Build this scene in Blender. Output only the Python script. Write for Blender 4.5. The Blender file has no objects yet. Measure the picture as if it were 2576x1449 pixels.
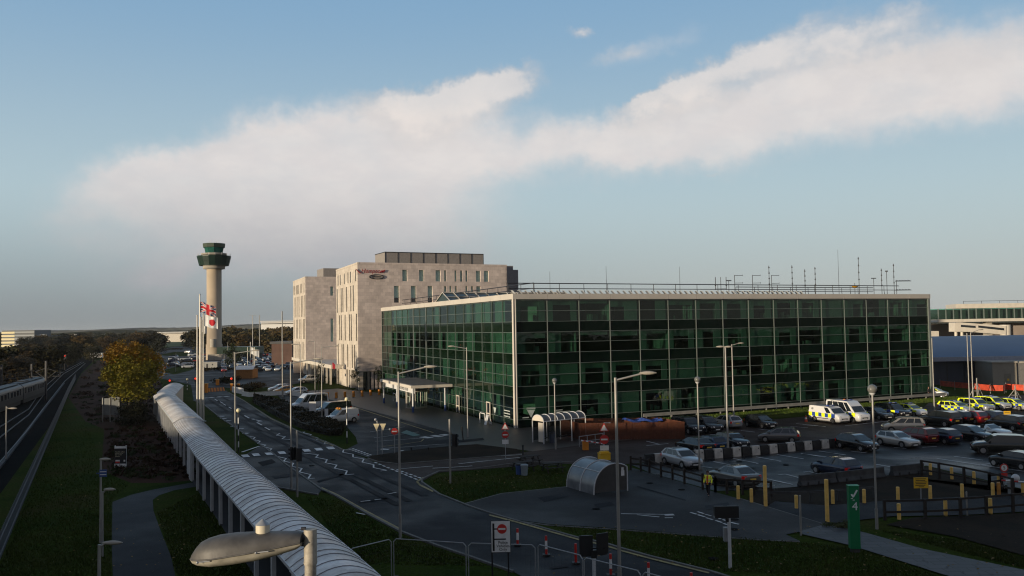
import bpy, math, random
from mathutils import Vector, Matrix
R = math.radians
rng = random.Random(7)
scene = bpy.context.scene
col = scene.collection

# ---------------------------------------------------------------- camera model (measured from the photograph)
F, CX, CY, H = 2200.0, 1288.0, 724.5, 12.4
PITCH = math.atan((819 - 724.5) / F)
ROLL = R(0.94)
_f = Vector((0, math.cos(PITCH), math.sin(PITCH)))
_r0 = Vector((1, 0, 0)); _u0 = _r0.cross(_f)
_r = math.cos(ROLL) * _r0 - math.sin(ROLL) * _u0
_u = math.sin(ROLL) * _r0 + math.cos(ROLL) * _u0
EYE = Vector((0, 0, H))
def ray(px, py): return _f + _r * ((px - CX) / F) - _u * ((py - CY) / F)
def G(px, py, z=0.0):                      # a photo point that lies on a level of the ground (or at height z)
    d = ray(px, py); return EYE + d * ((z - H) / d.z)
def at(px, py, Y):                         # a photo point at a known distance
    d = ray(px, py); return EYE + d * (Y / d.y)
def pix(p):
    v = Vector(p) - EYE; w = v.dot(_f); return (CX + F * v.dot(_r) / w, CY - F * v.dot(_u) / w)
def htop(base, py):                        # height of an upright at base whose top shows at row py
    lo, hi = 0.0, 90.0
    for _ in range(40):
        m = (lo + hi) / 2
        if pix((base.x, base.y, m))[1] > py: lo = m
        else: hi = m
    return lo
FR = {'5': (2020.4, 978.6, .21568), '4': (1625.8, 1010.2, .20696), 'A': (1625.8, 1026, .12255), 'B': (2304.5, 978.6, .10568),
      'C': (2336, 1120.7, .09313), 'D': (378.8, 836.6, .14706), 'E': (710.3, 931.3, .12255), 'R': (0, 907.6, .12255),
      'T': (1783.6, 615.6, .21446), 'H': (820.8, 615.6, .19608), '5b': (2020.4, 1168, .21568), 'P': (1704.7, 1152.2, .20481),
      '3': (1262.7, 1026, .27228), '6': (931.3, 868.1, .21789), '7': (1262.7, 694.5, .28316), '2R': (1736.2, 678.7, .27237),
      'Q': (2288.7, 710.3, .21779), '1': (0, 710.3, .25122), '2': (0, 1026, .2919), 't': (378.8, 584, .25054),
      '4h': (694.5, 615.6, .28325), '5r': (457.7, 947.1, .27237), '6l': (442, 1231.2, .2451), '7b': (1231.2, 1231.2, .21446)}
def Z(k, x, y): a = FR[k]; return (a[0] + a[2] * x, a[1] + a[2] * y)
def GZ(k, x, y, z=0.0): return G(*Z(k, x, y), z)

# ---------------------------------------------------------------- objects
def wm(o):
    m = Matrix.LocRotScale(o.location, o.rotation_euler, o.scale)
    return wm(o.parent) @ m if o.parent else m
def tag(o, label, cat, group=None, kind=None):
    if label: o['label'] = label
    if cat: o['category'] = cat
    if group: o['group'] = group
    if kind: o['kind'] = kind
    return o
def thing(name, label, cat, loc, rz=0.0, group=None):
    o = bpy.data.objects.new(name, None); col.objects.link(o)
    o.empty_display_size = .3
    o.location = loc; o.rotation_euler = (0, 0, rz)
    return tag(o, label, cat, group)
class MB:
    def __init__(s): s.v = []; s.f = []; s.m = []; s.sm = []
    def add(s, vs, fs, mi=0, sm=False):
        n = len(s.v); s.v += [tuple(p) for p in vs]
        for f in fs: s.f.append(tuple(i + n for i in f)); s.m.append(mi); s.sm.append(sm)
        return s
    def obb(s, o, a, b, c, mi=0):          # corner + three edge vectors
        o, a, b, c = Vector(o), Vector(a), Vector(b), Vector(c)
        if a.cross(b).dot(c) < 0: a, b = b, a
        p = [o, o + a, o + a + b, o + b]; p += [q + c for q in p]
        return s.add(p, [(3, 2, 1, 0), (4, 5, 6, 7), (0, 1, 5, 4), (1, 2, 6, 5), (2, 3, 7, 6), (3, 0, 4, 7)], mi)
    def bx(s, x0, x1, y0, y1, z0, z1, mi=0): return s.obb((x0, y0, z0), (x1 - x0, 0, 0), (0, y1 - y0, 0), (0, 0, z1 - z0), mi)
    def box(s, c, sz, rz=0, mi=0):
        m = Matrix.Rotation(rz, 3, 'Z'); h = Vector(sz) / 2
        o = Vector(c) - m @ h
        return s.obb(o, m @ Vector((sz[0], 0, 0)), m @ Vector((0, sz[1], 0)), (0, 0, sz[2]), mi)
    def tube(s, p0, p1, r0, r1=None, n=8, mi=0, cap=True, sm=True):
        r1 = r0 if r1 is None else r1
        p0, p1 = Vector(p0), Vector(p1); d = (p1 - p0)
        if d.length < 1e-6: return s
        d.normalize(); a = d.orthogonal().normalized(); b = d.cross(a)
        vs = []
        for p, r in ((p0, r0), (p1, r1)):
            for i in range(n):
                t = 2 * math.pi * i / n; vs.append(p + (a * math.cos(t) + b * math.sin(t)) * r)
        s.add(vs, [(i, (i + 1) % n, n + (i + 1) % n, n + i) for i in range(n)], mi, sm)
        if cap: s.add(vs, [tuple(range(n - 1, -1, -1)), tuple(range(n, 2 * n))], mi)
        return s
    def path(s, pts, r, n=8, mi=0):
        for a, b in zip(pts, pts[1:]): s.tube(a, b, r, r, n, mi)
        return s
    def lathe(s, prof, n=24, c=(0, 0, 0), mi=0, sm=True, a0=0.0):
        c = Vector(c); vs = []
        for r, z in prof:
            for i in range(n):
                t = a0 + 2 * math.pi * i / n; vs.append(c + Vector((r * math.cos(t), r * math.sin(t), z)))
        fs = []
        for k in range(len(prof) - 1):
            for i in range(n):
                j = (i + 1) % n; fs.append((k * n + i, k * n + j, (k + 1) * n + j, (k + 1) * n + i))
        s.add(vs, fs, mi, sm)
        s.add([vs[i] for i in range(n)], [tuple(range(n - 1, -1, -1))], mi)
        k = (len(prof) - 1) * n
        s.add(vs[k:k + n], [tuple(range(n))], mi)
        return s
    def ball(s, c, r, n=12, mi=0, sz=1.0):
        pr = [(max(1e-3, r * math.sin(math.pi * i / n)), -r * sz * math.cos(math.pi * i / n)) for i in range(n + 1)]
        return s.lathe(pr, n + 4, c, mi)
    def poly(s, pts, mi=0, up=True):
        pts = [Vector(p) for p in pts]
        if up:
            a = sum(p.x * q.y - q.x * p.y for p, q in zip(pts, pts[1:] + pts[:1]))
            if a < 0: pts.reverse()
        return s.add(pts, [tuple(range(len(pts)))], mi)
    def prism(s, pts, z0, z1, mi=0):
        pts = [Vector((p[0], p[1])) for p in pts]; n = len(pts)
        a = sum(p.x * q.y - q.x * p.y for p, q in zip(pts, pts[1:] + pts[:1]))
        if a < 0: pts.reverse()
        vs = [(p.x, p.y, z0) for p in pts] + [(p.x, p.y, z1) for p in pts]
        return s.add(vs, [tuple(range(n - 1, -1, -1)), tuple(range(n, 2 * n))] + [(i, (i + 1) % n, n + (i + 1) % n, n + i) for i in range(n)], mi)
    def strip(s, pts, w, z=None, mi=0):    # flat ribbon along a ground line
        pts = [Vector(p) for p in pts]
        for i in range(len(pts) - 1):
            a, b = pts[i], pts[i + 1]; d = (b - a); d.z = 0
            if d.length < 1e-4: continue
            n = Vector((-d.y, d.x, 0)).normalized() * (w / 2)
            q = [a + n, a - n, b - n, b + n]
            if z is not None: q = [Vector((p.x, p.y, z)) for p in q]
            s.add(q, [(0, 1, 2, 3)], mi)
        return s
    def build(s, name, mats, parent=None, world=False, loc=None, smooth=None):
        me = bpy.data.meshes.new(name)
        vs = s.v
        if parent is not None and world:
            inv = wm(parent).inverted(); vs = [inv @ Vector(p) for p in vs]
        elif loc is not None:
            L = Vector(loc); vs = [Vector(p) - L for p in vs]
        me.from_pydata([tuple(p) for p in vs], [], s.f)
        if not isinstance(mats, (list, tuple)): mats = [mats]
        for m in mats: me.materials.append(m)
        me.polygons.foreach_set('material_index', s.m)
        me.polygons.foreach_set('use_smooth', [(smooth if smooth is not None else q) for q in s.sm])
        me.update()
        o = bpy.data.objects.new(name, me); col.objects.link(o)
        if parent is not None: o.parent = parent
        if loc is not None: o.location = loc
        return o
def solo(name, mb, mats, label, cat, loc, group=None, kind=None):   # a thing that is one mesh (points given in the world)
    return tag(mb.build(name, mats, loc=loc), label, cat, group, kind)
def struct(name, mb, mats): return tag(mb.build(name, mats), None, None, kind='structure')
KIDS = {}
def kids_of(o):
    if not KIDS:
        for q in bpy.data.objects:
            if q.parent: KIDS.setdefault(q.parent.name, []).append(q)
    return KIDS.get(o.name, [])
def dup(o, loc=None, rz=None, label=None, scale=None):
    KIDS.clear()
    return _dup(o, None, loc, rz, label, scale)
def _dup(o, parent, loc, rz, label, scale):
    c = o.copy(); col.objects.link(c)
    if parent is not None: c.parent = parent
    if loc is not None: c.location = loc
    if rz is not None: c.rotation_euler = (0, 0, rz)
    if label: c['label'] = label
    if scale: c.scale = (scale,) * 3
    for k in list(kids_of(o)): _dup(k, c, None, None, None, None)
    return c
def text(name, s, size, m, parent, loc, rot, ext=.004, shear=0.0, align='CENTER', space=1.0):
    cu = bpy.data.curves.new(name, 'FONT'); cu.body = s; cu.size = size; cu.extrude = ext; cu.shear = shear
    cu.align_x = align; cu.align_y = 'CENTER'; cu.space_line = space
    t = bpy.data.objects.new(name, cu); col.objects.link(t)
    bpy.context.view_layer.update()
    me = bpy.data.meshes.new_from_object(t)
    bpy.data.objects.remove(t)
    me.materials.clear(); me.materials.append(m)
    o = bpy.data.objects.new(name, me); col.objects.link(o)
    o.location = loc; o.rotation_euler = rot
    if parent is not None: o.parent = parent
    return o

# ---------------------------------------------------------------- materials
def nodes(m):
    m.use_nodes = True; nt = m.node_tree; return nt, nt.nodes, nt.links, nt.nodes.get('Principled BSDF')
def ramp(nt, fac, stops):
    r = nt.nodes.new('ShaderNodeValToRGB'); e = r.color_ramp.elements
    while len(e) < len(stops): e.new(.5)
    for k, (p, c) in enumerate(stops):
        e[k].position = p; e[k].color = (*c, 1) if len(c) == 3 else c
    nt.links.new(fac, r.inputs[0]); return r.outputs[0]
def noise(nt, vec, scale, detail=3, rough=.55):
    n = nt.nodes.new('ShaderNodeTexNoise'); n.inputs['Scale'].default_value = scale
    n.inputs['Detail'].default_value = detail; n.inputs['Roughness'].default_value = rough
    if vec is not None: nt.links.new(vec, n.inputs['Vector'])
    return n.outputs['Fac']
def mat(name, c, rough=.6, metal=0.0, var=.12, scale=2.5, spec=.5, bump=0.0, bscale=20, coat=0.0, emit=None, estr=1.0):
    m = bpy.data.materials.new(name); nt, N, L, b = nodes(m)
    tc = N.new('ShaderNodeTexCoord').outputs['Object']
    lo = tuple(max(0, x * (1 - var)) for x in c); hi = tuple(min(1, x * (1 + var)) for x in c)
    L.new(ramp(nt, noise(nt, tc, scale), [(.3, lo), (.7, hi)]), b.inputs['Base Color'])
    b.inputs['Roughness'].default_value = rough; b.inputs['Metallic'].default_value = metal
    b.inputs['Specular IOR Level'].default_value = spec
    if coat: b.inputs['Coat Weight'].default_value = coat; b.inputs['Coat Roughness'].default_value = .04
    if bump:
        bn = N.new('ShaderNodeBump'); bn.inputs['Strength'].default_value = bump; bn.inputs['Distance'].default_value = .02
        L.new(noise(nt, tc, bscale, 4), bn.inputs['Height']); L.new(bn.outputs[0], b.inputs['Normal'])
    if emit:
        b.inputs['Emission Color'].default_value = (*emit, 1); b.inputs['Emission Strength'].default_value = estr
    return m
def ground(name, c1, c2, s1=.12, s2=6.0, r1=.85, r2=.95, bump=.3, bscale=30, spec=.3, rs=.08, fine=.35, c3=None, wet=0.0):
    m = bpy.data.materials.new(name); nt, N, L, b = nodes(m)
    tc = N.new('ShaderNodeTexCoord').outputs['Object']
    n1 = noise(nt, tc, s1, 5, .6); n2 = noise(nt, tc, s2, 4, .7)
    stops = [(.35, c1), (.62, c2)] if c3 is None else [(.32, c1), (.5, c2), (.68, c3)]
    base = ramp(nt, n1, stops)
    mx = N.new('ShaderNodeMix'); mx.data_type = 'RGBA'; mx.blend_type = 'MULTIPLY'; mx.inputs[0].default_value = 1
    L.new(base, mx.inputs[6]); L.new(ramp(nt, n2, [(.3, (1 - fine,) * 3), (.7, (1 + fine,) * 3)]), mx.inputs[7])
    L.new(mx.outputs[2], b.inputs['Base Color'])
    L.new(ramp(nt, noise(nt, tc, rs, 4, .6), [(.4, (r1,) * 3), (.6, (r2,) * 3)]), b.inputs['Roughness'])
    b.inputs['Specular IOR Level'].default_value = spec
    if bump:
        bn = N.new('ShaderNodeBump'); bn.inputs['Strength'].default_value = bump; bn.inputs['Distance'].default_value = .03
        L.new(noise(nt, tc, bscale, 3), bn.inputs['Height']); L.new(bn.outputs[0], b.inputs['Normal'])
    return m
def tinted_glass(name, tint, ior=1.5, gl=(1, 1, 1), rough=.01):
    m = bpy.data.materials.new(name); nt, N, L, b = nodes(m); N.remove(b)
    t = N.new('ShaderNodeBsdfTransparent'); t.inputs[0].default_value = (*tint, 1)
    g = N.new('ShaderNodeBsdfGlossy'); g.inputs['Color'].default_value = (*gl, 1); g.inputs['Roughness'].default_value = rough
    f = N.new('ShaderNodeFresnel'); f.inputs[0].default_value = ior
    bn = N.new('ShaderNodeBump'); bn.inputs['Strength'].default_value = .35; bn.inputs['Distance'].default_value = .03; L.new(noise(nt, N.new('ShaderNodeTexCoord').outputs['Object'], .55, 3), bn.inputs['Height']); L.new(bn.outputs[0], g.inputs['Normal'])
    ge = N.new('ShaderNodeNewGeometry'); mm = N.new('ShaderNodeMath'); mm.operation = 'MULTIPLY'; iv = N.new('ShaderNodeMath'); iv.operation = 'SUBTRACT'; iv.inputs[0].default_value = 1; L.new(ge.outputs['Backfacing'], iv.inputs[1]); L.new(f.outputs[0], mm.inputs[0]); L.new(iv.outputs[0], mm.inputs[1])
    x = N.new('ShaderNodeMixShader'); L.new(mm.outputs[0], x.inputs[0]); L.new(t.outputs[0], x.inputs[1]); L.new(g.outputs[0], x.inputs[2])
    L.new(x.outputs[0], N['Material Output'].inputs[0]); return m
def brickmat(name, c1, c2, mortar, bw, bh, rough=.8, msize=.008, uv='Object', swap=None):
    m = bpy.data.materials.new(name); nt, N, L, b = nodes(m)
    tc = N.new('ShaderNodeTexCoord').outputs[uv]
    if swap is not None:                   # rotate the pattern onto an upright face: swap = direction along the face
        sx = N.new('ShaderNodeVectorMath'); sx.operation = 'DOT_PRODUCT'; L.new(tc, sx.inputs[0]); sx.inputs[1].default_value = (*swap, 0)
        sp = N.new('ShaderNodeSeparateXYZ'); L.new(tc, sp.inputs[0])
        cb = N.new('ShaderNodeCombineXYZ'); L.new(sx.outputs['Value'], cb.inputs[0]); L.new(sp.outputs[2], cb.inputs[1]); tc = cb.outputs[0]
    k = N.new('ShaderNodeTexBrick'); L.new(tc, k.inputs['Vector'])
    k.inputs['Color1'].default_value = (*c1, 1); k.inputs['Color2'].default_value = (*c2, 1); k.inputs['Mortar'].default_value = (*mortar, 1)
    k.inputs['Scale'].default_value = 1; k.inputs['Brick Width'].default_value = bw; k.inputs['Row Height'].default_value = bh
    k.inputs['Mortar Size'].default_value = msize; k.inputs['Bias'].default_value = 0
    mx = N.new('ShaderNodeMix'); mx.data_type = 'RGBA'; mx.blend_type = 'MULTIPLY'; mx.inputs[0].default_value = 1
    L.new(k.outputs[0], mx.inputs[6]); L.new(ramp(nt, noise(nt, tc, .35, 5, .65), [(.3, (.8,) * 3), (.7, (1.12,) * 3)]), mx.inputs[7])
    L.new(mx.outputs[2], b.inputs['Base Color']); b.inputs['Roughness'].default_value = rough
    return m
def leafmat(name, stops, scale=.5, per_object=.25):
    m = bpy.data.materials.new(name); nt, N, L, b = nodes(m)
    tc = N.new('ShaderNodeTexCoord').outputs['Object']
    n = noise(nt, tc, scale, 4, .7)
    oi = N.new('ShaderNodeObjectInfo').outputs['Random']
    a = N.new('ShaderNodeMath'); a.operation = 'MULTIPLY_ADD'; L.new(oi, a.inputs[0]); a.inputs[1].default_value = per_object
    L.new(n, a.inputs[2])
    s = N.new('ShaderNodeMath'); s.operation = 'SUBTRACT'; L.new(a.outputs[0], s.inputs[0]); s.inputs[1].default_value = per_object / 2
    L.new(ramp(nt, s.outputs[0], stops), b.inputs['Base Color'])
    b.inputs['Roughness'].default_value = .75; b.inputs['Specular IOR Level'].default_value = .2
    return m
# ---------------------------------------------------------------- shared materials
M = {}
M['white_metal'] = mat('white_metal', (.52, .53, .54), .45, 0, .08)
M['grey_metal'] = mat('grey_metal', (.33, .34, .35), .45, .3, .1)
M['pole'] = mat('galvanised_pole', (.31, .30, .28), .5, .35, .18, 1.2)
M['dark_metal'] = mat('dark_metal', (.03, .03, .035), .5, .2, .2)
M['black'] = mat('black_paint', (.012, .012, .014), .5)
M['white'] = mat('white_paint', (.72, .72, .70), .5, 0, .08)
M['cream'] = mat('cream_panel', (.62, .57, .49), .55, 0, .08, .6)
M['yellow'] = mat('yellow_paint', (.62, .33, .045), .5, 0, .15, 3)
M['orange'] = mat('orange_paint', (.62, .22, .02), .5, 0, .12)
M['red'] = mat('red_paint', (.50, .025, .02), .45)
M['green_sign'] = mat('green_sign', (.008, .17, .065), .4, 0, .06)
M['blue'] = mat('blue_paint', (.03, .07, .22), .5)
M['concrete'] = mat('concrete', (.36, .33, .28), .85, 0, .15, .5, bump=.2)
M['dconcrete'] = mat('dark_concrete', (.05, .05, .05), .85, 0, .3, 2, bump=.3)
M['wood_dark'] = mat('dark_timber', (.022, .016, .012), .8, 0, .3, 6)
M['wood_red'] = mat('red_timber', (.10, .030, .012), .85, 0, .25, 3)
M['tyre'] = mat('tyre_rubber', (.012, .012, .012), .85)
M['rim'] = mat('alloy_rim', (.45, .45, .46), .3, .8)
M['plate_w'] = mat('plate_white', (.75, .75, .72), .5)
M['plate_y'] = mat('plate_yellow', (.7, .45, .06), .5)
M['carglass'] = mat('car_glass', (.012, .016, .02), .04, 0, .1, spec=.8)
M['headlamp'] = mat('headlamp', (.7, .7, .7), .1, .3, spec=.9)
M['tail'] = mat('tail_lamp', (.75, .02, .015), .2)
M['trim'] = mat('plastic_trim', (.015, .015, .016), .6)
M['hivis'] = mat('hi_vis_yellow', (.93, 1.0, .04), .6, 0, .08)
M['polblue'] = mat('police_blue', (.02, .06, .32), .4)
M['polyel'] = mat('police_yellow', (.82, .92, .02), .4, 0, .05)
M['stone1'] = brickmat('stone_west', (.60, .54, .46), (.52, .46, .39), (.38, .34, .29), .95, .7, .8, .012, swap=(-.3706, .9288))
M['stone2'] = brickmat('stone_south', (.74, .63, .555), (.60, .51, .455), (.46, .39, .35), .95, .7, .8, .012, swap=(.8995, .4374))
M['slit'] = mat('slit_window_glass', (.030, .024, .012), .25, 0, .3, .4)
M['hotelglass'] = mat('hotel_window_glass', (.34, .50, .45), .35, 0, .2, .4)
M['plant'] = mat('plant_louvre', (.30, .27, .245), .6, .2, .1)
M['plantside'] = mat('plant_side', (.36, .32, .27), .6, .1, .1)
M['fascia'] = mat('white_fascia', (.55, .51, .45), .5, 0, .06, .3)
M['mullion'] = mat('mullion_metal', (.21, .24, .225), .4, .3, .08)
M['transom'] = mat('transom_metal', (.15, .19, .17), .4, .4, .1)
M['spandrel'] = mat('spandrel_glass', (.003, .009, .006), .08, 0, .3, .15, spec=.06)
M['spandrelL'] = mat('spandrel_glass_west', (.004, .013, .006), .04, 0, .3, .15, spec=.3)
M['glass'] = tinted_glass('green_curtain_glass', (.46, .615, .55), 1.5, (.85, 1, .93))
M['clear'] = tinted_glass('clear_glass', (.85, .9, .88), 1.45)
M['poly'] = tinted_glass('polycarbonate', (.50, .54, .56), 1.5, rough=.25)
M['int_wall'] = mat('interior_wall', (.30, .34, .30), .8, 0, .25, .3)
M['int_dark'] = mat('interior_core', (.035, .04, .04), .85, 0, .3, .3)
M['blind'] = mat('window_blind', (.36, .40, .36), .8, 0, .12, .8)
M['roofdark'] = mat('roof_felt', (.10, .10, .10), .9)
M['towerc'] = mat('tower_concrete', (.42, .345, .255), .85, 0, .12, .12)
M['towergreen'] = mat('tower_green', (.008, .030, .020), .35, 0, .2, .4)
M['towerglass'] = mat('tower_glass', (.02, .10, .08), .06, 0, .3, .3, spec=.7)
M['blueroof'] = mat('blue_roof', (.11, .16, .25), .6, .1, .08, .1)
M['steelblue'] = mat('blue_grey_cladding', (.035, .045, .07), .6, 0, .2, .2)
M['signwhite'] = mat('sign_white', (.68, .68, .67), .5)
M['signyellow'] = mat('sign_yellow', (.72, .42, .02), .5, 0, .06)
M['globe'] = mat('lamp_globe', (.15, .15, .14), .08, 0, .1, spec=.8)
M['beacon'] = mat('beacon_globe', (.72, .66, .42), .4)
M['redlamp'] = mat('red_signal_lamp', (.6, .02, .01), .4, emit=(1, .05, .02), estr=1.0)
M['amber'] = mat('amber_beacon', (.7, .35, .03), .4)
M['teal'] = mat('teal_paint', (.03, .12, .11), .6)
M['netting'] = mat('orange_netting', (.55, .07, .03), .8, 0, .3, 2)
M['tarp'] = mat('blue_tarpaulin', (.02, .055, .24), .6, 0, .2, 2)
M['brick'] = mat('far_brick', (.12, .07, .055), .9, 0, .2, .3)

# ---------------------------------------------------------------- setting: ground, roads, paths
GR = ground('grass_ground', (.014, .030, .003), (.030, .046, .006), .13, 5, .95, 1, .6, 11, .02, fine=.55, c3=(.040, .038, .010))
FIELD = ground('far_fields', (.035, .045, .018), (.075, .075, .035), .01, .4, .95, 1, 0, 5, .1)
ASPH = ground('wet_asphalt', (.011, .012, .015), (.021, .022, .025), .09, 9, .55, .8, .6, 40, .16, rs=.13, fine=.3)
ASPHL = ground('worn_asphalt', (.026, .026, .027), (.042, .041, .040), .07, 9, .6, .85, .6, 40, .18, rs=.1, fine=.25)
LOT = ground('wet_car_park_asphalt', (.013, .0125, .013), (.024, .0225, .0225), .12, 9, .25, .65, .35, 40, .24, rs=.09, fine=.25)
BROWN = ground('brown_asphalt', (.036, .024, .019), (.052, .036, .029), .08, 9, .6, .85, .6, 40, .15, rs=.12, fine=.25)
PAVE = brickmat('block_paving', (.050, .043, .038), (.038, .033, .030), (.02, .018, .016), .4, .2, .5)
SLAB = brickmat('paving_slabs', (.062, .062, .066), (.038, .039, .043), (.016, .016, .017), 1.2, .6, .65, .03)
SOIL = ground('bare_soil', (.012, .009, .006), (.026, .018, .011), .3, 8, .95, 1, .6, 10, .1, fine=.4)
LEAFSOIL = ground('leaf_litter', (.026, .012, .006), (.044, .018, .009), .2, 7, .95, 1, .6, 10, .1, fine=.45)
BALLAST = ground('track_ballast', (.003, .003, .0035), (.006, .006, .006), .2, 5, .95, 1, .3, 9, .03, fine=.4)
PATH = ground('dark_path', (.017, .018, .021), (.026, .027, .031), .2, 9, .65, .85, .5, 40, .18, fine=.25)
KERB = mat('kerb_stone', (.12, .115, .105), .8, 0, .25, 1.5)
LINE = mat('road_paint_white', (.58, .58, .57), .6, 0, .4, 1.5)
LINEY = mat('road_paint_yellow', (.26, .20, .06), .6, 0, .35, 1.5)

b = MB(); b.poly([(-5200, -400, 0), (5200, -400, 0), (5200, 1150, 0), (-5200, 1150, 0)])
g_ = b; struct('ground', b, GR)
b = MB(); b.poly([(-5200, 1150, -.01), (5200, 1150, -.01), (5200, 9000, -.01), (-5200, 9000, -.01)])
struct('fields', b, FIELD)
LAYER = [0]
def area(name, pts, m, z=None):
    LAYER[0] += 1
    z = .004 * LAYER[0] if z is None else z
    b = MB(); b.poly([(*G(*p).xy, z) for p in pts]); return struct(name, b, m)
def areaw(name, pts, m):
    LAYER[0] += 1
    b = MB(); b.poly([(p[0], p[1], .004 * LAYER[0]) for p in pts]); return struct(name, b, m)
area('railway_ballast', [(-260, 1600), (158, 1026), (170, 1000), (203, 940), (238, 905), (200, 893), (90, 905), (-40, 950), (-420, 1060)], BALLAST)
area('leaf_litter_bank', [(172, 1000), (205, 940), (245, 906), (330, 912), (400, 950), (440, 1062), (500, 1160), (515, 1205), (420, 1215), (330, 1215), (255, 1185), (262, 1080), (215, 1060)], LEAFSOIL)
area('footpath', [(283, 1263), (330, 1245), (385, 1232), (440, 1222), (500, 1211), (510, 1222), (440, 1233), (400, 1246), (384, 1258), (386, 1285), (400, 1325), (430, 1400), (448, 1480), (285, 1480), (281, 1380)], PATH)
area('distant_car_park', [(395, 880), (440, 872), (735, 868), (775, 960), (690, 975), (480, 968), (395, 950)], ASPHL)
area('junction_road', [(395, 925), (600, 912), (735, 925), (700, 955), (600, 978), (480, 968), (395, 945)], ASPH)
area('roundabout_grass', [(400, 935), (448, 921), (492, 922), (480, 932), (440, 942)], GR)
area('slip_road_grass', [(400, 893), (440, 885), (520, 887), (505, 893), (440, 897)], GR)
area('brown_service_road', [(950, 1163), (1230, 1150), (1340, 1135), (1460, 1120), (1720, 1090), (1740, 1075), (2040, 1047), (2300, 1047), (2340, 1010), (2700, 985), (2700, 1060), (2110, 1112), (1900, 1137), (1640, 1162), (1560, 1170), (1400, 1167), (1200, 1182), (1100, 1190), (1060, 1213), (975, 1181)], BROWN)
area('wet_car_park', [(1588, 1170), (1640, 1164), (1900, 1136), (2110, 1110), (2700, 1055), (2700, 1262), (2560, 1228), (2330, 1172), (2240, 1196), (2000, 1226), (1905, 1233), (1800, 1236), (1640, 1192)], LOT)
area('paved_forecourt', [(760, 985), (850, 978), (965, 990), (1298, 1078), (1500, 1066), (1720, 1048), (1740, 1075), (1720, 1092), (1460, 1121), (1340, 1136), (1300, 1131), (1180, 1122), (1140, 1123), (1152, 1103), (1138, 1090), (931, 1034)], PAVE)
area('forecourt_bays', [(690, 985), (780, 990), (931, 1034), (1138, 1090), (1152, 1103), (1140, 1123), (1060, 1137), (930, 1153), (864, 1135), (900, 1117), (895, 1100), (860, 1060), (720, 1020)], ASPH)
area('main_road', [(480, 965), (545, 965), (575, 988), (610, 1007), (681, 1053), (757, 1089), (839, 1121), (864, 1135), (921, 1154), (975, 1181), (1040, 1200), (1062, 1215), (1105, 1245), (1180, 1275), (1231, 1292), (1295, 1311), (1456, 1356), (1518, 1368), (1566, 1383), (1638, 1403), (1783, 1439), (1900, 1475), (1900, 1560), (1330, 1560), (1330, 1462), (1291, 1440), (1231, 1420), (1180, 1402), (1100, 1375), (1003, 1337), (921, 1293), (845, 1249), (809, 1233), (717, 1168), (684, 1140), (610, 1089), (556, 1053), (512, 1018), (487, 1008)], ASPH)
area('bus_lay_by', [(608, 1150), (655, 1123), (684, 1141), (717, 1169), (809, 1234), (800, 1245), (700, 1226), (640, 1185)], ASPHL)
area('grey_tarmac_path', [(1160, 1271), (1262, 1243), (1425, 1226), (1550, 1216), (1590, 1178), (1640, 1193), (1800, 1240), (1925, 1275), (2077, 1321), (2010, 1340), (1977, 1347), (2012, 1363), (1900, 1358), (1776, 1349), (1562, 1332), (1377, 1320), (1295, 1309), (1231, 1290)], ASPHL)
area('planting_bed', [(1925, 1275), (1880, 1258), (1905, 1234), (2000, 1228), (2240, 1198), (2330, 1175), (2560, 1231), (2700, 1268), (2700, 1245), (2260, 1260), (2080, 1275), (1960, 1262)], SOIL)
area('access_road', [(1950, 1263), (2080, 1274), (2260, 1259), (2700, 1240), (2700, 1282), (2420, 1298), (2240, 1301), (2100, 1318), (2077, 1321), (1930, 1276)], ASPH)
area('mulch_bed', [(2230, 1322), (2300, 1304), (2420, 1301), (2700, 1286), (2700, 1440), (2576, 1400), (2400, 1352)], SOIL)
area('slab_footpath', [(2010, 1340), (2077, 1321), (2178, 1343), (2322, 1384), (2576, 1437), (2700, 1464), (2700, 1545), (2420, 1462), (2365, 1446), (2236, 1405), (2141, 1375), (2020, 1347)], SLAB)
area('traffic_island', [(925, 1154), (935, 1148), (1060, 1131), (1140, 1123), (1200, 1119), (1300, 1131), (1320, 1142), (1230, 1150), (1000, 1168), (950, 1162)], SOIL)
# kerbs: real steps along the road edges
kb = MB()
def kerb(pts, w=.16, h=.11):
    q = [G(*p) for p in pts]
    for a, c in zip(q, q[1:]):
        d = (c - a); n = Vector((-d.y, d.x, 0)).normalized() * w
        kb.obb(a - n / 2, d, n, (0, 0, h))
kerb([(575, 988), (610, 1007), (681, 1053), (757, 1089), (839, 1121), (862, 1133)])
kerb([(1062, 1215), (1105, 1245), (1180, 1275), (1231, 1292), (1295, 1311), (1456, 1356), (1518, 1368), (1566, 1383), (1638, 1403), (1783, 1439), (1900, 1475)])
kerb([(1062, 1215), (1060, 1208), (1078, 1199), (1105, 1187), (1200, 1180), (1300, 1166), (1420, 1164), (1560, 1169)], .14)
kerb([(487, 1008), (512, 1018), (556, 1053), (610, 1089), (684, 1140), (717, 1168), (809, 1233), (845, 1249), (921, 1293), (1003, 1337), (1100, 1375), (1180, 1402), (1231, 1420), (1291, 1440)])
kerb([(608, 1152), (640, 1187), (700, 1228), (800, 1246)], .16)
kerb([(760, 987), (931, 1034), (1138, 1090), (1152, 1103), (1140, 1122)], .25)
kerb([(925, 1155), (950, 1163), (1000, 1169), (1230, 1151), (1320, 1143)], .14)
kerb([(1160, 1271), (1262, 1243), (1425, 1226)], .12, .06)
kerb([(1295, 1311), (1377, 1322), (1562, 1334), (1776, 1350), (1900, 1359), (2012, 1364)], .12, .05)
kerb([(1860, 1255), (1925, 1275), (2077, 1321)], .12, .06)
struct('kerbs', kb, KERB)
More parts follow.
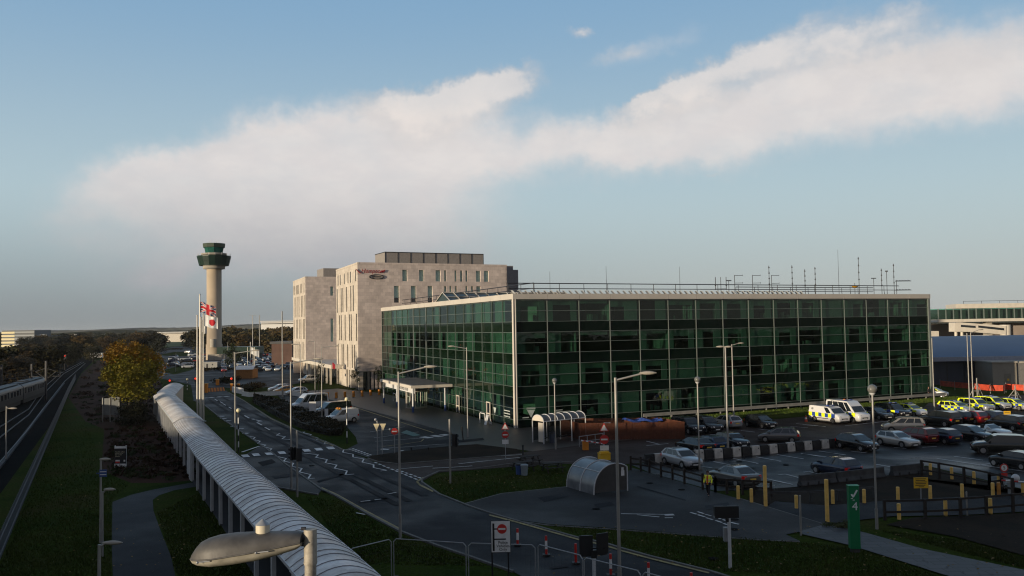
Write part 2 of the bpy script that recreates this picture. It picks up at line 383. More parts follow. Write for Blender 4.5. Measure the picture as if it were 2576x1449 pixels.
# painted markings
ZL = .004 * (LAYER[0] + 2)
wl, yl = MB(), MB()
def mk(fr, pts, w=.12, mb=None, k=1.25): (mb or wl).strip([(*GZ(fr, *p).xy, ZL) for p in pts], w * k)
for i, (x, y) in enumerate([(585, 741), (683, 729), (803, 721), (922, 711), (1040, 702), (1150, 690), (1262, 679), (1372, 667)]):
    q = [GZ('5r', x - 42, y - 9), GZ('5r', x + 22, y - 13), GZ('5r', x + 44, y + 9), GZ('5r', x - 18, y + 13)]
    wl.poly([(*p.xy, ZL) for p in q])
ZIG = [[(600, 555), (675, 568), (655, 588), (722, 603), (700, 625), (775, 640), (748, 655), (830, 675), (803, 697)],
       [(860, 742), (963, 765), (940, 790), (1030, 808), (1012, 838), (1108, 858), (1085, 890), (1190, 915), (1165, 952), (1225, 948)],
       [(905, 530), (872, 550), (955, 562), (925, 582), (1010, 592)],
       [(1120, 715), (1260, 730), (1235, 755), (1340, 775), (1325, 805), (1430, 825), (1410, 855), (1525, 880), (1510, 915), (1590, 910)],
       [(1085, 520), (1135, 517), (1120, 525), (1195, 543), (1175, 555), (1255, 575), (1245, 590), (1330, 605), (1315, 625), (1410, 640)],
       [(1555, 680), (1495, 682), (1485, 708), (1580, 725), (1580, 752), (1680, 770), (1665, 800), (1770, 822), (1770, 850), (1890, 875), (1835, 882)]]
for zz in ZIG: mk('5r', zz, .11)
def dashed(fr, a, c, n, w=.12, duty=.6):
    p, q = GZ(fr, *a), GZ(fr, *c)
    for i in range(n):
        s = p.lerp(q, i / n); e = p.lerp(q, (i + duty) / n); wl.strip([(*s.xy, ZL), (*e.xy, ZL)], w)
dashed('5r', (1545, 676), (1735, 742), 7, .2); dashed('5r', (1575, 672), (1760, 738), 7, .2)
dashed('5r', (1780, 800), (2190, 968), 10, .2); dashed('5r', (1985, 868), (2225, 955), 6, .2)
mk('5r', [(2025, 860), (2320, 835)], .1); mk('5r', [(555, 705), (715, 650)], .2)
for (x, y) in [(930, 1126), (1045, 1116), (1180, 1108), (1300, 1099)]: mk('D', [(x - 38, y), (x + 38, y)], .9)
for (x, y) in [(1120, 1160), (1215, 1205), (1265, 1240), (1360, 1295)]: mk('D', [(x - 22, y - 14), (x + 22, y + 14)], .14)
for (x, y) in [(600, 378), (690, 410), (715, 442), (790, 488)]: mk('5r', [(x - 22, y - 12), (x + 22, y + 12)], .16)
mk('5r', [(650, 397), (735, 420)], .3)
for (x, y) in [(365, 372), (385, 392), (425, 415), (482, 465), (540, 489), (592, 530)]: mk('5r', [(x - 30, y), (x + 26, y)], .5)
for (a, c) in [((815, 740), (1080, 793)), ((1060, 703), (1360, 762)), ((1335, 682), (1640, 735)), ((1590, 655), (1915, 708)), ((1880, 640), (2175, 687)), ((2095, 610), (2288, 640)),
               ((775, 405), (870, 415)), ((1000, 385), (1095, 395)), ((1150, 360), (1320, 380)), ((1350, 340), (1540, 362)), ((1750, 310), (1965, 327)), ((1820, 275), (2180, 313)), ((1605, 334), (1750, 348)),
               ((1690, 893), (1850, 935)), ((1975, 862), (2075, 885)), ((1440, 945), (1780, 1020)), ((680, 800), (800, 815)), ((0, 545), (270, 520)), ((0, 490), (165, 530))]: mk('4', [a, c], .11)
for (a, c) in [((1605, 900), (1690, 893)), ((1910, 870), (1975, 862)), ((1080, 793), (1060, 795)), ((1360, 762), (1335, 764)), ((1640, 735), (1612, 738))]: mk('4', [a, c], .11)
for (a, c) in [((190, 735), (500, 780)), ((0, 765), (270, 800)), ((560, 735), (740, 755)), ((830, 885), (1030, 920)), ((1560, 820), (2576, 972)), ((1760, 795), (2100, 840)), ((490, 437), (1010, 380)), ((0, 425), (260, 445)), ((2050, 900), (2180, 880)), ((1060, 690), (1200, 705)), ((1390, 690), (1560, 680))]: mk('5', [a, c], .11)
for a, c in [((155, 682), (235, 706)), ((245, 674), (322, 698)), ((248, 712), (335, 738)), ((340, 705), (415, 728)), ((348, 748), (432, 774)), ((446, 738), (530, 764)), ((465, 782), (545, 808)), ((556, 772), (640, 800)), ((562, 820), (612, 836)), ((650, 806), (752, 830))]: mk('P', [a, c], .12)
mk('3', [(1100, 990), (1590, 997)], .1); mk('3', [(1250, 1000), (1455, 1020)], .1); mk('3', [(1500, 1000), (1590, 998)], .35); mk('3', [(1505, 1028), (1580, 1027)], .12)
mk('6', [(600, 1068), (700, 1080)], .7); mk('6', [(720, 1052), (820, 1066)], .7); mk('6', [(825, 1040), (890, 1050)], .7)
mk('6', [(130, 1212), (215, 1214)], .5); mk('6', [(350, 1228), (375, 1230)], .5); mk('6', [(120, 1205), (470, 1180), (700, 1162), (880, 1150)], .08)
for (a, c) in [((0, 945), (190, 920)), ((0, 1010), (400, 950)), ((40, 1080), (560, 1010)), ((60, 1120), (620, 1080)), ((380, 1010), (550, 1045))]: mk('6', [a, c], .07)
mk('6', [(1020, 1380), (1500, 1330), (1740, 1305)], .12); mk('6', [(720, 1432), (960, 1420), (1180, 1405)], .12); mk('6', [(1510, 1290), (1750, 1275)], .1)
for (a, c) in [((1650, 1165), (1740, 1155)), ((1780, 1150), (1840, 1142)), ((1610, 1270), (1690, 1285)), ((1900, 865 + 230), (1980, 1080))]: mk('5r', [a, c], .1)
struct('road_markings', wl, LINE)
for off in (0, 8):
    mk('5r', [(430 + off, 152), (560 + off, 222), (820 + off, 395), (1100 + off, 525 + off / 4), (1400, 646 + off / 2)], .09, yl)
    mk('5r', [(1290, 1043 - off), (1420, 1100 - off), (1700, 1258 - off), (2000, 1418 - off)], .09, yl)
    mk('5r', [(1440 + off, 240), (1750 + off, 340), (2010 + off, 425), (2318 + off, 525)], .09, yl)
    mk('7b', [(0, 306 - off + 12), (300, 384 - off + 12), (1050, 597 - off + 12), (1340, 660 - off + 12), (1560, 730 - off + 12), (1900, 822 - off + 12), (2576, 990 - off + 12)], .09, yl)
    mk('5r', [(2318, 1066 + off), (2200, 1008 + off), (2170, 975 + off), (2230, 940 + off)], .09, yl)
mk('6', [(620, 1090), (590, 1120), (400, 1150), (130, 1180)], .09, yl); mk('6', [(930, 1030), (1000, 1060), (990, 1105), (940, 1125)], .09, yl)
struct('yellow_lines', yl, LINEY)
b = MB(); b.poly([(*GZ('6', *p).xy, ZL + .004) for p in [(355, 1018), (420, 990), (585, 1048), (500, 1062)]]); struct('coach_bay_marking', b, M['teal'])
# worn tarmac: trench patches, wheel tracks, drain covers
PATCH = ground('tarmac_patch', (.010, .011, .013), (.019, .019, .022), .3, 12, .6, .9, .5, 40, .12, fine=.35); ZP = ZL - .004
b = MB()
for fr, q in [('5r', [(1240, 975), (1480, 905), (1500, 915), (1262, 985)]), ('5r', [(1620, 1165), (1890, 1130), (1905, 1142), (1640, 1178)]), ('5r', [(700, 800), (830, 770), (870, 800), (745, 835)]), ('5r', [(830, 925), (1030, 905), (1060, 925), (860, 950)]), ('3', [(330, 840), (560, 800), (600, 830), (390, 880)]), ('3', [(850, 900), (1010, 880), (1040, 905), (880, 930)]), ('3', [(1250, 730), (1700, 860), (1700, 868), (1250, 740)]), ('P', [(330, 600), (620, 560), (640, 600), (360, 650)]), ('4', [(1180, 820), (1300, 808), (1330, 822), (1210, 836)]), ('6', [(950, 1110), (1300, 1080), (1320, 1100), (980, 1135)]), ('7b', [(700, 930), (900, 905), (930, 925), (740, 950)])]: b.poly([(*GZ(fr, *p).xy, ZP) for p in q])
for fr, q in [('5r', [(250, 215), (560, 420), (900, 600), (1250, 800), (1650, 1010), (2000, 1200)]), ('5r', [(290, 205), (620, 400), (980, 590), (1350, 790), (1750, 990), (2100, 1160)]), ('5r', [(360, 190), (720, 370), (1120, 560), (1500, 740), (1900, 960), (2250, 1110)])]: b.strip([(*GZ(fr, *p).xy, ZP) for p in q], .5)
struct('tarmac_patches', b, PATCH)
b = MB()
for fr, x, y in [('3', 870, 945), ('3', 1365, 705), ('3', 1660, 765), ('P', 700, 770), ('P', 690, 890), ('5r', 1395, 775), ('5r', 1330, 1070), ('5r', 690, 240), ('4', 1700, 780), ('4', 1130, 740), ('P', 440, 1250), ('5r', 1200, 830), ('5', 1120, 900)]: b.tube((*GZ(fr, x, y).xy, ZP + .002), (*GZ(fr, x, y).xy, ZP + .006), .27, n=14)
struct('drain_covers', b, mat('drain_iron', (.006, .006, .006), .9, 0, spec=.05))
# scattered fallen leaves, litter and hollows on the verges
b = MB()
for _ in range(520):
    k = rng.random()
    px, py = (rng.uniform(1380, 2576), rng.uniform(1325, 1449)) if k < .5 else ((rng.uniform(150, 500), rng.uniform(1100, 1449)) if k < .8 else (rng.uniform(1080, 1420), rng.uniform(1175, 1250)))
    p = G(px, py); s = rng.uniform(.05, .13); t = rng.uniform(0, 6.3)
    a = Vector((math.cos(t), math.sin(t), .2)) * s; c = Vector((-math.sin(t), math.cos(t), .3)) * s * .7
    o = Vector((p.x, p.y, .09)); b.add([o, o + a, o + a + c, o + c], [(0, 1, 2, 3)])
tag(b.build('fallen_leaves', leafmat('dry_leaf', [(.3, (.10, .07, .02)), (.6, (.20, .13, .04))], 3)), None, None, None, 'stuff')

# distant land
def ridge(name, Y, x0, x1, hfun, m, depth=500, step=14):
    b = MB(); n = int((x1 - x0) / step); vs = []
    for i in range(n + 1):
        x = x0 + (x1 - x0) * i / n; h = hfun(x)
        vs += [(x, Y, -1), (x, Y + 40, h * .75), (x, Y + depth, h)]
    fs = []
    for i in range(n):
        a = i * 3; c = a + 3; fs += [(a, c, c + 1, a + 1), (a + 1, c + 1, c + 2, a + 2)]
    b.add(vs, fs, 0, False); return struct(name, b, m)
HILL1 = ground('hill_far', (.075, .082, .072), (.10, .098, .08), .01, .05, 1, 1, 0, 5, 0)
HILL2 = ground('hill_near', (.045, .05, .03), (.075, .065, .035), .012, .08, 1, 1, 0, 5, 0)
hr = random.Random(3)
hw = [(hr.uniform(.002, .02), hr.uniform(0, 6), hr.uniform(.4, 1)) for _ in range(9)]
def wob(x, k=1): return sum(a * math.sin(x * f * k + p) for f, p, a in hw)
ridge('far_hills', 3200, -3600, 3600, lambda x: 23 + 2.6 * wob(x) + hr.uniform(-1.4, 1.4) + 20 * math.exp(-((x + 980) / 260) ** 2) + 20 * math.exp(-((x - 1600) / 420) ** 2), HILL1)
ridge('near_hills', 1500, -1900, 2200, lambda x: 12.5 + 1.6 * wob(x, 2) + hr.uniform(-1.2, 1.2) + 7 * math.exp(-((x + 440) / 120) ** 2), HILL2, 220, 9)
# ---------------------------------------------------------------- walls with a direction
class Wall:
    def __init__(s, o, d, n): s.o = Vector((o[0], o[1], 0)); s.d = Vector((d[0], d[1], 0)).normalized(); s.n = Vector((n[0], n[1], 0)).normalized()
    def p(s, u, z, d=0.0): return s.o + s.d * u + s.n * d + Vector((0, 0, z))
    def bx(s, mb, u0, u1, z0, z1, d0, d1, mi=0):
        return mb.obb(s.p(u0, z0, d0), s.d * (u1 - u0), s.n * (d1 - d0), (0, 0, z1 - z0), mi)
    def hit(s, px, py, d=0.0):
        r = ray(px, py); o = s.o + s.n * d
        t = (o - EYE).dot(s.n) / r.dot(s.n); q = EYE + r * t
        return (q - o).dot(s.d), q.z
    def hz(s, fr, x, y, d=0.0): return s.hit(*Z(fr, x, y), d)
def pierced(mb, w, u0, u1, z0, z1, ops, depth, mi=0):
    us = sorted({u0, u1, *[v for o in ops for v in o[:2]]}); zs = sorted({z0, z1, *[v for o in ops for v in o[2:4]]})
    for ua, ub in zip(us, us[1:]):
        run = None
        for za, zb in zip(zs, zs[1:]):
            cu, cz = (ua + ub) / 2, (za + zb) / 2
            if any(o[0] < cu < o[1] and o[2] < cz < o[3] for o in ops):
                continue
            mb.add([w.p(ua, za), w.p(ub, za), w.p(ub, zb), w.p(ua, zb)], [(0, 1, 2, 3)], mi)
    for a, c, e, g in [o[:4] for o in ops]:
        for (p, q) in (((a, e), (c, e)), ((c, e), (c, g)), ((c, g), (a, g)), ((a, g), (a, e))):
            mb.add([w.p(p[0], p[1]), w.p(q[0], q[1]), w.p(q[0], q[1], -depth), w.p(p[0], p[1], -depth)], [(0, 1, 2, 3)], mi)
UX = Vector((.8995, .4374, 0)).normalized(); NX = Vector((UX.y, -UX.x, 0))
VX = Vector((-.3706, .9288, 0)).normalized(); NV = Vector((-VX.y, VX.x, 0))
A0 = Vector((.2, 106.42, 0)); LM, LL = 73.0, 69.2
WM = Wall(A0, UX, NX); WL = Wall(A0, VX, NV)

# ---------------------------------------------------------------- green glass office
off = thing('glass_office', 'long four storey office block clad in dark green glass beside the police car park', 'office building', A0)
VIS = [(.95, 3.67), (4.96, 7.6), (8.97, 11.55), (12.85, 15.5)]
SPA = [(0.0, .95), (3.67, 4.96), (7.6, 8.97), (11.55, 12.85)]
NB = 16; BW = LM / NB; NL = 18; BL = LL / NL
for i in range(NB):
    for (z0, z1) in VIS:
        m = MB(); WM.bx(m, i * BW + .05, (i + 1) * BW - .05, z0 + .04, z1 - .04, -.05, -.02); m.build('window_pane', M['glass'], off, world=True)
for (z0, z1) in SPA:
    m = MB(); WM.bx(m, 0, LM, z0 + .03, z1 - .03, -.30, -.03); m.build('spandrel_band', M['spandrel'], off, world=True)
    m = MB(); WL.bx(m, .3, LL, z0 + .03, z1 - .03, -.30, -.03); m.build('spandrel_band', M['spandrelL'], off, world=True)
ATR = (9, 10, 11)
for i in range(NL):
    m = MB()
    for (z0, z1) in VIS: WL.bx(m, i * BL + .04, (i + 1) * BL - .04, z0 + .04, z1 - .04, -.05, -.02)
    m.build('glazing_bay', M['glass'], off, world=True)
for i in range(NB + 1):
    m = MB(); u = min(max(i * BW, .06), LM - .06); WM.bx(m, u - .042, u + .042, 0, 15.6, -.06, .06); m.build('mullion', M['mullion'], off, world=True)
for i in range(1, NL + 1):
    m = MB(); v = min(i * BL, LL - .06); w_ = .12 if i in (10, 12) else .035
    WL.bx(m, v - w_, v + w_, 0, 15.6, -.06, .08); m.build('mullion', M['mullion'] if i in (10, 12) else M['transom'], off, world=True)
zs = sorted([z for p in VIS for z in p] + [(p[0] + p[1]) / 2 for p in VIS])
for z in zs:
    m = MB(); WM.bx(m, 0, LM, z - .03, z + .03, -.055, .05); WL.bx(m, 0, LL, z - .03, z + .03, -.055, .05); m.build('transom', M['transom'], off, world=True)
m = MB()                                   # corner column of three white tubes
for du in (0, 1): 
    q = WM.p(-.18 + .3 * du, 0, .12); m.tube(q, q + Vector((0, 0, 15.6)), .11, n=10)
q = WL.p(.22, 0, .1); m.tube(q, q + Vector((0, 0, 15.6)), .10, n=10)
m.build('corner_column', M['fascia'], off, world=True)
m = MB()
for i in range(NB): WM.bx(m, i * BW + .02 - (.25 if i == 0 else 0), (i + 1) * BW - .02, 15.6, 16.28, -.5, .22)
m.build('roof_fascia', M['fascia'], off, world=True)
m = MB()
for i in range(NL): WL.bx(m, i * BL + .02 + (.35 if i == 0 else 0), (i + 1) * BL - .02, 15.6, 16.28, -.5, .22)
m.build('roof_fascia', M['fascia'], off, world=True)
m = MB()
for i in range(1, NB): WM.bx(m, i * BW - .2, i * BW + .2, 15.42, 15.6, -.06, .2)
m.build('fascia_bracket', M['dark_metal'], off, world=True)
C0, C1, C2, C3 = WM.p(.4, 0, -.4), WM.p(LM - .1, 0, -.4), WM.p(LM - .1, 0, -.4) + VX * (LL - .6), A0 + VX * (LL - .2) + UX * .4
m = MB(); m.prism([C0, C1, C2, C3], 15.62, 15.9); m.build('flat_roof', M['roofdark'], off, world=True)
for z in (3.75, 7.7, 11.65):
    m = MB(); m.prism([C0, C1, C2, C3], z + .1, z + 1.0); m.build('floor_slab', M['int_wall'], off, world=True)
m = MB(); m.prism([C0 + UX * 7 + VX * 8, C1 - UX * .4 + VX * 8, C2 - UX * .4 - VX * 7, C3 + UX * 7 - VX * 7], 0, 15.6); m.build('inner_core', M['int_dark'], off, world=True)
WE = Wall(WM.p(LM, 0), VX, UX); WB = Wall(A0 + VX * LL, UX, -NX)
m = MB(); WE.bx(m, .15, LL, 0, 15.6, -.3, -.02); WE.bx(m, -.2, .15, 0, 15.6, -.3, .1, 1); m.build('end_wall', [M['spandrel'], M['mullion']], off, world=True)
m = MB(); WE.bx(m, -.2, LL, 15.6, 16.28, -.4, .22); m.build('roof_fascia', M['fascia'], off, world=True)
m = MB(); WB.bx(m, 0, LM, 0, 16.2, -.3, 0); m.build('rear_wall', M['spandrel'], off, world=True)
r2 = random.Random(11)
bl, pt, dk = MB(), MB(), MB()
for k, (z0, z1) in enumerate(VIS):
    for i in range(NB):
        u0, u1 = i * BW + .15, (i + 1) * BW - .15; t = r2.random()
        if r2.random() < .62:              # partition wall seen edge-on through the glass
            uu = r2.choice([u0 + .05, u1 - .15]); WM.bx(pt, uu, uu + .12, z0, z1, -6.5, -.5)
        if t < .22: WM.bx(bl, u0, u1, z0, z1, -.42, -.36)
        elif t < .50:
            s = r2.uniform(.25, .5) * (u1 - u0)
            if r2.random() < .5: WM.bx(bl, u0, u0 + s, z0, z1, -.42, -.36)
            else: WM.bx(bl, u1 - s, u1, z0, z1, -.42, -.36)
            if r2.random() < .5: WM.bx(bl, u0, u1, z1 - r2.uniform(.5, 1.0), z1, -.46, -.43)
        elif t < .75:
            s = r2.uniform(.15, .3) * (u1 - u0)
            WM.bx(bl, u0, u0 + s, z0, z1, -.42, -.36); WM.bx(bl, u1 - s, u1, z0, z1, -.42, -.36); WM.bx(bl, u0, u1, z1 - r2.uniform(.4, .9), z1, -.47, -.43)
        else:
            WM.bx(bl, u0, u1, z1 - r2.uniform(.3, .8), z1, -.46, -.43)
        if r2.random() < .55:              # desks, chairs, boxes on the sills
            for _ in range(r2.randint(1, 4)):
                c = r2.uniform(u0 + .3, u1 - .5); WM.bx(dk, c, c + r2.uniform(.2, .6), z0 + .05, z0 + r2.uniform(.35, .9), -r2.uniform(.9, 1.6), -.7)
    for i in range(NL):
        v0, v1 = i * BL + .1, (i + 1) * BL - .1
        if i in ATR: continue
        t = r2.random()
        if r2.random() < .5 and i > 1: WL.bx(pt, v0, v0 + .14, z0, z1, -6, -.5)
        if t < .40: WL.bx(bl, v0, v1, z0, z1, -.45, -.38)
        elif t < .75:
            s = r2.uniform(.3, .6); a = r2.choice([0, 1 - s]); WL.bx(bl, v0 + a * (v1 - v0), v0 + (a + s) * (v1 - v0), z0, z1, -.45, -.38)
        if k < 3 and i in (3, 4, 13, 14): WL.bx(pt, v0, v1, z1 + .1, z1 + .5, -1.2, -.35)
bl.build('blinds', M['blind'], off, world=True); pt.build('partitions', M['int_wall'], off, world=True); dk.build('desk_clutter', M['int_wall'], off, world=True)
for i in ATR:                              # stair hall: pale floor edges behind clear bays
    m = MB()
    for z in (3.9, 7.85, 11.8): WL.bx(m, i * BL, (i + 1) * BL, z, z + .35, -.28, -.055)
    m.build('landing_edge', M['cream'], off, world=True)
# roof edge: louvre blades, guard rails, north-light roof
m = MB()
for i in range(int(LM / .9)):
    u = .5 + i * .9
    if u > 48: break
    m.obb(WM.p(u, 16.3, -.5), UX * .08, -NX * .5 , (UX * -.45 + Vector((0, 0, .42))))
m.build('roof_louvres', M['white_metal'], off, world=True)
def rail_run(w, u0, u1, d, step, zb=15.95, h=1.75):
    m = MB()
    m.tube(w.p(u0, zb + h, d), w.p(u1, zb + h, d), .06, n=6); m.tube(w.p(u0, zb + h * .62, d), w.p(u1, zb + h * .62, d), .05, n=6); m.tube(w.p(u0, zb + .4, d), w.p(u1, zb + .4, d), .035, n=6)
    u = u0
    while u < u1 + .1: m.tube(w.p(u, zb + h, d), w.p(u + .0, zb + h * .55, d), .04, n=6); m.tube(w.p(u, zb + h * .55, d), w.p(u + .5, zb, d - .3), .04, n=6); u += step
    m.build('roof_guard_rail', M['dark_metal'], off, world=True)
rail_run(WM, .5, LM - 3.5, -2.6, 3.65); rail_run(WM, 42, LM - 2, -9, 3.65)
rail_run(WL, 2, LL - 2, -3.5, 4.2)
m = MB(); gd = []
va, vb = 8.0, 40.0                         # glazed ridge roof over the stair hall, gable to the west
for (a, c) in ((-2.5, -6.0), (-6.0, -9.5)): pass
m1 = MB(); ga = WL.p(33.0, 15.95, -2.0); 
def RP(u, v, z): return A0 + UX * u + VX * v + Vector((0, 0, z))
sk, fr_ = MB(), MB()
u0, u1, vm = 1.5, 24.0, 34.0
for s in (-1, 1):
    vs = [RP(u0, vm + s * 4.2, 16.2), RP(u1, vm + s * 4.2, 16.2), RP(u1, vm, 17.75), RP(u0, vm, 17.75)]
    sk.add(vs, [(0, 1, 2, 3)])
    for i in range(13):
        u = u0 + (u1 - u0) * i / 12; fr_.tube(RP(u, vm + s * 4.2, 16.28), RP(u, vm, 17.83), .07, n=5)
    for z, f in ((16.28, 1), (17.05, .5)): fr_.tube(RP(u0, vm + s * 4.2 * f, z), RP(u1, vm + s * 4.2 * f, z), .06, n=5)
fr_.tube(RP(u0, vm, 17.83), RP(u1, vm, 17.83), .09, n=6)
sk.add([RP(u0 + .1, vm - 4.2, 16.2), RP(u0 + .1, vm + 4.2, 16.2), RP(u0 + .1, vm, 17.75)], [(0, 1, 2)])
sk.build('ridge_skylight', mat('skylight_glass', (.03, .05, .05), .3, 0, .2, spec=.3), off, world=True); fr_.build('skylight_frame', M['fascia'], off, world=True)
# notices and emblem stuck to the ground-floor glass
def letter(s, size, w, u, z, d, m, parent, name='lettering', align='LEFT', shear=0, space=1.0):
    p = w.p(u, z, d); rz = math.atan2(w.d.y, w.d.x) 
    if w.n.dot(Vector((math.sin(rz), -math.cos(rz), 0))) < 0: rz += math.pi
    inv = wm(parent).inverted()
    o = text(name, s, size, m, None, p, (math.pi / 2, 0, rz), .004, shear, align, space)
    o.parent = parent; o.matrix_parent_inverse = inv
    return o
m = MB()
u, z = WM.hz('7', 258, 1222); m.add([WM.p(u - .55, z + .45, .02), WM.p(u + .55, z + .45, .02), WM.p(u, z - .5, .02)], [(0, 1, 2)])
WM.bx(m, u - 1.2, u - .3, z - .5, z - .38, .012, .03); WM.bx(m, u + .3, u + 1.2, z - .5, z - .38, .012, .03); WM.bx(m, u - .6, u + .6, z + .55, z + .75, .012, .03)
u, z = WL.hz('6', 1440, 765); m.add([WL.p(u - .5, z + .5, .02), WL.p(u + .5, z + .5, .02), WL.p(u, z - .5, .02)], [(0, 1, 2)])
u, z = WL.hz('6', 1575, 790)
for k in range(3): WL.bx(m, u - 1.2, u + 1.0, z + .3 - .35 * k, z + .42 - .35 * k, .012, .03)
u, z = WM.hz('7', 520, 1210)
for k in range(3): WM.bx(m, u - .9, u + [.3, 1.4, .7][k], z + .25 - .22 * k, z + .33 - .22 * k, .012, .03)
m.build('window_emblem', mat('vinyl_white', (.45, .50, .47), .6), off, world=True)
# entrance: flat canopy on columns, revolving drum, doors
cnp = thing('entrance_canopy', 'flat white roofed entrance canopy on blue footed posts against the glass office', 'canopy', WL.p(28, 0, 3))
cu0 = WL.hit(*Z('6', 870, 500))[0]
ca, cb_ = 24.5, 44.0
m = MB(); WL.bx(m, ca, cb_, 3.55, 3.95, .12, 6.4); m.build('canopy_roof', M['cream'], cnp, world=True)
m = MB(); WL.bx(m, ca + .3, cb_ - .3, 3.955, 4.0, .3, 6.1); m.build('roof_felt', mat('canopy_top', (.10, .095, .085), .9), cnp, world=True)
m = MB(); WL.bx(m, ca + .6, cb_ - .4, 2.75, 3.5, 5.6, 5.75); m.build('name_board', M['signwhite'], cnp, world=True)
letter('ENTERPRISE HOUSE', .62, WL, (ca + cb_) / 2 - 3, 3.12, 5.76, M['trim'], cnp, 'lettering', 'CENTER')
WC = Wall(WL.p(cb_ - .4, 0, 0), NV, VX)
for v, d in ((ca + .8, 5.9), (34.5, 5.9), (cb_ - .6, 5.9), (ca + .8, 1.0), (cb_ - .6, 1.2)):
    q = WL.p(v, 0, d); m = MB(); m.tube(q, q + Vector((0, 0, .9)), .17, n=12, mi=1); m.tube(q + Vector((0, 0, .9)), q + Vector((0, 0, 3.55)), .15, n=12); m.build('post', [M['white_metal'], M['blue']], cnp, world=True)
lob = thing('revolving_door', 'glazed revolving door drum with pale frames under the entrance canopy', 'revolving door', WL.p(33, 0, 2.6))
lc = WL.p(32.5, 0, 3.4)
m = MB()
for i in range(12):
    t = i * math.pi / 6; q = lc + Vector((math.cos(t) * 1.6, math.sin(t) * 1.6, 0)); m.tube(q, q + Vector((0, 0, 2.6)), .05, n=6)
m.lathe([(1.7, 2.55), (1.7, 2.75)], 24, lc); m.lathe([(1.66, .02), (1.66, .12)], 24, lc)
m.build('door_frame', M['cream'], lob, world=True)
m = MB(); m.lathe([(1.55, .12), (1.55, 2.55)], 24, lc); m.build('drum_glass', M['clear'], lob, world=True)
m = MB(); m.box(lc + Vector((0, 0, 1.3)), (2.9, .05, 2.4), .6); m.box(lc + Vector((0, 0, 1.3)), (.05, 2.9, 2.4), .6); m.build('door_wing', M['clear'], lob, world=True)
for v, nm in ((22.0, 'white'), (9.2, 'cream')):
    d_ = thing('side_door', 'pale framed glass side door ' + ('left of the tall lamp post by the entrance' if nm == 'white' else 'near the front corner of the glass office'), 'door', WL.p(v, 0, .1))
    m = MB(); WL.bx(m, v - .7, v - .55, 0, 2.5, .1, .2); WL.bx(m, v + .55, v + .7, 0, 2.5, .1, .2); WL.bx(m, v - .55, v + .55, 2.35, 2.5, .1, .2); WL.bx(m, v - .55, v + .55, .9, 1.05, .1, .2); m.build('door_frame', M['cream'], d_, world=True)
    m = MB(); WL.bx(m, v - .55, v + .55, .02, 2.35, .09, .12); m.build('door_leaf', M['carglass'], d_, world=True)
def hoop(px_, py_, fr, label, w=1.3, h=1.0, rz=2.0, grp='white cycle hoops outside the glass office'):
    p = GZ(fr, px_, py_); t = thing('cycle_hoop', label, 'cycle stand', p, rz, grp)
    m = MB(); m.path([(-w / 2, 0, 0), (-w / 2, 0, h - .12), (-w / 2 + .12, 0, h), (w / 2 - .12, 0, h), (w / 2, 0, h - .12), (w / 2, 0, 0)], .06, 8); m.build('tube', M['white'], t)
hoop(1297, 905, '6', 'white cycle hoop standing alone between the side door and warning board', 1.7, 1.3)
hoop(440, 700, '6', 'white cycle hoop just left of the revolving door', 1.4, 1.5)
hoop(280, 655, '6', 'white cycle hoop under the far end of the entrance canopy', 1.3, 1.4)
wb = thing('floor_sign', 'folding A board with red band on the paving by the glass office', 'floor sign', GZ('6', 1363, 920), 2.0)
m = MB()
for s in (-1, 1): m.obb((-.35, s * .4, 0), (.7, 0, 0), (0, .04, 0), (0, -s * .36, 1.25))
m.build('board', M['signwhite'], wb)
m = MB(); m.bx(-.3, .3, -.34, -.28, .45, .62); m.build('red_band', M['red'], wb)
# revolving guard rail and grass strip beside the building
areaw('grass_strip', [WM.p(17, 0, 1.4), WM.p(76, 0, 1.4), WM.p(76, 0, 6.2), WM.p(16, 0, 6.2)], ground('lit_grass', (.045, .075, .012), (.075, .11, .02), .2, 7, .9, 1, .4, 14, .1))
t = thing('crash_barrier', 'long galvanised steel crash barrier beside the grass strip at the glass office', 'crash barrier', WM.p(18, 0, 1.5))
m = MB()
for zz in (.42, .66): WM.bx(m, 17.5, 74.5, zz, zz + .17, 1.42, 1.52)
WM.bx(m, 17.5, 74.5, .585, .665, 1.40, 1.45); m.build('rail', M['pole'], t, world=True)
u = 18
while u < 74.5:
    m = MB(); WM.bx(m, u, u + .13, 0, .7, 1.22, 1.36); m.build('post', M['pole'], t, world=True); u += 4

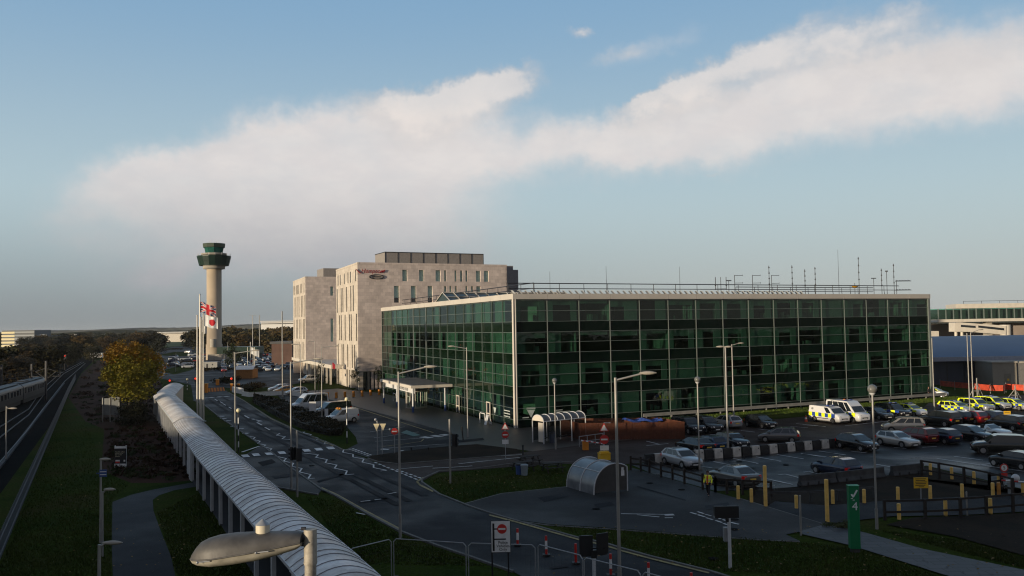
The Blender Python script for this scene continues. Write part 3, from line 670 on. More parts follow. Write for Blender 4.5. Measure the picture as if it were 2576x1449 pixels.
# ---------------------------------------------------------------- roof antennas (each its own thing)
def roof_pt(px, v):
    w = Wall(A0 + VX * v, UX, NX); u, z = w.hit(px, 740); return w.p(u, 15.9)
def antenna(px, py_top, label, kind='whip', v=8.0, w=1.2):
    p = roof_pt(px, v); h = htop(p, py_top) - 15.9
    t = thing('roof_antenna', label, 'antenna', p, 0, 'antennas on the glass office roof'); a = Vector((0, 0, 0))
    m = MB(); m.tube(a, (0, 0, h), .05 if kind != 'whip' else .04, .018 if kind == 'whip' else .04, 6); m.build('mast', M['dark_metal'], t)
    m = MB()
    if kind == 'dipole':
        for k in range(4):
            z = h * (1 - .17 * k); m.tube((0, -.02, z - .28), (0, -.02, z - .12), .11, n=6); m.tube((-.02, 0, z), (.02, 0, z + .02), .1, n=6)
    elif kind == 'yagi':
        for z in (h * .98, h * .66): m.tube((0, 0, z), (w, 0, z), .035, n=5); m.tube((w, 0, z - .1), (w, 0, z + .12), .03, n=5)
    elif kind == 'tee': m.tube((-.4, 0, h), (.4, 0, h), .07, n=6)
    elif kind == 'twin':
        m.tube((-.8, 0, h * .45), (.8, 0, h * .45), .05, n=6)
        for x in (-.8, .8): m.tube((x, 0, h * .4), (x, 0, h), .05, n=6); m.ball((x, 0, h * .62), .12, 6)
    elif kind == 'yagis':
        for k in range(2):
            m.tube((-.2, 0, h * (.95 - .5 * k)), (2.6, .3, h * (.95 - .5 * k)), .05, n=6)
            for j in range(5): m.tube((.2 + j * .5, -.6 + .05 * j, h * (.95 - .5 * k)), (.2 + j * .5, .6, h * (.95 - .5 * k) + .15), .045, n=5)
    elif kind == 'dish':
        m.lathe([(.05, 0), (.45, .12), (.6, .3), (.62, .3)], 16, (0, -.1, h * .7))
    elif kind == 'head': m.tube((0, 0, h - .05), (0, 0, h + .15), .22, n=8)
    if m.v: m.build('aerial', M['dark_metal'] if kind != 'dish' else M['amber'], t)
for a in [(1384, 683, 'thin whip antenna above the second bay of the roof edge'), (1526, 669, 'tall dark whip antenna on the left third of the office roof'), (1711, 671, 'dark whip antenna with thick foot near the middle of the office roof'),
          (1814, 697, 'twin armed antenna with two small bulbs on the office roof', 'twin'), (1834, 706, 'short T topped mast beside the twin armed antenna', 'tee'), (1849, 692, 'small two bar antenna right of the T topped mast', 'yagi'), (1894, 692, 'small two bar antenna standing clear of the others', 'yagi'),
          (1936, 670, 'stacked dipole mast with two side bars', 'dipole'), (1942, 692, 'low two bar antenna behind the stacked dipole mast', 'yagi', 12), (1994, 669, 'stacked dipole mast over the small white roof vent', 'dipole'), (2026, 679, 'short thick dipole mast between two slim dipole masts', 'dipole'), (2052, 673, 'stacked dipole mast with a hooked tip', 'dipole'),
          (2111, 628, 'tallest hair thin whip antenna on the office roof', 'whip'), (2162, 648, 'whip antenna with dipoles below beside the tan dish', 'dipole'), (2151, 712, 'small tan dish antenna behind the roof guard rail', 'dish'), (2199, 700, 'short mast with a flat T top near the right roof end', 'tee'), (2219, 677, 'slim dipole mast left of the mast with a flat head', 'dipole'),
          (2232, 683, 'mast with a flat square head near the right roof end', 'head'), (2250, 665, 'rightmost tall dipole mast on the office roof', 'dipole'), (2256, 705, 'cluster of sideways yagi aerials at the right roof end', 'yagis')]: antenna(*a)

# ---------------------------------------------------------------- hotel
HC = Vector((-31.0, 175.5, 0))
ht = thing('stone_hotel', 'pale stone hotel of two tall blocks with slit windows behind the glass office', 'hotel', HC)
W1 = Wall(HC, VX, NV); S1 = Wall(HC, UX, NX)
HT = 25.3
def block(v0, v1, rows, ulen, sops, top, du=0.0):
    HC = Vector((-31.0, 175.5, 0)) + UX * du; w = Wall(HC, VX, NV)
    ops = [(v0 + a * (v1 - v0) - .5, v0 + a * (v1 - v0) + .5, z0, z1) for (z0, z1, fs) in rows for a in fs]
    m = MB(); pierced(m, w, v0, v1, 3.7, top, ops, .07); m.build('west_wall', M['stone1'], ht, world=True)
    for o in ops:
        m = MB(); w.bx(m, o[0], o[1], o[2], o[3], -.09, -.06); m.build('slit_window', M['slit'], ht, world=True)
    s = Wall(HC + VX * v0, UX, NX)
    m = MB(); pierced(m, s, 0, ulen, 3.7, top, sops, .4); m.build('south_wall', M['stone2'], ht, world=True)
    for o in sops:
        m = MB(); s.bx(m, o[0], o[1], o[2], o[3], -.42, -.36)
        if o[4:]: s.bx(m, o[0], o[1], o[2], o[2] + o[4], -.355, -.34, 1)
        m.build('window', [M['hotelglass'], M['carglass']], ht, world=True)
    a, c = HC + VX * v0, HC + VX * v1
    m = MB(); m.prism([a + UX * .5 + VX * .5, a + UX * (ulen - .5) + VX * .5, c + UX * (ulen - .5) - VX * .5, c + UX * .5 - VX * .5], 3.6, top - .4); m.build('inner_mass', M['roofdark'], ht, world=True)
    m = MB(); w.bx(m, v0 - .05, v1, top, top + .35, -.4, .05); s.bx(m, .4, ulen, top, top + .35, -.4, .05, 1); m.build('parapet', [M['stone1'], M['stone2']], ht, world=True)
    m = MB(); e = Wall(HC + VX * v0 + UX * ulen, VX, UX); e.bx(m, 0, v1 - v0, 0, top + .3, -.3, 0); e2 = Wall(HC + VX * v1, UX, -NX); e2.bx(m, 0, ulen, 0, top + .3, -.3, 0); m.build('rear_wall', M['stone2'], ht, world=True)
    return w, s
ROWS1 = [(21.9, 24.2, (.90, .79, .593, .42, .31, .08)), (15.9, 21.2, (.95, .75, .67, .49, .30, .19)), (9.8, 15.3, (.84, .756, .57, .37, .29, .06)), (4.2, 9.0, (.92, .73, .65, .46, .256, .163))]
SO = []
for (x0, x1) in [(975, 1040), (1190, 1255), (1402, 1467), (1510, 1540), (1645, 1675), (1715, 1747), (1785, 1813), (1920, 1980), (2022, 2085)]:
    a, z1 = S1.hz('H', x0, 320); c, z0 = S1.hz('H', x1, 468); SO.append((a, c, z0, z1))
z_t = SO[0][3]; z_b = SO[0][2]
SO = [(a, c, z_b, z_t) for a, c, _, _ in SO]
for (x0, x1, k) in [(868, 935, 1), (1086, 1152, 1), (1300, 1362, 1), (1510, 1540, 0), (1580, 1608, 0), (1648, 1676, 0), (1785, 1813, 0), (1856, 1883, 0), (1924, 1984, 1)]:
    a, z1 = S1.hz('H', x0, 512); c, _ = S1.hz('H', x1, 512); SO.append((a, c, z_t - 3.35 - (z_t - z_b) * 1.45, z_t - 3.35) + ((1.0,) if k else ()))
UL = S1.hit(*Z('H', 2316, 300))[0]
w1, s1 = block(0, 23.5, ROWS1, UL, SO, HT)
ROWS2 = [(21.9, 24.4, (.93, .85, .7, .63, .55, .36, .28, .1)), (15.6, 21.2, (.85, .76, .6, .50, .30, .20, .05)), (9.8, 15.0, (.93, .74, .64, .46, .36, .16, .08)), (4.2, 9.0, (.85, .7, .6, .5, .28, .15))]
w2, s2 = block(55, 78, ROWS2, 30, [(6.5, 7.3, 21, 23.4), (6.5, 7.3, 9, 15)], HT + .3, -2.2)
m = MB(); e = Wall(HC + UX * UL + VX * 3, UX, NX); e.bx(m, .05, 4.0, 0, HT - .5, -14, 0); e.bx(m, .05, 3.0, HT - .5, HT + .4, -14, -.5); m.build('stair_tower', mat('dark_cladding', (.17, .17, .18), .6), ht, world=True)
m = MB()
a, _ = S1.hz('H', 755, 240, -5); c, _ = S1.hz('H', 2015, 240, -5); S1.bx(m, a, c, HT - .3, HT + 2.9, -12, -5, 0)
for k in range(9): S1.bx(m, a + (c - a) * k / 8 - .06, a + (c - a) * k / 8 + .06, HT, HT + 2.95, -4.99, -4.93, 1)
S1.bx(m, a - .05, c + .05, HT + 2.9, HT + 3.05, -12.05, -4.9, 1); w_ = Wall(HC + UX * (a - .06) + VX * 5, VX, -UX); w_.bx(m, 0, 7, HT, HT + 2.85, 0, .05, 2)
m.build('roof_plant_screen', [M['plant'], M['dark_metal'], M['plantside']], ht, world=True)
m = MB(); s2.bx(m, 5.2, 14, HT, HT + 3.0, -9, -2, 0); Wall(HC + VX * 57 + UX * 5.15, VX, -UX).bx(m, 0, 7, HT, HT + 2.95, 0, .05, 1); m.build('roof_plant_screen', [M['plant'], M['plantside']], ht, world=True)
# ground floor: glazed behind stone piers, with a long cream canopy over the entrance court
m = MB(); W1.bx(m, 0, 78, 0, 3.6, -1.5, -1.0); m.build('ground_floor_glazing', mat('shop_glazing', (.035, .035, .03), .1, 0, .5, .3), ht, world=True)
for va, vb in [(v - .4, v + .4) for v in (.4, 2.2, 7.8, 10.2, 23.2, 55.4, 59, 77.5)] + [(12.5, 20.5), (60.5, 75.5)]:
    m = MB(); W1.bx(m, va, vb, 0, 3.7, -.95, -.01); m.build('stone_pier', M['stone1'], ht, world=True)
m = MB(); W1.bx(m, 23.6, 54.9, 0, 4.2, -14, -9); m.build('link_building', M['stone1'], ht, world=True)
m = MB(); W1.bx(m, 17, 80, 3.66, 4.45, .05, 2.4); W1.bx(m, 23.7, 54.8, 3.66, 4.45, -9, 0.04); m.build('entrance_canopy', M['cream'], ht, world=True)
for v in (21, 26, 31.5, 37, 43, 49, 55, 79):
    m = MB(); W1.bx(m, v - .2, v + .2, 0, 3.65, 1.6, 2.0); m.build('canopy_post', M['cream'], ht, world=True)
m = MB()
S1.bx(m, 0, 22, 0, 3.7, -.8, -.5, 0)
u = .3
while u < 22: S1.bx(m, u, u + .45, 0, 3.6, -.48, -.1, 1 if int(u * 7) % 3 else 2); u += .8
S1.bx(m, 0, 22, 3.6, 3.75, -.8, .02, 1); m.build('slatted_base', [M['int_dark'], mat('slat_stone', (.30, .26, .20), .8), M['stone2']], ht, world=True)
# red script sign with a small oval below, high on the front block
M['signred'] = mat('sign_red', (.33, .012, .02), .4)
u0, zz = S1.hz('H', 425, 372); u1, _ = S1.hz('H', 720, 372)
o = letter('Hampton', (u1 - u0) / 4.0, S1, (u0 + u1) / 2 + .2, zz + .55, .12, M['signred'], ht, 'sign_lettering', 'CENTER', .28)
m = MB()
for (ua, ub, za, zb) in ((u0 - .8, u0 + .2, zz + .9, zz + .1), (u1 - .5, u1 + .5, zz + .3, zz + .8), (u1 + .5, u1 + .2, zz + .8, zz + .35)): m.tube(S1.p(ua, za, .12), S1.p(ub, zb, .12), .09, n=6)
m.build('sign_swash', M['signred'], ht, world=True)
ou, oz = S1.hz('H', 645, 412); m = MB()
ring = [S1.p(ou + 1.5 * math.cos(t * math.pi / 14), oz + .42 * math.sin(t * math.pi / 14), .1) for t in range(29)]
m.path(ring, .09, 6); S1.bx(m, ou - .9, ou + .9, oz - .12, oz + .12, .04, .1); m.build('sign_oval', M['trim'], ht, world=True)
u, z = W1.hz('4h', 515, 1080, 2.4); m = MB(); W1.bx(m, u - 1.5, u - .1, z - .55, z + .5, 2.42, 2.5, 0); W1.bx(m, u + .1, u + 1.4, z - .55, z + .75, 2.42, 2.5, 0); W1.bx(m, u - 1.4, u - .2, z - 2.0, z - 1.5, 2.35, 2.44, 1); m.build('entrance_sign', [M['signred'], M['trim']], ht, world=True)

# ---------------------------------------------------------------- control tower
tb = Vector((-126.6, 371.3, 0)); ct = thing('control_tower', 'tall round concrete control tower with a dark green flared cab', 'control tower', tb)
def tz(y): return 12.4 + .1688 * (830.5 - y)
m = MB(); m.lathe([(3.35, 0), (3.35, 6.5), (3.05, 6.6), (3.05, 38.6)], 40); m.build('shaft', M['towerc'], ct)
m = MB(); m.lathe([(3.1, 38.3), (4.4, 38.5), (4.55, 39.9), (3, 40)], 40); m.build('collar', M['concrete'], ct)
m = MB(); m.lathe([(4.5, 39.8), (6.05, 39.9), (6.95, 43.6), (7.0, 44.0), (4, 44.05)], 16, sm=False); m.build('lower_ring', M['towergreen'], ct)
m = MB()
for k in range(7): m.lathe([(6.1 + .13 * k, 40.2 + .5 * k), (6.16 + .13 * k, 40.25 + .5 * k), (6.1 + .13 * k, 40.3 + .5 * k)], 16, sm=False)
m.build('ring_fins', M['dark_metal'], ct)
m = MB(); m.lathe([(4.2, 44.0), (5.3, 44.6), (5.35, 45.1), (3.6, 45.3)], 16, sm=False); m.build('gallery', M['concrete'], ct)
m = MB(); m.lathe([(3.6, 45.2), (4.15, 47.6)], 10, sm=False); m.build('cab_glass', M['towerglass'], ct)
m = MB(); m.lathe([(4.1, 47.5), (4.6, 47.7), (4.75, 49.0), (4.7, 49.3), (3, 49.4)], 10, sm=False); m.build('cab_roof', mat('cab_roof_panel', (.035, .055, .035), .5), ct)
m = MB()
for i in range(16):
    t = i * math.pi / 8; m.tube((6.8 * math.cos(t), 6.8 * math.sin(t), 44), (6.8 * math.cos(t), 6.8 * math.sin(t), 45.1), .06, n=5)
for i in range(7): m.tube((-3 + i, 1 - (i % 3), 49.3), (-3 + i, 1 - (i % 3), 50 + .5 * (i % 3)), .06, n=5)
m.build('roof_aerials', M['white_metal'], ct)
m = MB(); m.tube((.9, -4.2, 5.4), (.9, -4.2, 8.8), 1.2, n=18); m.build('vent_drum', M['concrete'], ct)
tbld = thing('tower_base_building', 'low dark green building with a pale wall at the foot of the control tower', 'building', tb + Vector((4, -4, 0)))
m = MB(); m.bx(-.8, 16, -2, 8, 2.6, 5.4); m.build('green_upper', M['towergreen'], tbld)
m = MB(); m.bx(-4, 10, -4, -2.2, 0, 2.5); m.build('pale_wall', M['concrete'], tbld)
m = MB(); m.bx(-.5, 15.5, -1.8, 7.8, 0, 2.58); m.build('ground_floor', M['int_dark'], tbld)

# ---------------------------------------------------------------- buildings on the right
def boxb(name, label, cat, fr, x0, y0, x1, y1, Y, depth, m, roofm=None, group=None):
    a, c = at(*Z(fr, x0, y1), Y), at(*Z(fr, x1, y0), Y)
    t = thing(name, label, cat, (a.x, Y, 0), 0, group); b = MB(); b.bx(a.x, c.x, Y, Y + depth, min(a.z, 0) if a.z < 3 else a.z, c.z); b.build('wall', m, t, world=True); return t, a, c
Y = 330
t = thing('glazed_concourse', 'raised airport concourse with green glazing and a pale roof', 'terminal building', at(*Z('Q', 330, 430), Y).xy.to_3d())
a, c = at(*Z('Q', 325, 428), Y), at(*Z('Q', 1900, 280), Y); x0, z0, x1, z1 = a.x, a.z, c.x, c.z
m = MB(); m.bx(x0, x1, Y, Y + 24, z0, z1); m.build('glazing', tinted_glass('concourse_glass', (.6, .85, .72), 1.45, (.8, 1, .9)), t, world=True)
m = MB(); m.bx(x0 + 3, x1, Y + 7, Y + 20, z0, z1 - .3); m.build('interior', M['int_dark'], t, world=True)
n = 18
for i in range(n):
    x = x0 + (x1 - x0) * i / n; m = MB(); m.bx(x, x + .35, Y - .15, Y + .1, z0, z1); m.build('mullion', M['mullion'], t, world=True)
m = MB(); m.bx(x0 - .5, x1, Y - .6, Y + 25, z0 - 1.1, z0 - .02); m.build('floor_edge', M['cream'], t, world=True)
zt = at(*Z('Q', 800, 245), Y).z
m = MB(); m.prism([(x0 + 8, Y + 2), (x1, Y + 2), (x1, Y + 22), (x0 + 14, Y + 22)], z1 + .02, zt); m.build('roof', M['cream'], t, world=True)
m = MB()
for i in range(10): m.tube((x0 + 14 + i * 7, Y + 8, zt), (x0 + 14 + i * 7, Y + 8, zt + 1.2), .08, n=5)
m.tube((x0 + 14, Y + 8, zt + 1.1), (x0 + 80, Y + 8, zt + 1.1), .07, n=5); m.build('roof_rail', M['dark_metal'], t, world=True)
for i in range(5):
    m = MB(); m.bx(x0 + 20 + i * 20, x0 + 22 + i * 20, Y + 3, Y + 6, 0, z0 - 1.1); m.build('pier', M['concrete'], t, world=True)
boxb('concrete_wall', 'tan concrete wall behind the blue roofed shed', 'wall', 'Q', 180, 455, 1900, 700, 345, 3, mat('tan_render', (.30, .25, .22), .85, 0, .12, .1))
boxb('ground_trailer', 'pale box trailer parked behind the blue roof', 'trailer', 'Q', 228, 562, 335, 660, 300, 5, M['cream'])
Y = 290; t = thing('jet_bridge', 'cream jet bridge with a strip of windows above the blue roof', 'jet bridge', at(*Z('Q', 560, 640), Y).xy.to_3d())
pts = [at(*Z('Q', *p), Y) for p in [(520, 570), (520, 465), (575, 462), (1110, 500), (1110, 605), (700, 572)]]
m = MB(); n = len(pts); vs = [(p.x, Y, p.z) for p in pts] + [(p.x, Y + 4, p.z) for p in pts]
m.add(vs, [tuple(range(n)), tuple(range(2 * n - 1, n - 1, -1))] + [(i, n + i, n + (i + 1) % n, (i + 1) % n) for i in range(n)]); m.build('tunnel', M['cream'], t, world=True)
m = MB()
for (xa, ya, xb, yb) in [(590, 500, 760, 512), (790, 508, 1090, 540)]:
    p, q = at(*Z('Q', xa, ya), Y), at(*Z('Q', xb, yb), Y); m.obb((p.x, Y - .04, p.z - .45), (q.x - p.x, 0, q.z - p.z), (0, .03, 0), (0, 0, .75))
m.build('window_strip', M['carglass'], t, world=True)
p = at(*Z('Q', 1142, 560), Y); m = MB(); m.lathe([(1.7, p.z - 1.9), (1.7, p.z + 2.0)], 18, (p.x, Y + 2, 0)); m.build('rotunda', M['cream'], t, world=True)
for x in (570, 640, 1142):
    p = at(*Z('Q', x, 640), Y); m = MB(); m.tube((p.x, Y + 2, 0), (p.x, Y + 2, at(*Z('Q', x, 570), Y).z), .5, n=8); m.build('leg', M['cream'], t, world=True)
boxb('service_truck', 'white service truck body parked under the jet bridge', 'truck', 'Q', 668, 612, 918, 660, 280, 4, M['white'])
Y = 165; t = thing('blue_roof_shed', 'long shed with a curved slate blue roof and dark walls', 'shed', at(*Z('Q', 240, 1180), Y).xy.to_3d())
xa, xb = at(*Z('Q', 225, 900), Y).x, 150
zg = at(*Z('Q', 600, 878), Y).z
m = MB(); prof = [(Y - 1.2, zg), (Y + 2, zg + 1.0), (Y + 8, zg + 2.0), (Y + 16, zg + 2.9), (Y + 26, zg + 3.4), (Y + 40, zg + 3.4)]
vs = []
for x in (xa - 4, xb): vs += [(x, y, z) for y, z in prof]
k = len(prof); m.add(vs, [(i, k + i, k + i + 1, i + 1) for i in range(k - 1)], 0, True); m.build('roof', M['blueroof'], t, world=True)
m = MB(); m.bx(xa - 4, xb, Y - 1.5, Y - 1.15, zg - .45, zg + .35); m.build('gutter', mat('gutter_metal', (.28, .31, .38), .5), t, world=True)
m = MB(); m.bx(xa - 3, xb, Y, Y + 36, 0, zg - .1); m.build('wall', M['steelblue'], t, world=True)
m = MB()
for i in range(24): m.bx(xa + i * 3.2, xa + i * 3.2 + .12, Y - .08, Y - .01, 0, zg - .2)
m.build('wall_ribs', M['dark_metal'], t, world=True)
t = thing('plant_room', 'small pale plant room with a yellow signed door beside the blue roofed shed', 'outbuilding', GZ('Q', 1050, 1192)); p, q = GZ('Q', 960, 1190), GZ('Q', 1240, 1200)
Y = 158; zt = at(*Z('Q', 1100, 930), Y).z; p = at(*Z('Q', 962, 1190), Y); q = at(*Z('Q', 1240, 1190), Y)
m = MB(); m.bx(p.x, q.x, Y, Y + 6, 0, zt); m.build('wall', mat('plant_room_wall', (.30, .27, .22), .7, 0, .1, .3), t, world=True)
m = MB(); m.bx(p.x - .15, q.x + .15, Y - .15, Y + 6, zt + .01, zt + .25); m.build('roof', M['concrete'], t, world=True)
d0 = at(*Z('Q', 1100, 1180), Y).x; m = MB(); m.bx(d0, d0 + 1.1, Y - .06, Y - .01, 0, 2.3); m.build('door', mat('door_grey', (.22, .20, .16), .6), t, world=True)
m = MB(); m.bx(d0 + .4, d0 + .75, Y - .09, Y - .065, 1.0, 1.4); m.build('door_sign', M['signyellow'], t, world=True)
t = thing('grey_outbuilding', 'grey flat roofed outbuilding at the far right beside the plant room', 'outbuilding', (q.x + 2, Y, 0)); m = MB(); m.bx(q.x + .3, q.x + 30, Y + .5, Y + 8, 0, zt - .1); m.build('wall', mat('grey_render', (.16, .155, .15), .8), t, world=True)
m = MB(); m.bx(q.x + .2, q.x + 30, Y + .3, Y + 8, zt - .09, zt + .2); m.build('roof', M['concrete'], t, world=True)
# netting fence and tripods in front
t = thing('safety_netting', 'sagging orange red safety netting strung in front of the plant room', 'netting fence', GZ('Q', 950, 1260)); m = MB()
npts = [(350, 1150, 1200), (520, 1165, 1220), (700, 1160, 1235), (930, 1180, 1260), (1090, 1190, 1262), (1110, 1192, 1245), (1319, 1205, 1258), (1500, 1210, 1262)]
nb_ = [GZ('Q', x, y1 + 25) for x, y0, y1 in npts]
for (p, q), (a, c) in zip(zip(nb_, nb_[1:]), zip(npts, npts[1:])): m.obb((p.x, p.y, .45), (q.x - p.x, q.y - p.y, 0), (0, .04, 0), (0, 0, .95))
m.build('mesh', M['netting'], t, world=True)
for p in nb_:
    m = MB(); m.tube((p.x, p.y - .05, 0), (p.x, p.y - .05, 1.6), .04, n=6); m.build('post', M['pole'], t, world=True)
for (x, y, yt, lb) in [(780, 1310, 1105, 'steel tripod stand left of the orange netting panel'), (1222, 1345, 1190, 'steel tripod stand in front of the orange netting at far right')]:
    p = GZ('Q', x, y); h = htop(p, Z('Q', x, yt)[1]); t = thing('steel_tripod', lb, 'tripod', p, 0, 'steel tripods by the orange netting'); m = MB(); m.tube((0, 0, 0), (0, 0, h), .09, n=8); m.build('mast', M['pole'], t)
    for k in range(3):
        a = k * 2.094 + .3; m = MB(); m.tube((math.cos(a) * 1.1, math.sin(a) * 1.1, 0), (0, 0, h * .75), .06, n=6); m.build('leg', M['pole'], t)
    m = MB(); q = [(math.cos(k * 2.094 + .3) * .7, math.sin(k * 2.094 + .3) * .7, h * .27) for k in range(3)]; m.path(q + q[:1], .05, 6); m.build('brace', M['pole'], t)

# ---------------------------------------------------------------- far buildings on the left
Y = 700; a, c = at(*Z('1', 20, 612), Y), at(*Z('1', 450, 476), Y)
t = thing('far_office', 'distant office block with pale window bands catching yellow sun at its end', 'office building', (a.x, Y, 0))
mid = at(*Z('1', 345, 500), Y).x
m = MB(); m.bx(a.x, mid, Y, Y + 25, 0, c.z); m.bx(mid, c.x, Y + 3, Y + 25, 0, c.z - 4.5); m.build('wall', mat('far_office_wall', (.11, .12, .13), .6), t, world=True)
for k in range(5):
    m = MB(); z = c.z - 1.0 - k * (c.z - 2) / 5
    sp = at(*Z('1', 147, 500), Y).x
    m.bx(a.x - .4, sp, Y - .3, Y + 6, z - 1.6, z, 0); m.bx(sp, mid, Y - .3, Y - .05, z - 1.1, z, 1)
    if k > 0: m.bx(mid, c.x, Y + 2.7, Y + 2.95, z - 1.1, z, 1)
    m.build('window_band', [mat('band_sun_reflection', (.75, .66, .38), .4), mat('band_grey', (.28, .31, .33), .4)], t, world=True)  # yellow end bands: the sun's reflection is painted into the window colour
for (fr, x0, y0, x1, y1, Y, nm, lb) in [('t', 1108, 885, 1480, 942, 620, 'far_warehouse', 'distant white warehouse with a dark roof line beside the hotel'), ('1', 1580, 492, 1880, 512, 1000, 'far_warehouse', 'distant long low cream building left of the flagpoles'),
                                        ('1', 700, 515, 1030, 542, 1100, 'far_warehouse', 'distant pale blue grey warehouse roof above the dark trees'), ('1', 985, 545, 1080, 585, 800, 'far_warehouse', 'distant small pale gabled building among the trees')]:
    a, c = at(*Z(fr, x0, y1), Y), at(*Z(fr, x1, y0), Y); t = thing(nm, lb, 'warehouse', (a.x, Y, 0)); m = MB()
    m.bx(a.x, c.x, Y, Y + 30, 0, c.z - 1.2); m.build('wall', M['white'] if 't' == fr else M['cream'] if Y == 1000 else mat('far_grey', (.3, .33, .36), .6), t, world=True)
    m = MB(); m.bx(a.x - .5, c.x + .5, Y - .5, Y + 30, c.z - 1.0, c.z); m.bx(a.x, c.x, Y - .3, Y - .05, c.z - 2.4, c.z - 1.9, 1) ; m.build('roof', [M['white_metal'], M['dark_metal']], t, world=True)
a, c = at(*Z('D', 2070, 400), 300), at(*Z('D', 2420, 190), 300)
t = thing('brick_building', 'dark brick building half hidden behind a tree beside the hotel', 'building', (a.x, 300, 0)); m = MB(); m.bx(a.x, c.x, 300, 315, 0, c.z); m.build('wall', M['brick'], t, world=True)
m = MB(); m.prism([(a.x - .5, 299.5), (c.x, 299.5), (c.x, 315), (a.x - .5, 315)], c.z + .01, c.z + .8); m.build('roof', M['roofdark'], t, world=True)
# unseen building added behind the viewpoint, its heights shaped to shade the near ground
t = thing('shade_building', 'unseen building added behind the viewpoint to shade the near ground', 'building', (-40, -12, 0)); m = MB(); m.bx(-44, 60, -34, -5, 0, 9.6); m.bx(-190, -44.01, -34, -5, 0, 12.7); m.build('wall', M['concrete'], t, world=True)
m = MB(); m.bx(-43.5, 60.5, -34.5, -4.5, 9.62, 10.0); m.bx(-190.5, -43.6, -34.5, -4.5, 12.72, 13.1); m.build('roof', M['roofdark'], t, world=True)
# ---------------------------------------------------------------- covered walkway
cw = thing('covered_walkway', 'long white covered walkway with an arched ribbed roof and dark sides', 'covered walkway', (-20, 59, 0))
le = [Vector((x, y, 0)) for x, y in [(-3.0, 22.5), (-8.63, 34.84), (-12.85, 43.58), (-16.4, 51.0), (-20.4, 59.38), (-24.5, 67.9), (-36.2, 93.3), (-54.0, 131.5), (-61.5, 155.0)]]
def along(pl, s):
    for a, c in zip(pl, pl[1:]):
        L = (c - a).length
        if s <= L: return a.lerp(c, s / L), (c - a).normalized()
        s -= L
    return pl[-1].copy(), (pl[-1] - pl[-2]).normalized()
tot = sum((c - a).length for a, c in zip(le, le[1:]))
cuts = [(0, 15.0, 2.66, 2.95), (15.0, 36.5, 2.70, 2.95), (36.5, 77.5, 2.66, 2.95), (77.5, 120.2, 2.78, 3.05), (120.0, tot, 2.74, 3.0)]
m_roof = ground('ribbed_roof', (.40, .36, .33), (.70, .69, .68), .45, 3.5, .35, .6, .15, 20, .4, rs=.5, fine=.16)
m_roof2 = ground('plain_roof', (.44, .40, .37), (.68, .66, .63), .4, 3.5, .5, .7, .15, 20, .3, rs=.5, fine=.16)
def arc(p, d, zb, w, t, rise=.55, dz=0.0):
    n = Vector((d.y, -d.x, 0)); 
    return p + n * (w * (t * .5 + .5) - .0) + Vector((0, 0, zb + rise * (1 - t * t) + dz))
for ci, (s0, s1, zb, w) in enumerate(cuts):
    m = MB(); st = []; s = s0
    while s < s1: st.append(s); s += 1.02
    st.append(s1); K = 10; rows = []
    for s in st:
        p, d = along(le, s); rows.append([arc(p, d, zb, w, -1 + 2 * k / K) for k in range(K + 1)])
    vs = [q for r_ in rows for q in r_]; n = K + 1
    m.add(vs, [(i * n + k, i * n + k + 1, (i + 1) * n + k + 1, (i + 1) * n + k) for i in range(len(st) - 1) for k in range(K)], 0, True)
    if ci < 3:
        for s in st[1:-1]:                 # standing seams
            p, d = along(le, s)
            for k in range(K):
                a, c = arc(p, d, zb, w, -1 + 2 * k / K, dz=.01), arc(p, d, zb, w, -1 + 2 * (k + 1) / K, dz=.004); m.tube(a, c, .028, n=5, mi=1, cap=False)
    for t in (-1, 1):
        for a, c in zip(st, st[1:]):
            (p, d), (q, e) = along(le, a), along(le, c); u, v = arc(p, d, zb, w, t, dz=-.12), arc(q, e, zb, w, t, dz=-.12); nn = Vector((d.y, -d.x, 0)) * .05
            m.obb(u - nn / 2, v - u, nn, (0, 0, .14), 2)
    for s in (s0 + .01, s1 - .01):
        p, d = along(le, s); q = [arc(p, d, zb, w, -1 + 2 * k / K, dz=-.02) for k in range(K + 1)]; m.add(q, [tuple(range(K + 1))], 2)
    m.build('roof_section', [m_roof if ci < 3 else m_roof2, mat('roof_seam', (.20, .20, .21), .6), M['white_metal']], cw, world=True)
s = 1.0
while s < tot:
    p, d = along(le, s); nn = Vector((d.y, -d.x, 0)); q = p + nn * .12
    m = MB(); m.box(q + Vector((0, 0, 1.32)), (.26, .2, 2.64), math.atan2(d.y, d.x)); m.build('post', M['white_metal'], cw, world=True)
    s += 4.55 if s < 72 else 3.6
m = MB(); s = 0
while s < tot - 2:
    p, d = along(le, s); q, _ = along(le, min(tot, s + 3)); nn = Vector((d.y, -d.x, 0))
    m.obb(p + nn * 2.6 + Vector((0, 0, .05)), q - p, nn * .06, (0, 0, 2.45)); s += 3
m.build('side_panel', mat('walkway_panel', (.012, .013, .015), .35), cw, world=True)
m = MB(); s = 0
while s < tot - 2:
    p, d = along(le, s); q, _ = along(le, min(tot, s + 3)); nn = Vector((d.y, -d.x, 0))
    m.obb(p + nn * .1 + Vector((0, 0, .045 + ZL * 0)), q - p, nn * 2.6, (0, 0, .03)); s += 3
m.build('walkway_floor', mat('walkway_floor', (.025, .025, .027), .7), cw, world=True)
p, d = along(le, 57.5); nn = Vector((d.y, -d.x, 0)); m = MB(); m.obb(p - d * 1.6 - nn * .04, d * 3.2, nn * .08, (0, 0, 2.6)); m.build('boarded_bay', M['white_metal'], cw, world=True)
p, d = along(le, tot); nn = Vector((d.y, -d.x, 0)); m = MB(); m.obb(p + nn * 2.9 - d * 24, d * 24, nn * .06, (0, 0, 2.6)); m.build('end_cladding', M['cream'], cw, world=True)

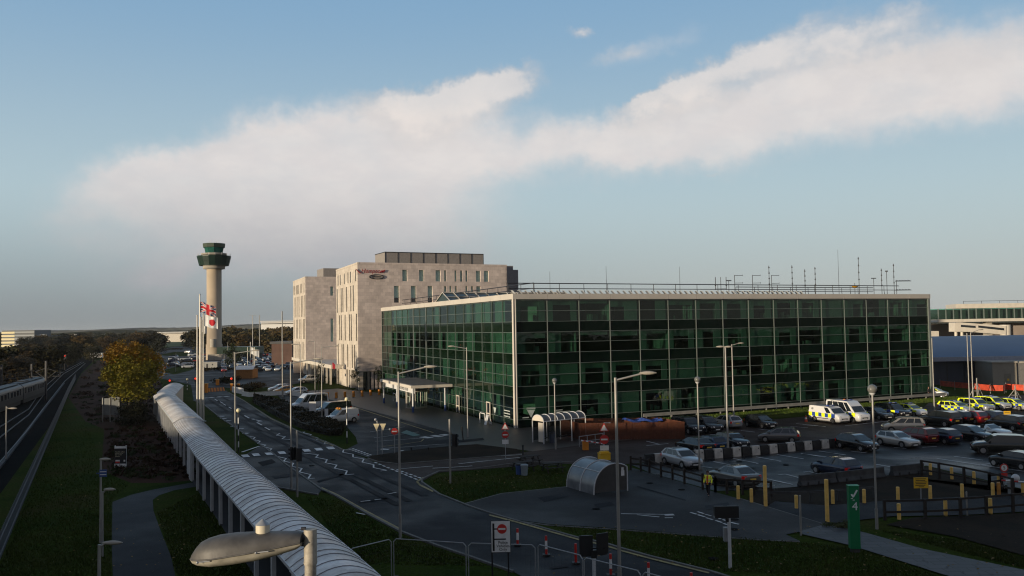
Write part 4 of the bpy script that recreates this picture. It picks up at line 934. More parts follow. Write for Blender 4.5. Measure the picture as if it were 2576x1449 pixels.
# ---------------------------------------------------------------- lamp posts, masts
def lamp(base, top_y, label, arm=None, r=.072, kind='head', group='street lamps along the roads', armz=.55, headlen=.85, name='street_lamp'):
    base = Vector((base[0], base[1], 0)); h = htop(base, top_y) if top_y > 20 else top_y
    t = thing(name, label, 'street lamp', base, 0, group)
    m = MB(); m.tube((0, 0, 0), (0, 0, 1.4), r * 1.25, n=10); m.tube((0, 0, 1.4), (0, 0, h), r, r * .8, n=10); m.build('column', M['pole'], t)
    m = MB(); m.bx(-.035, .035, -r * 1.30, -r * 1.22, .5, .9); m.build('access_door', M['grey_metal'], t)
    if arm:
        for q in (arm if isinstance(arm, list) else [arm]):
            d = at(*q, base.y) - base; d.y = 0; e = Vector((d.x, 0, d.z))
            L = max(.6, abs(e.x)); sgn = 1 if e.x > 0 else -1
            m = MB(); m.tube((0, 0, h - .12), (e.x - sgn * headlen * .6, 0, e.z - .03), .045, n=8); m.build('arm', M['pole'], t)
            m = MB()
            for k in range(5):
                x0, x1 = e.x - sgn * headlen * (.7 - .2 * k * .9), e.x - sgn * headlen * (.7 - .2 * (k + 1) * .9); r0, r1 = [.05, .09, .12, .12, .09, .03][k], [.05, .09, .12, .12, .09, .03][k + 1]
                m.tube((x0, 0, e.z), (x1, 0, e.z + sgn * 0), r0, r1, n=10)
            hd = m.build('lamp_head', M['concrete'], t); hd.scale = (1, 1, .75); hd.location = (0, 0, e.z * .25)
    return t, h
def globe(base, top_y, label, r=.28):
    base = Vector((base[0], base[1], 0)); h = htop(base, top_y)
    t = thing('globe_lamp', label, 'street lamp', base, 0, 'globe topped lamp posts')
    m = MB(); m.tube((0, 0, 0), (0, 0, 1.2), .09, n=10); m.tube((0, 0, 1.2), (0, 0, h - 2 * r), .06, n=10); m.build('column', M['pole'], t)
    m = MB(); m.lathe([(.06, h - 2.35 * r), (.16, h - 2.0 * r), (.18, h - 1.75 * r)], 14); m.build('collar', M['white_metal'], t)
    m = MB(); m.ball((0, 0, h - r), r, 12); m.build('globe', M['globe'], t)
    m = MB(); m.lathe([(.1, h - 1.7 * r), (.13, h - 1.1 * r), (.05, h - .7 * r)], 10); m.build('lantern_core', M['cream'], t)
lamp(G(1007, 1355), 935, 'galvanised street lamp on the left verge reaching right across the main road', (1092, 922))
lamp(G(1560, 1508), 950, 'tall galvanised street lamp in front of the curved cycle shelter', (1642, 938), .082)
lamp(G(733, 1232), 910, 'street lamp on the lay by with its long arm reaching over the hotel forecourt', (808, 902))
lamp(G(810, 1062), 872, 'street lamp rising from the hedge by the white vans', (849, 870))
lamp(G(592, 1136), 886, 'slim street lamp beside the striped crossing beacon on the left pavement', (650, 881))
lamp(G(1177, 1100), 874, 'street lamp on the forecourt corner with its arm pointing left', (1130, 871))
lamp(G(757, 1015), 866, 'street lamp left of the hotel with two thin bars of arm', (735, 866))
lamp(G(793, 1000), 858, 'far street lamp before the hotel entrance canopy', (774, 858))
lamp(G(711, 1000), 783, 'tall lighting mast just left of the hotel', None, .12, name='lighting_mast', group='tall lighting masts')
lamp(at(636, 890, 420), 793, 'tall lighting mast with a flat cross head over the far car park', [(628, 793), (645, 793)], .2, headlen=1.2, name='lighting_mast', group='tall lighting masts')
lamp(at(653, 898, 400), 793, 'tall plain lighting mast beside the white warehouse', None, .2, name='lighting_mast', group='tall lighting masts')
lamp(G(1832, 1150), 873, 'twin headed lamp post behind the black and white barrier blocks', [(1806, 872), (1838, 872)], .09)
lamp(G(1846, 1052), 866, 'lamp post on the grass strip with its arm pointing right', (1868, 863), .09)
lamp(G(2441, 1062), 838, 'thin lamp post among the police cars', None)
lamp(G(2448, 1002), 836, 'lamp post behind the police cars with its arm pointing right', (2471, 829), .09)
lamp(G(2351, 1040), 850, 'plain pole just past the right end of the glass office', None, .08)
lamp(G(253, 1366), 1156, 'dark lamp post on the left grass carrying a blue arrow sign', (272, 1155), .07, headlen=.7, group='dark lamp posts on the left verge')
lamp(G(258, 1400), 1236, 'short lamp post behind the arrow sign post on the left grass', (284, 1231), .05, headlen=.7, group='dark lamp posts on the left verge')
lamp(G(249, 1600), 1370, 'nearest lamp post at the bottom of the left grass', (297, 1365), .08, headlen=.9, group='dark lamp posts on the left verge')
lamp(G(15, 1160), 1022, 'lamp post between the railway track and the train', (38, 1027), .06, headlen=.9, group='dark lamp posts on the left verge')
for (x, y, tp) in [(587, 955, 885), (564, 950, 893), (499, 948, 893), (573, 918, 860), (413, 945, 917), (442, 935, 888)]:
    lamp(G(x, y), tp, {587: 'thin pole standing before the striped road blocker', 564: 'thin pole in front of the pale container', 499: 'thin pole half hidden by the flagpoles', 573: 'far thin pole beside the tower base building', 413: 'short white topped pole beside the big autumn tree', 442: 'pale pole on the roundabout'}[x], None, .06, group='thin poles round the far junction')
globe(G(1398, 1131), 951, 'small globe lamp in front of the bus shelter', .25)
globe(G(1760, 1182), 947, 'globe lamp standing beside the silver hatchback', .26)
globe(G(2206, 1331), 967, 'large globe lamp on the right beside the green pillar sign')
# the lamp right below the viewpoint
p = at(781, 1400, 5.9); LB = Vector((p.x, p.y, 0)); t = thing('near_lamp', 'close up weathered grey street lamp head on a thick pole at the bottom', 'street lamp', LB)
zt = at(780, 1331, 5.9).z; z2 = at(780, 1412, 5.9).z
m = MB(); m.tube((0, 0, z2 - .02), (0, 0, zt), .043, n=20); m.tube((0, 0, 0), (0, 0, z2), .0385, n=20); m.tube((0, 0, z2 - .012), (0, 0, z2 + .0), .045, n=20)
RUST = mat('weathered_galvanised', (.34, .31, .26), .65, .25, .35, 14, bump=.15, bscale=60); m.build('column', RUST, t)
HEADM = mat('weathered_lamp_housing', (.080, .077, .074), .55, .05, .35, 7, bump=.06, bscale=40)
x1 = at(762, 1370, 5.9).x - LB.x; x0 = at(481, 1390, 5.9).x - LB.x; L = x1 - x0
def zz_(y): return at(620, y, 5.9).z
def hull(prof, wfun, n=14, low=False):
    """lofted half shell along the head: prof = (s, z_seam, z_other), wfun = half width"""
    rows = []
    for s, za, zb in prof:
        x = x0 + L * s; w = wfun(s); r_ = []
        for k in range(n + 1):
            a = math.pi * k / n; r_.append(Vector((x, math.cos(a) * w, za + (zb - za) * math.sin(a) ** .75)))
        rows.append(r_)
    return rows
def loft(m, rows, mi=0):
    n = len(rows[0]); m.add([q for r_ in rows for q in r_], [(i * n + k, i * n + k + 1, (i + 1) * n + k + 1, (i + 1) * n + k) for i in range(len(rows) - 1) for k in range(n - 1)], mi, True)
    m.add(rows[0], [tuple(range(n))], mi); m.add(rows[-1], [tuple(range(n - 1, -1, -1))], mi)
wf = lambda s: .015 + .125 * (min(1, s / .22) ** .55) * (1 - .45 * max(0, (s - .55) / .45))
seam = lambda s: zz_(1403 - 42 * s)
up = [(s, seam(s), zz_(y)) for s, y in [(0, 1398), (.015, 1390), (.05, 1375), (.09, 1362), (.15, 1353), (.25, 1345), (.4, 1340), (.6, 1338.5), (.8, 1338), (.96, 1339), (1.0, 1342)]]
m = MB(); loft(m, hull(up, wf)); m.build('upper_housing', HEADM, t)
lo = [(s, seam(s) - .004, zz_(y)) for s, y in [(.005, 1404), (.03, 1414), (.08, 1419), (.2, 1421), (.4, 1416), (.6, 1408), (.8, 1395), (.95, 1382), (1.0, 1372)]]
m = MB(); loft(m, hull(lo, lambda s: wf(s) * .96)); m.build('lower_canopy', mat('weathered_lamp_canopy', (.30, .28, .23), .6, .05, .35, 8), t)
m = MB()
for s in [i / 24 for i in range(24)]:
    a, c = s, s + 1 / 24
    for sg in (-1, 1): m.tube((x0 + L * a, sg * wf(a) * 1.0, seam(a)), (x0 + L * c, sg * wf(c) * 1.0, seam(c)), .006, n=6)
m.build('seam_lip', HEADM, t)
m = MB()
for s in (.18, .69): m.tube((x0 + L * (s - .06), -wf(s) - .006, seam(s) - .012), (x0 + L * (s + .05), -wf(s) - .006, seam(s) - .004), .005, n=6); m.ball((x0 + L * (s - .06), -wf(s) - .008, seam(s) - .012), .009, 6)
m.build('clip', M['grey_metal'], t)
m = MB(); cx = at(661, 1330, 5.9).x - LB.x; zb, zm, zc = zz_(1341), zz_(1320), zz_(1306)
m.tube((cx, 0, zb), (cx, 0, zm), .046, n=20); m.build('photocell', mat('photocell_cream', (.62, .56, .43), .5), t)
m = MB(); m.lathe([(.048, zm), (.034, zm + .012), (.004, zc)], 20, (cx, 0, 0)); m.build('photocell_cap', M['grey_metal'], t)
m = MB(); m.tube((x1 - .02, 0, seam(1) + .02), (-.02, 0, seam(1) + .02), .032, n=14); m.tube((x1 - .01, 0, seam(1) + .075), (-.03, 0, seam(1) + .075), .012, n=8); m.tube((x1 - .01, 0, seam(1) - .03), (-.03, 0, seam(1) - .03), .012, n=8); m.build('bracket', M['dark_metal'], t)
# blue arrow sign on the left post
t = thing('arrow_sign', 'small blue and white arrow sign fixed to a dark lamp post on the left', 'sign', G(253, 1366), 0); p = at(255, 1190, G(253, 1366).y)
m = MB(); m.bx(-.02, .42, -.16, -.13, p.z - .2, p.z + .22); m.prism([(-.02, -.16), (-.02, -.13), (-.2, -.145)], p.z - .02, p.z + .04); m.build('plate', M['blue'], t)
m = MB()
for k in (-.05, .12): m.bx(.02, .4, -.172, -.162, p.z + k - .04, p.z + k)
m.build('arrow', M['white'], t)

# ---------------------------------------------------------------- flagpoles and flags
def flagcloth(t, w, h, z, name, painter, ang=.0, sag=.35):
    m = MB(); nx, nz = 26, 18; vs = []
    for j in range(nz + 1):
        for i in range(nx + 1):
            u, v = i / nx, j / nz; x = u * w * .93
            y = .10 * math.sin(u * 7.5 + v * 1.2) * u + .03 * math.sin(u * 15)
            vs.append((.08 + x * math.cos(ang) - y * math.sin(ang), y * math.cos(ang) + x * math.sin(ang), z - v * h - sag * h * u ** 1.3 + .05 * h * math.sin(u * 9)))
    mats, fs = [], []
    for j in range(nz):
        for i in range(nx):
            a = j * (nx + 1) + i; m.f.append((a, a + nx + 1, a + nx + 2, a + 1)); m.m.append(painter((i + .5) / nx, (j + .5) / nz)); m.sm.append(True)
    m.v = vs; return m.build(name, [M['white'], mat('flag_red', (.55, .01, .02), .7), mat('flag_blue', (.012, .02, .10), .7)], t)
def union(u, v):
    x, y = (u - .5) * 2, (v - .5)
    if abs(y) < .1 or abs(x) < .2: return 1
    if abs(y) < .17 or abs(x) < .33: return 0
    for s in (-1, 1):
        d = abs(x * .5 - s * y) / 1.118 * 2 ** .5
        if d < .05: return 1
        if d < .13: return 0
    return 2
def sun_disc(u, v): return 1 if (((u - .6) * 1.25) ** 2 + (v - .5) ** 2) < .29 ** 2 else 0
FLAGP = mat('flagpole_paint', (.55, .52, .46), .4, .2, .06)
fb = G(502, 1061)
for px, ty, lb, nm in [(496.5, 795, 'leftmost bare flagpole of the four in front of the control tower', None), (503, 742, 'tallest flagpole flying the Union flag', 'union_flag'), (506.5, 800, 'flagpole behind the tallest flagpole with a limp white flag', 'white_flag'), (512, 790, 'flagpole flying the white flag with a red disc', 'disc_flag')]:
    p = at(px, 1061, fb.y + (.8 if px == 506.5 else 0)); p.z = 0; h = htop(p, ty); t = thing('flagpole', lb, 'flagpole', p, 0, 'flagpoles in front of the control tower')
    m = MB(); m.tube((0, 0, 0), (0, 0, h), .13, .075, n=12); m.build('pole', FLAGP, t)
    m = MB(); m.ball((0, 0, h + .05), .12, 8); m.build('finial', FLAGP, t)
    m = MB(); m.bx(-.3, .3, -.3, .3, 0, .12); m.build('base_plate', M['grey_metal'], t)
    if nm:
        f = thing(nm, {'union_flag': 'red white and blue Union flag drooping from the tallest flagpole', 'white_flag': 'limp plain white flag hanging close behind the disc flag', 'disc_flag': 'white flag with one red disc flying just below the Union flag'}[nm], 'flag', p)
        if nm == 'union_flag': flagcloth(f, 2.15, 1.45, h - .95, 'cloth', union, .15, .55)
        elif nm == 'disc_flag': flagcloth(f, 1.95, 1.55, h - .15, 'cloth', sun_disc, .1, .28)
        else: flagcloth(f, .7, 1.7, h - .3, 'cloth', lambda u, v: 0, .2, .15)
p = G(630, 925); t = thing('flagpole', 'far flagpole beyond the road junction with a white flag', 'flagpole', p); h = htop(p, 860); m = MB(); m.tube((0, 0, 0), (0, 0, h), .1, n=8); m.build('pole', FLAGP, t)
f = thing('white_flag', 'bright white flag on the far flagpole beside the tower base', 'flag', p); flagcloth(f, 2.9, 2.2, h - 1.8, 'cloth', lambda u, v: 0, .1, .6)
for x in (623, 637, 641):
    p = G(x, 930); t = thing('flagpole', {623: 'left bare far flagpole beside the white flag', 637: 'bare far flagpole just right of the white flag', 641: 'rightmost bare far flagpole past the white flag'}[x], 'flagpole', p); h = htop(p, 873); m = MB(); m.tube((0, 0, 0), (0, 0, h), .09, n=8); m.build('pole', FLAGP, t)

# ---------------------------------------------------------------- signs, signals, bollards
def rotxy(p, a): return Vector((p[0] * math.cos(a) - p[1] * math.sin(a), p[0] * math.sin(a) + p[1] * math.cos(a), p[2]))
def disc(m, c, r, y, n=28, mi=0, th=.012):
    m.tube((c[0], y, c[1]), (c[0], y - th, c[1]), r, n=n, mi=mi); return m
def beacon(px, py, ty, lb):
    p = G(px, py); h = htop(p, ty); t = thing('crossing_beacon', lb, 'crossing beacon', p, 0, 'striped crossing beacons'); m = MB(); n = 7
    for k in range(n): m.tube((0, 0, (h - .3) * k / n), (0, 0, (h - .3) * (k + 1) / n), .06, n=10, mi=k % 2)
    m.build('striped_pole', [M['black'], M['white']], t); m = MB(); m.ball((0, 0, h - .18), .22, 10); m.build('globe', M['beacon'], t)
beacon(600, 1140, 1028, 'black and white crossing beacon with pale globe on the left pavement'); beacon(873, 1116, 1000, 'black and white crossing beacon with pale globe beside the white van')
beacon(471, 985, 952, 'amber globe beacon at the far end of the covered walkway')
def signpost(px, py, ty, lb, cat='road sign', name='road_sign', r=.035, m_=None):
    p = G(px, py); t = thing(name, lb, cat, p, 0, None); h = htop(p, ty); m = MB(); m.tube((0, 0, 0), (0, 0, h), r, n=8); m.build('post', m_ or M['grey_metal'], t); return t, h
def noentry(t, z, r=.3, y=-.06):
    m = MB(); disc(m, (0, z), r, y, mi=0); m.bx(-r * .72, r * .72, y - .025, y - .014, z - r * .17, z + r * .17, 1); m.build('no_entry_disc', [M['red'], M['white']], t)
def triangle(t, z, s=.4, inv=False, y=-.06):
    m = MB(); k = -1 if inv else 1
    for sc, yy, mi in ((1, y, 0), (.72, y - .012, 1)):
        q = [(-s * sc, yy, z - k * s * .58 * sc), (s * sc, yy, z - k * s * .58 * sc), (0, yy, z + k * s * 1.15 * sc)]
        m.add(q + [(a, b_ + .01, c) for a, b_, c in q], [(0, 1, 2) if k > 0 else (2, 1, 0), (5, 4, 3), (0, 3, 4, 1), (1, 4, 5, 2), (2, 5, 3, 0)], mi)
    m.build('warning_triangle' if not inv else 'give_way_triangle', [M['red'], M['white']], t)
t, h = signpost(1272, 1158, 1062, 'sign post with warning triangle and no entry disc in front of the glass office corner'); triangle(t, h - .45, .36); noentry(t, h - 1.15, .32); m = MB(); m.bx(-.3, .3, -.06, -.04, h - 2.0, h - 1.6); m.build('sub_plate', M['signwhite'], t)
t, h = signpost(1521, 1155, 1064, 'sign post with warning triangle and no entry disc beside the red and white barrier arm'); triangle(t, h - .5, .45); noentry(t, h - 1.5, .42); m = MB(); m.bx(-.4, .4, -.06, -.04, h - 2.5, h - 2.05); m.build('sub_plate', M['signwhite'], t)
m = MB(); m.tube((0, 0, h), (.6, 0, h), .04, n=6); m.build('floodlight_arm', M['grey_metal'], t)
t, h = signpost(993, 1142, 1080, 'single no entry disc on a post with a round lamp on the traffic island'); noentry(t, h - .2, .33); m = MB(); m.ball((-.45, 0, h), .13, 8); m.tube((-.45, 0, h), (0, 0, h - .05), .03, n=6); m.build('sign_lamp', M['grey_metal'], t)
t = thing('give_way_sign', 'pair of yellowish give way triangles on two posts on the traffic island', 'road sign', G(956, 1145)); h = htop(G(956, 1145), 1058)
m = MB(); m.tube((-.25, 0, 0), (-.25, 0, h), .04, n=8); m.tube((.2, .1, 0), (.2, .1, h - .3), .04, n=8); m.tube((-.4, 0, h), (-.2, 0, h - .2), .03, n=6); m.build('post', M['grey_metal'], t)
m = MB()
for x in (-.32, .32):
    q = [(x - .3, -.05, h - .3), (x + .3, -.05, h - .3), (x, -.05, h - 1.0)]; m.add(q + [(a, b_ + .02, c) for a, b_, c in q], [(2, 1, 0), (3, 4, 5), (0, 1, 4, 3), (1, 2, 5, 4), (2, 0, 3, 5)])
m.build('triangle_plate', mat('give_way_cream', (.62, .55, .36), .5), t); m = MB(); m.ball((-.4, 0, h + .1), .14, 8); m.build('sign_lamp', M['grey_metal'], t)
# police vehicles only board
bp = G(1262, 1497); t = thing('police_only_sign', 'white board with no entry disc reading Police Vehicles Only beside the road', 'road sign', bp, R(0)); zb_ = at(1262, 1389, bp.y).z; zt_ = at(1262, 1311, bp.y).z; wv = at(1294, 1350, bp.y).x - at(1247, 1350, bp.y).x
m = MB(); m.bx(-.45, -.38, .03, .1, 0, zt_ + .05); m.bx(.3, .37, .03, .1, 0, zt_ + .05); m.build('post', M['black'], t)
m = MB(); m.bx(-wv / 2, wv / 2, 0, .03, zb_, zt_, 0); m.bx(-wv / 2 - .025, wv / 2 + .025, .002, .028, zb_ - .025, zt_ + .025, 1); m.build('board', [M['signwhite'], M['black']], t)
hh = zt_ - zb_; m = MB(); disc(m, (.06, zt_ - hh * .25), .22, 0, mi=0); m.bx(-.1, .22, -.02, -.013, zt_ - hh * .25 - .04, zt_ - hh * .25 + .04, 1); m.build('no_entry_disc', [M['red'], M['white']], t)
m = MB(); m.bx(-.38, -.29, -.01, 0, zb_ + .06, zt_ - .1); m.bx(-.29, .24, -.01, 0, zb_ + hh * .40, zb_ + hh * .44); m.bx(-.29, -.12, -.009, 0, zt_ - hh * .27, zt_ - hh * .23); m.build('road_symbol', M['black'], t)
text('lettering', 'Police\nVehicles\nOnly', .185, M['black'], t, (.1, -.008, zb_ + hh * .2), (math.pi / 2, 0, 0), .003, 0, 'CENTER', .86)
# green pillar sign
bp = G(2151, 1389); t = thing('pillar_sign', 'tall green pillar sign with a white tick and the number 4', 'sign', bp, R(0)); h = htop(bp, 1222); w0 = .28
m = MB(); m.prism([(-w0, -.14), (w0 * .8, -.22), (w0, -.1), (w0, .16), (-w0, .16)], .22, h); m.build('pillar', M['green_sign'], t)
m = MB(); m.prism([(-w0 - .02, -.16), (w0 * .8, -.24), (w0 + .02, -.1), (w0 + .02, .18), (-w0 - .02, .18)], h + .002, h + .04); m.build('cap', mat('sign_cap', (.03, .30, .14), .5), t)
m = MB(); m.prism([(-w0 * .85, -.1), (w0 * .85, -.1), (w0 * .85, .12), (-w0 * .85, .12)], 0, .22); m.build('plinth', M['dconcrete'], t)
TW = mat('sign_lettering_white', (.75, .78, .76), .5)
ra = -math.atan2(.08, w0 * 1.8); fy = lambda x: -.14 - (x + w0) * .08 / (1.8 * w0) - .012
def onp(name, s, size, x, z): o = text(name, s, size, TW, t, (x, fy(x), z), (math.pi / 2, 0, ra), .004); return o
onp('number', '4', .62, 0, h - 1.07)
m = MB()
for a, c in (((-.16, h - .42), (-.07, h - .55)), ((-.07, h - .55), (.12, h - .22))):
    d = Vector((c[0] - a[0], 0, c[1] - a[1])).normalized(); n = Vector((-d.z, 0, d.x)) * .045; A_, C_ = Vector((a[0], fy(a[0]), a[1])), Vector((c[0], fy(c[0]), c[1])); m.obb(A_ - n, C_ - A_ + d * .03, n * 2, (0, .01, 0))
m.obb((-.19, fy(-.19), h - .66), (.38, -.017, 0), (0, .01, 0), (0, 0, .035)); m.obb((-.1, fy(-.1), h - .74), (.22, -.01, 0), (0, .01, 0), (0, 0, .03)); m.build('tick_mark', TW, t)
# yellow notices
def notice(px, py, x0, y0, x1, y1, lb, rows, nm='notice_sign'):
    bp = G(px, py); t = thing(nm, lb, 'notice', bp); za, zb = at(px, y1, bp.y).z, at(px, y0, bp.y).z; w = at(x1, y0, bp.y).x - at(x0, y0, bp.y).x
    m = MB(); m.bx(-.03, .03, .01, .07, 0, zb - .05); m.build('post', M['grey_metal'], t); m = MB(); m.bx(-w / 2, w / 2, -.02, 0, za, zb); m.build('plate', M['signyellow'], t)
    m = MB()
    for k in range(rows): z = zb - (k + .8) * (zb - za) / (rows + .7); e = w * (.40 if k < rows - 1 else .2); m.bx(-e + .03 * (k % 2), e - .05 * ((k + 1) % 3), -.028, -.021, z - .03, z + .022)
    m.build('text_lines', mat('notice_text', (.10, .07, .02), .7), t)
notice(2318, 1258, 2301, 1201, 2337, 1228, 'yellow notice board on a white post in the planting bed', 6)
notice(2535, 1075, 2517.5, 1034, 2535, 1046, 'small yellow notice plate between the parked cars and the police cars', 2)
# speed sign
t, h = signpost(2527, 1231, 1166, 'round 5 speed limit sign with a red plate below beside the rail fence'); m = MB(); disc(m, (0, h - .3), .30, -.05, mi=0); disc(m, (0, h - .3), .22, -.063, mi=1); m.build('speed_disc', [M['red'], M['white']], t)
text('number', '5', .36, M['black'], t, (0, -.08, h - .3), (math.pi / 2, 0, 0), .003); m = MB(); m.bx(-.22, .22, -.06, -.04, h - 1.0, h - .66); m.build('red_plate', M['red'], t)
# advertising board on the left bank
bp = GZ('2', 1037, 518); t = thing('letting_board', 'black and white letting board standing on the dark bank beside the walkway', 'sign board', bp); w = at(*Z('2', 1085, 400), bp.y).x - at(*Z('2', 984, 400), bp.y).x; h = htop(bp, Z('2', 985, 325)[1])
m = MB(); m.bx(-w / 2, -w / 2 + .08, .03, .1, 0, h); m.bx(w / 2 - .08, w / 2, .03, .1, 0, h); m.build('post', M['white'], t)
m = MB(); m.bx(-w / 2, w / 2, 0, .03, h * .06, h * .97, 1); m.bx(-w / 2, w / 2, -.012, 0, h * .87, h * .97, 0); m.bx(-w / 2, w / 2, -.012, 0, h * .06, h * .19, 0); m.bx(-w * .42, -w * .05, -.012, 0, h * .22, h * .29, 2); m.bx(-w * .42, -w * .05, -.012, 0, h * .295, h * .36, 0); m.bx(w * .28, w * .42, -.012, 0, h * .28, h * .36, 0); m.build('board', [M['signwhite'], M['black'], M['red']], t)
text('lettering', 'Flexible office\nspace to let\nfor 5-100\npeople', w * .145, mat('letting_text', (.45, .40, .28), .6), t, (-w * .44, -.005, h * .62), (math.pi / 2, 0, 0), .003, 0, 'LEFT', .85)
# back of a large road sign on the bank
t = thing('road_sign', 'grey back of a large road sign on two posts below the autumn tree', 'road sign', G(268, 1062)); bp = G(268, 1062); h = htop(bp, 1002)
xa, xb = at(256, 1000, bp.y).x - bp.x, at(302, 1000, bp.y).x - bp.x
m = MB(); m.bx(xa, (xa + xb) / 2 - .1, .05, .12, 1.0, h); m.bx((xa + xb) / 2 - .05, xb, .05, .12, 1.0, h + .15); m.build('panel', mat('sign_back', (.13, .14, .14), .6), t)
for x in (xa + .15, (xa + xb) / 2 - .1, xb - .1):
    m = MB(); m.tube((x, 0, 0), (x, 0, h + .1), .06, n=8); m.build('post', M['pole'], t)
# signals
def signal(px, py, ty, lb, heads, h=None):
    p = G(px, py); t = thing('traffic_signal', lb, 'traffic signal', p, 0, None); h = h or htop(p, ty); m = MB(); m.tube((0, 0, 0), (0, 0, h), .075, n=10); m.build('pole', M['pole'], t)
    for (x, z, rz, w) in heads:
        m = MB(); m.box((x, 0, z), (w, .05, 1.0), rz, 0); m.box((x, .02, z), (.32, .32, .95), rz, 0)
        for k in (-.3, 0, .3): m.tube(rotxy((0, .1, 0), rz) + Vector((x, 0, z + k)), rotxy((0, .36, 0), rz) + Vector((x, 0, z + k)), .11, n=10)
        m.build('signal_head', M['black'], t)
signal(748, 1250, 1083, 'traffic signal with a white topped pole beside the lay by crossing', [(-.3, 3.2, 1.1, .5), (.15, 3.1, .3, .4)])
signal(1133, 1216, 1054, 'traffic signal pole at the picnic grass corner seen from behind', [(.4, 3.4, -.6, .5)])
t = thing('traffic_signal', 'wide black signal backing board on a pale pole in the near grass', 'traffic signal', G(1837, 1429)); p = G(1837, 1429); za, zb = at(1832, 1303, p.y).z, at(1832, 1273, p.y).z
m = MB(); m.tube((0, 0, 0), (0, 0, za), .085, n=12); m.build('pole', M['white_metal'], t); m = MB(); m.bx(-.72, .5, -.05, .02, za, zb); m.bx(-.7, -.2, .02, .35, za + .05, zb - .05); m.bx(0, .47, .02, .35, za + .05, zb - .05); m.build('signal_head', M['black'], t)
m = MB(); m.tube((-.08, 0, za - .18), (-.08, 0, za), .1, n=10); m.build('mount', M['black'], t); m = MB(); m.bx(-.25, .05, .09, .3, 1.3, 2.0); m.build('control_box', M['grey_metal'], t)
t = thing('traffic_signal', 'pair of black signal heads on a white pole over the lower road', 'traffic signal', G(1496, 1500)); p = G(1496, 1500); za, zb = at(1487, 1395, p.y).z, at(1487, 1352, p.y).z
m = MB(); m.tube((0, 0, 0), (0, 0, za + .1), .085, n=12); m.build('pole', M['white_metal'], t)
for (x, rz) in ((-.35, .1), (.4, .5)):
    m = MB(); m.box((x, 0, (za + zb) / 2 + (.1 if x > 0 else 0)), (.62, .06, .95), rz); m.box((x, .15, (za + zb) / 2), (.34, .3, .85), rz); m.build('signal_head', M['black'], t)
m = MB(); m.bx(-.5, .5, -.02, .06, za + .25, za + .32); m.bx(-.13, .13, -.09, .12, za - .15, za + .2); m.build('mount', M['black'], t)
for (fr, x, y, ty, lb) in [('D', 330, 850, 795, 'far red signal light at the road beside the walkway end'), ('D', 770, 850, 760, 'far red signal light beside the flagpoles'), ('D', 1385, 900, 760, 'far red signal light before the orange slatted kiosk')]:
    p = GZ(fr, x, y + 60); h = htop(p, Z(fr, x, ty)[1]); t = thing('far_signal', lb, 'traffic signal', p, 0, 'red signals at the far junction'); m = MB(); m.tube((0, 0, 0), (0, 0, h - .4), .07, n=6); m.build('pole', M['dark_metal'], t)
    m = MB(); m.ball((0, -.1, h - .35), .23, 8); m.build('lamp', M['redlamp'], t); m = MB(); m.bx(-.25, .25, 0, .2, h - 1.1, h); m.build('housing', M['black'], t)
p = G(163, 930); h = htop(p, 895); t = thing('railway_signal', 'glowing red railway signal above the dark tracks', 'railway signal', p); m = MB(); m.tube((0, 0, 0), (0, 0, h), .08, n=6); m.build('post', M['dark_metal'], t); m = MB(); m.ball((0, -.15, h), .26, 8); m.build('lamp', M['redlamp'], t); m = MB(); m.bx(-.3, .3, 0, .3, h - .9, h + .5); m.build('housing', M['black'], t)
# bollards
def bollard(px, py, h, lb, r=.11, m_=None, grp='yellow bollards by the car park entrance', name='yellow_bollard'):
    p = G(px, py); t = thing(name, lb, 'bollard', p, 0, grp); m = MB(); m.tube((0, 0, 0), (0, 0, h - .04), r, n=14); m.lathe([(r, h - .04), (r * .8, h)], 14); m.build('post', m_ or M['yellow'], t); return t
BY = mat('bollard_yellow', (.82, .52, .14), .55, 0, .14, 3)
for (fr, x, y, lb) in [('P', 745, 512, 'short yellow bollard left of the grey saloon car'), ('P', 908, 552, 'short yellow bollard behind the grey saloon car'), ('P', 1908, 571, 'short yellow bollard right of the taller post near the pillar sign'), ('P', 2293, 562, 'short yellow bollard peeking out behind the pillar sign'),
                       ('5b', 1108, 432, 'short yellow bollard in the bed left of the yellow notice'), ('5b', 1485, 414, 'short yellow bollard right beside the yellow notice post'), ('5b', 1857, 394, 'short yellow bollard alone in the bed beside a thin grey post'), ('5b', 2215, 381, 'short yellow bollard left of the orange stained bollard'),
                       ('5b', 1120, 642, 'short yellow bollard behind the left end of the low front fence'), ('5b', 1663, 600, 'short yellow bollard behind the middle of the low front fence'), ('5b', 2187, 577, 'short yellow bollard behind the right part of the low front fence'),
                       ('5b', 1487, 132, 'short yellow bollard at the top end of the long rail fence'), ('5b', 1735, 182, 'short yellow bollard second along the long rail fence'), ('5b', 1995, 237, 'short yellow bollard third along the long rail fence'), ('5b', 2285, 270, 'short yellow bollard behind the rail fence near the speed sign'), ('C', 2555, 1360, 'short yellow bollard at the right edge by the barrier arm')]:
    bollard(*Z(fr, x, y), .98, lb, .115, BY)
bollard(*Z('5b', 2285, 382), 1.0, 'orange stained bollard beside the red and white barrier arm', .12, mat('bollard_orange', (.45, .2, .04), .6, 0, .3, 3))
bollard(*Z('P', 1082, 600), 2.75, 'tall yellow post at the car park corner near the grey saloon', .125, BY); bollard(*Z('P', 1840, 795), 2.65, 'tall yellow post left of the green pillar sign', .125, BY)
t = bollard(*Z('P', 1515, 950), 2.3, 'thin grey post with a yellow sleeve beside the grey path', .06, M['pole'], 'thin posts by the grey path', 'thin_post'); m = MB(); m.tube((-.12, .3, 1.5), (-.12, .3, 2.25), .1, n=10); m.build('sleeve', BY, t)
bollard(*Z('5b', 1915, 600), 1.5, 'thin grey post behind the low front fence', .05, M['pole'], 'thin posts by the grey path', 'thin_post')
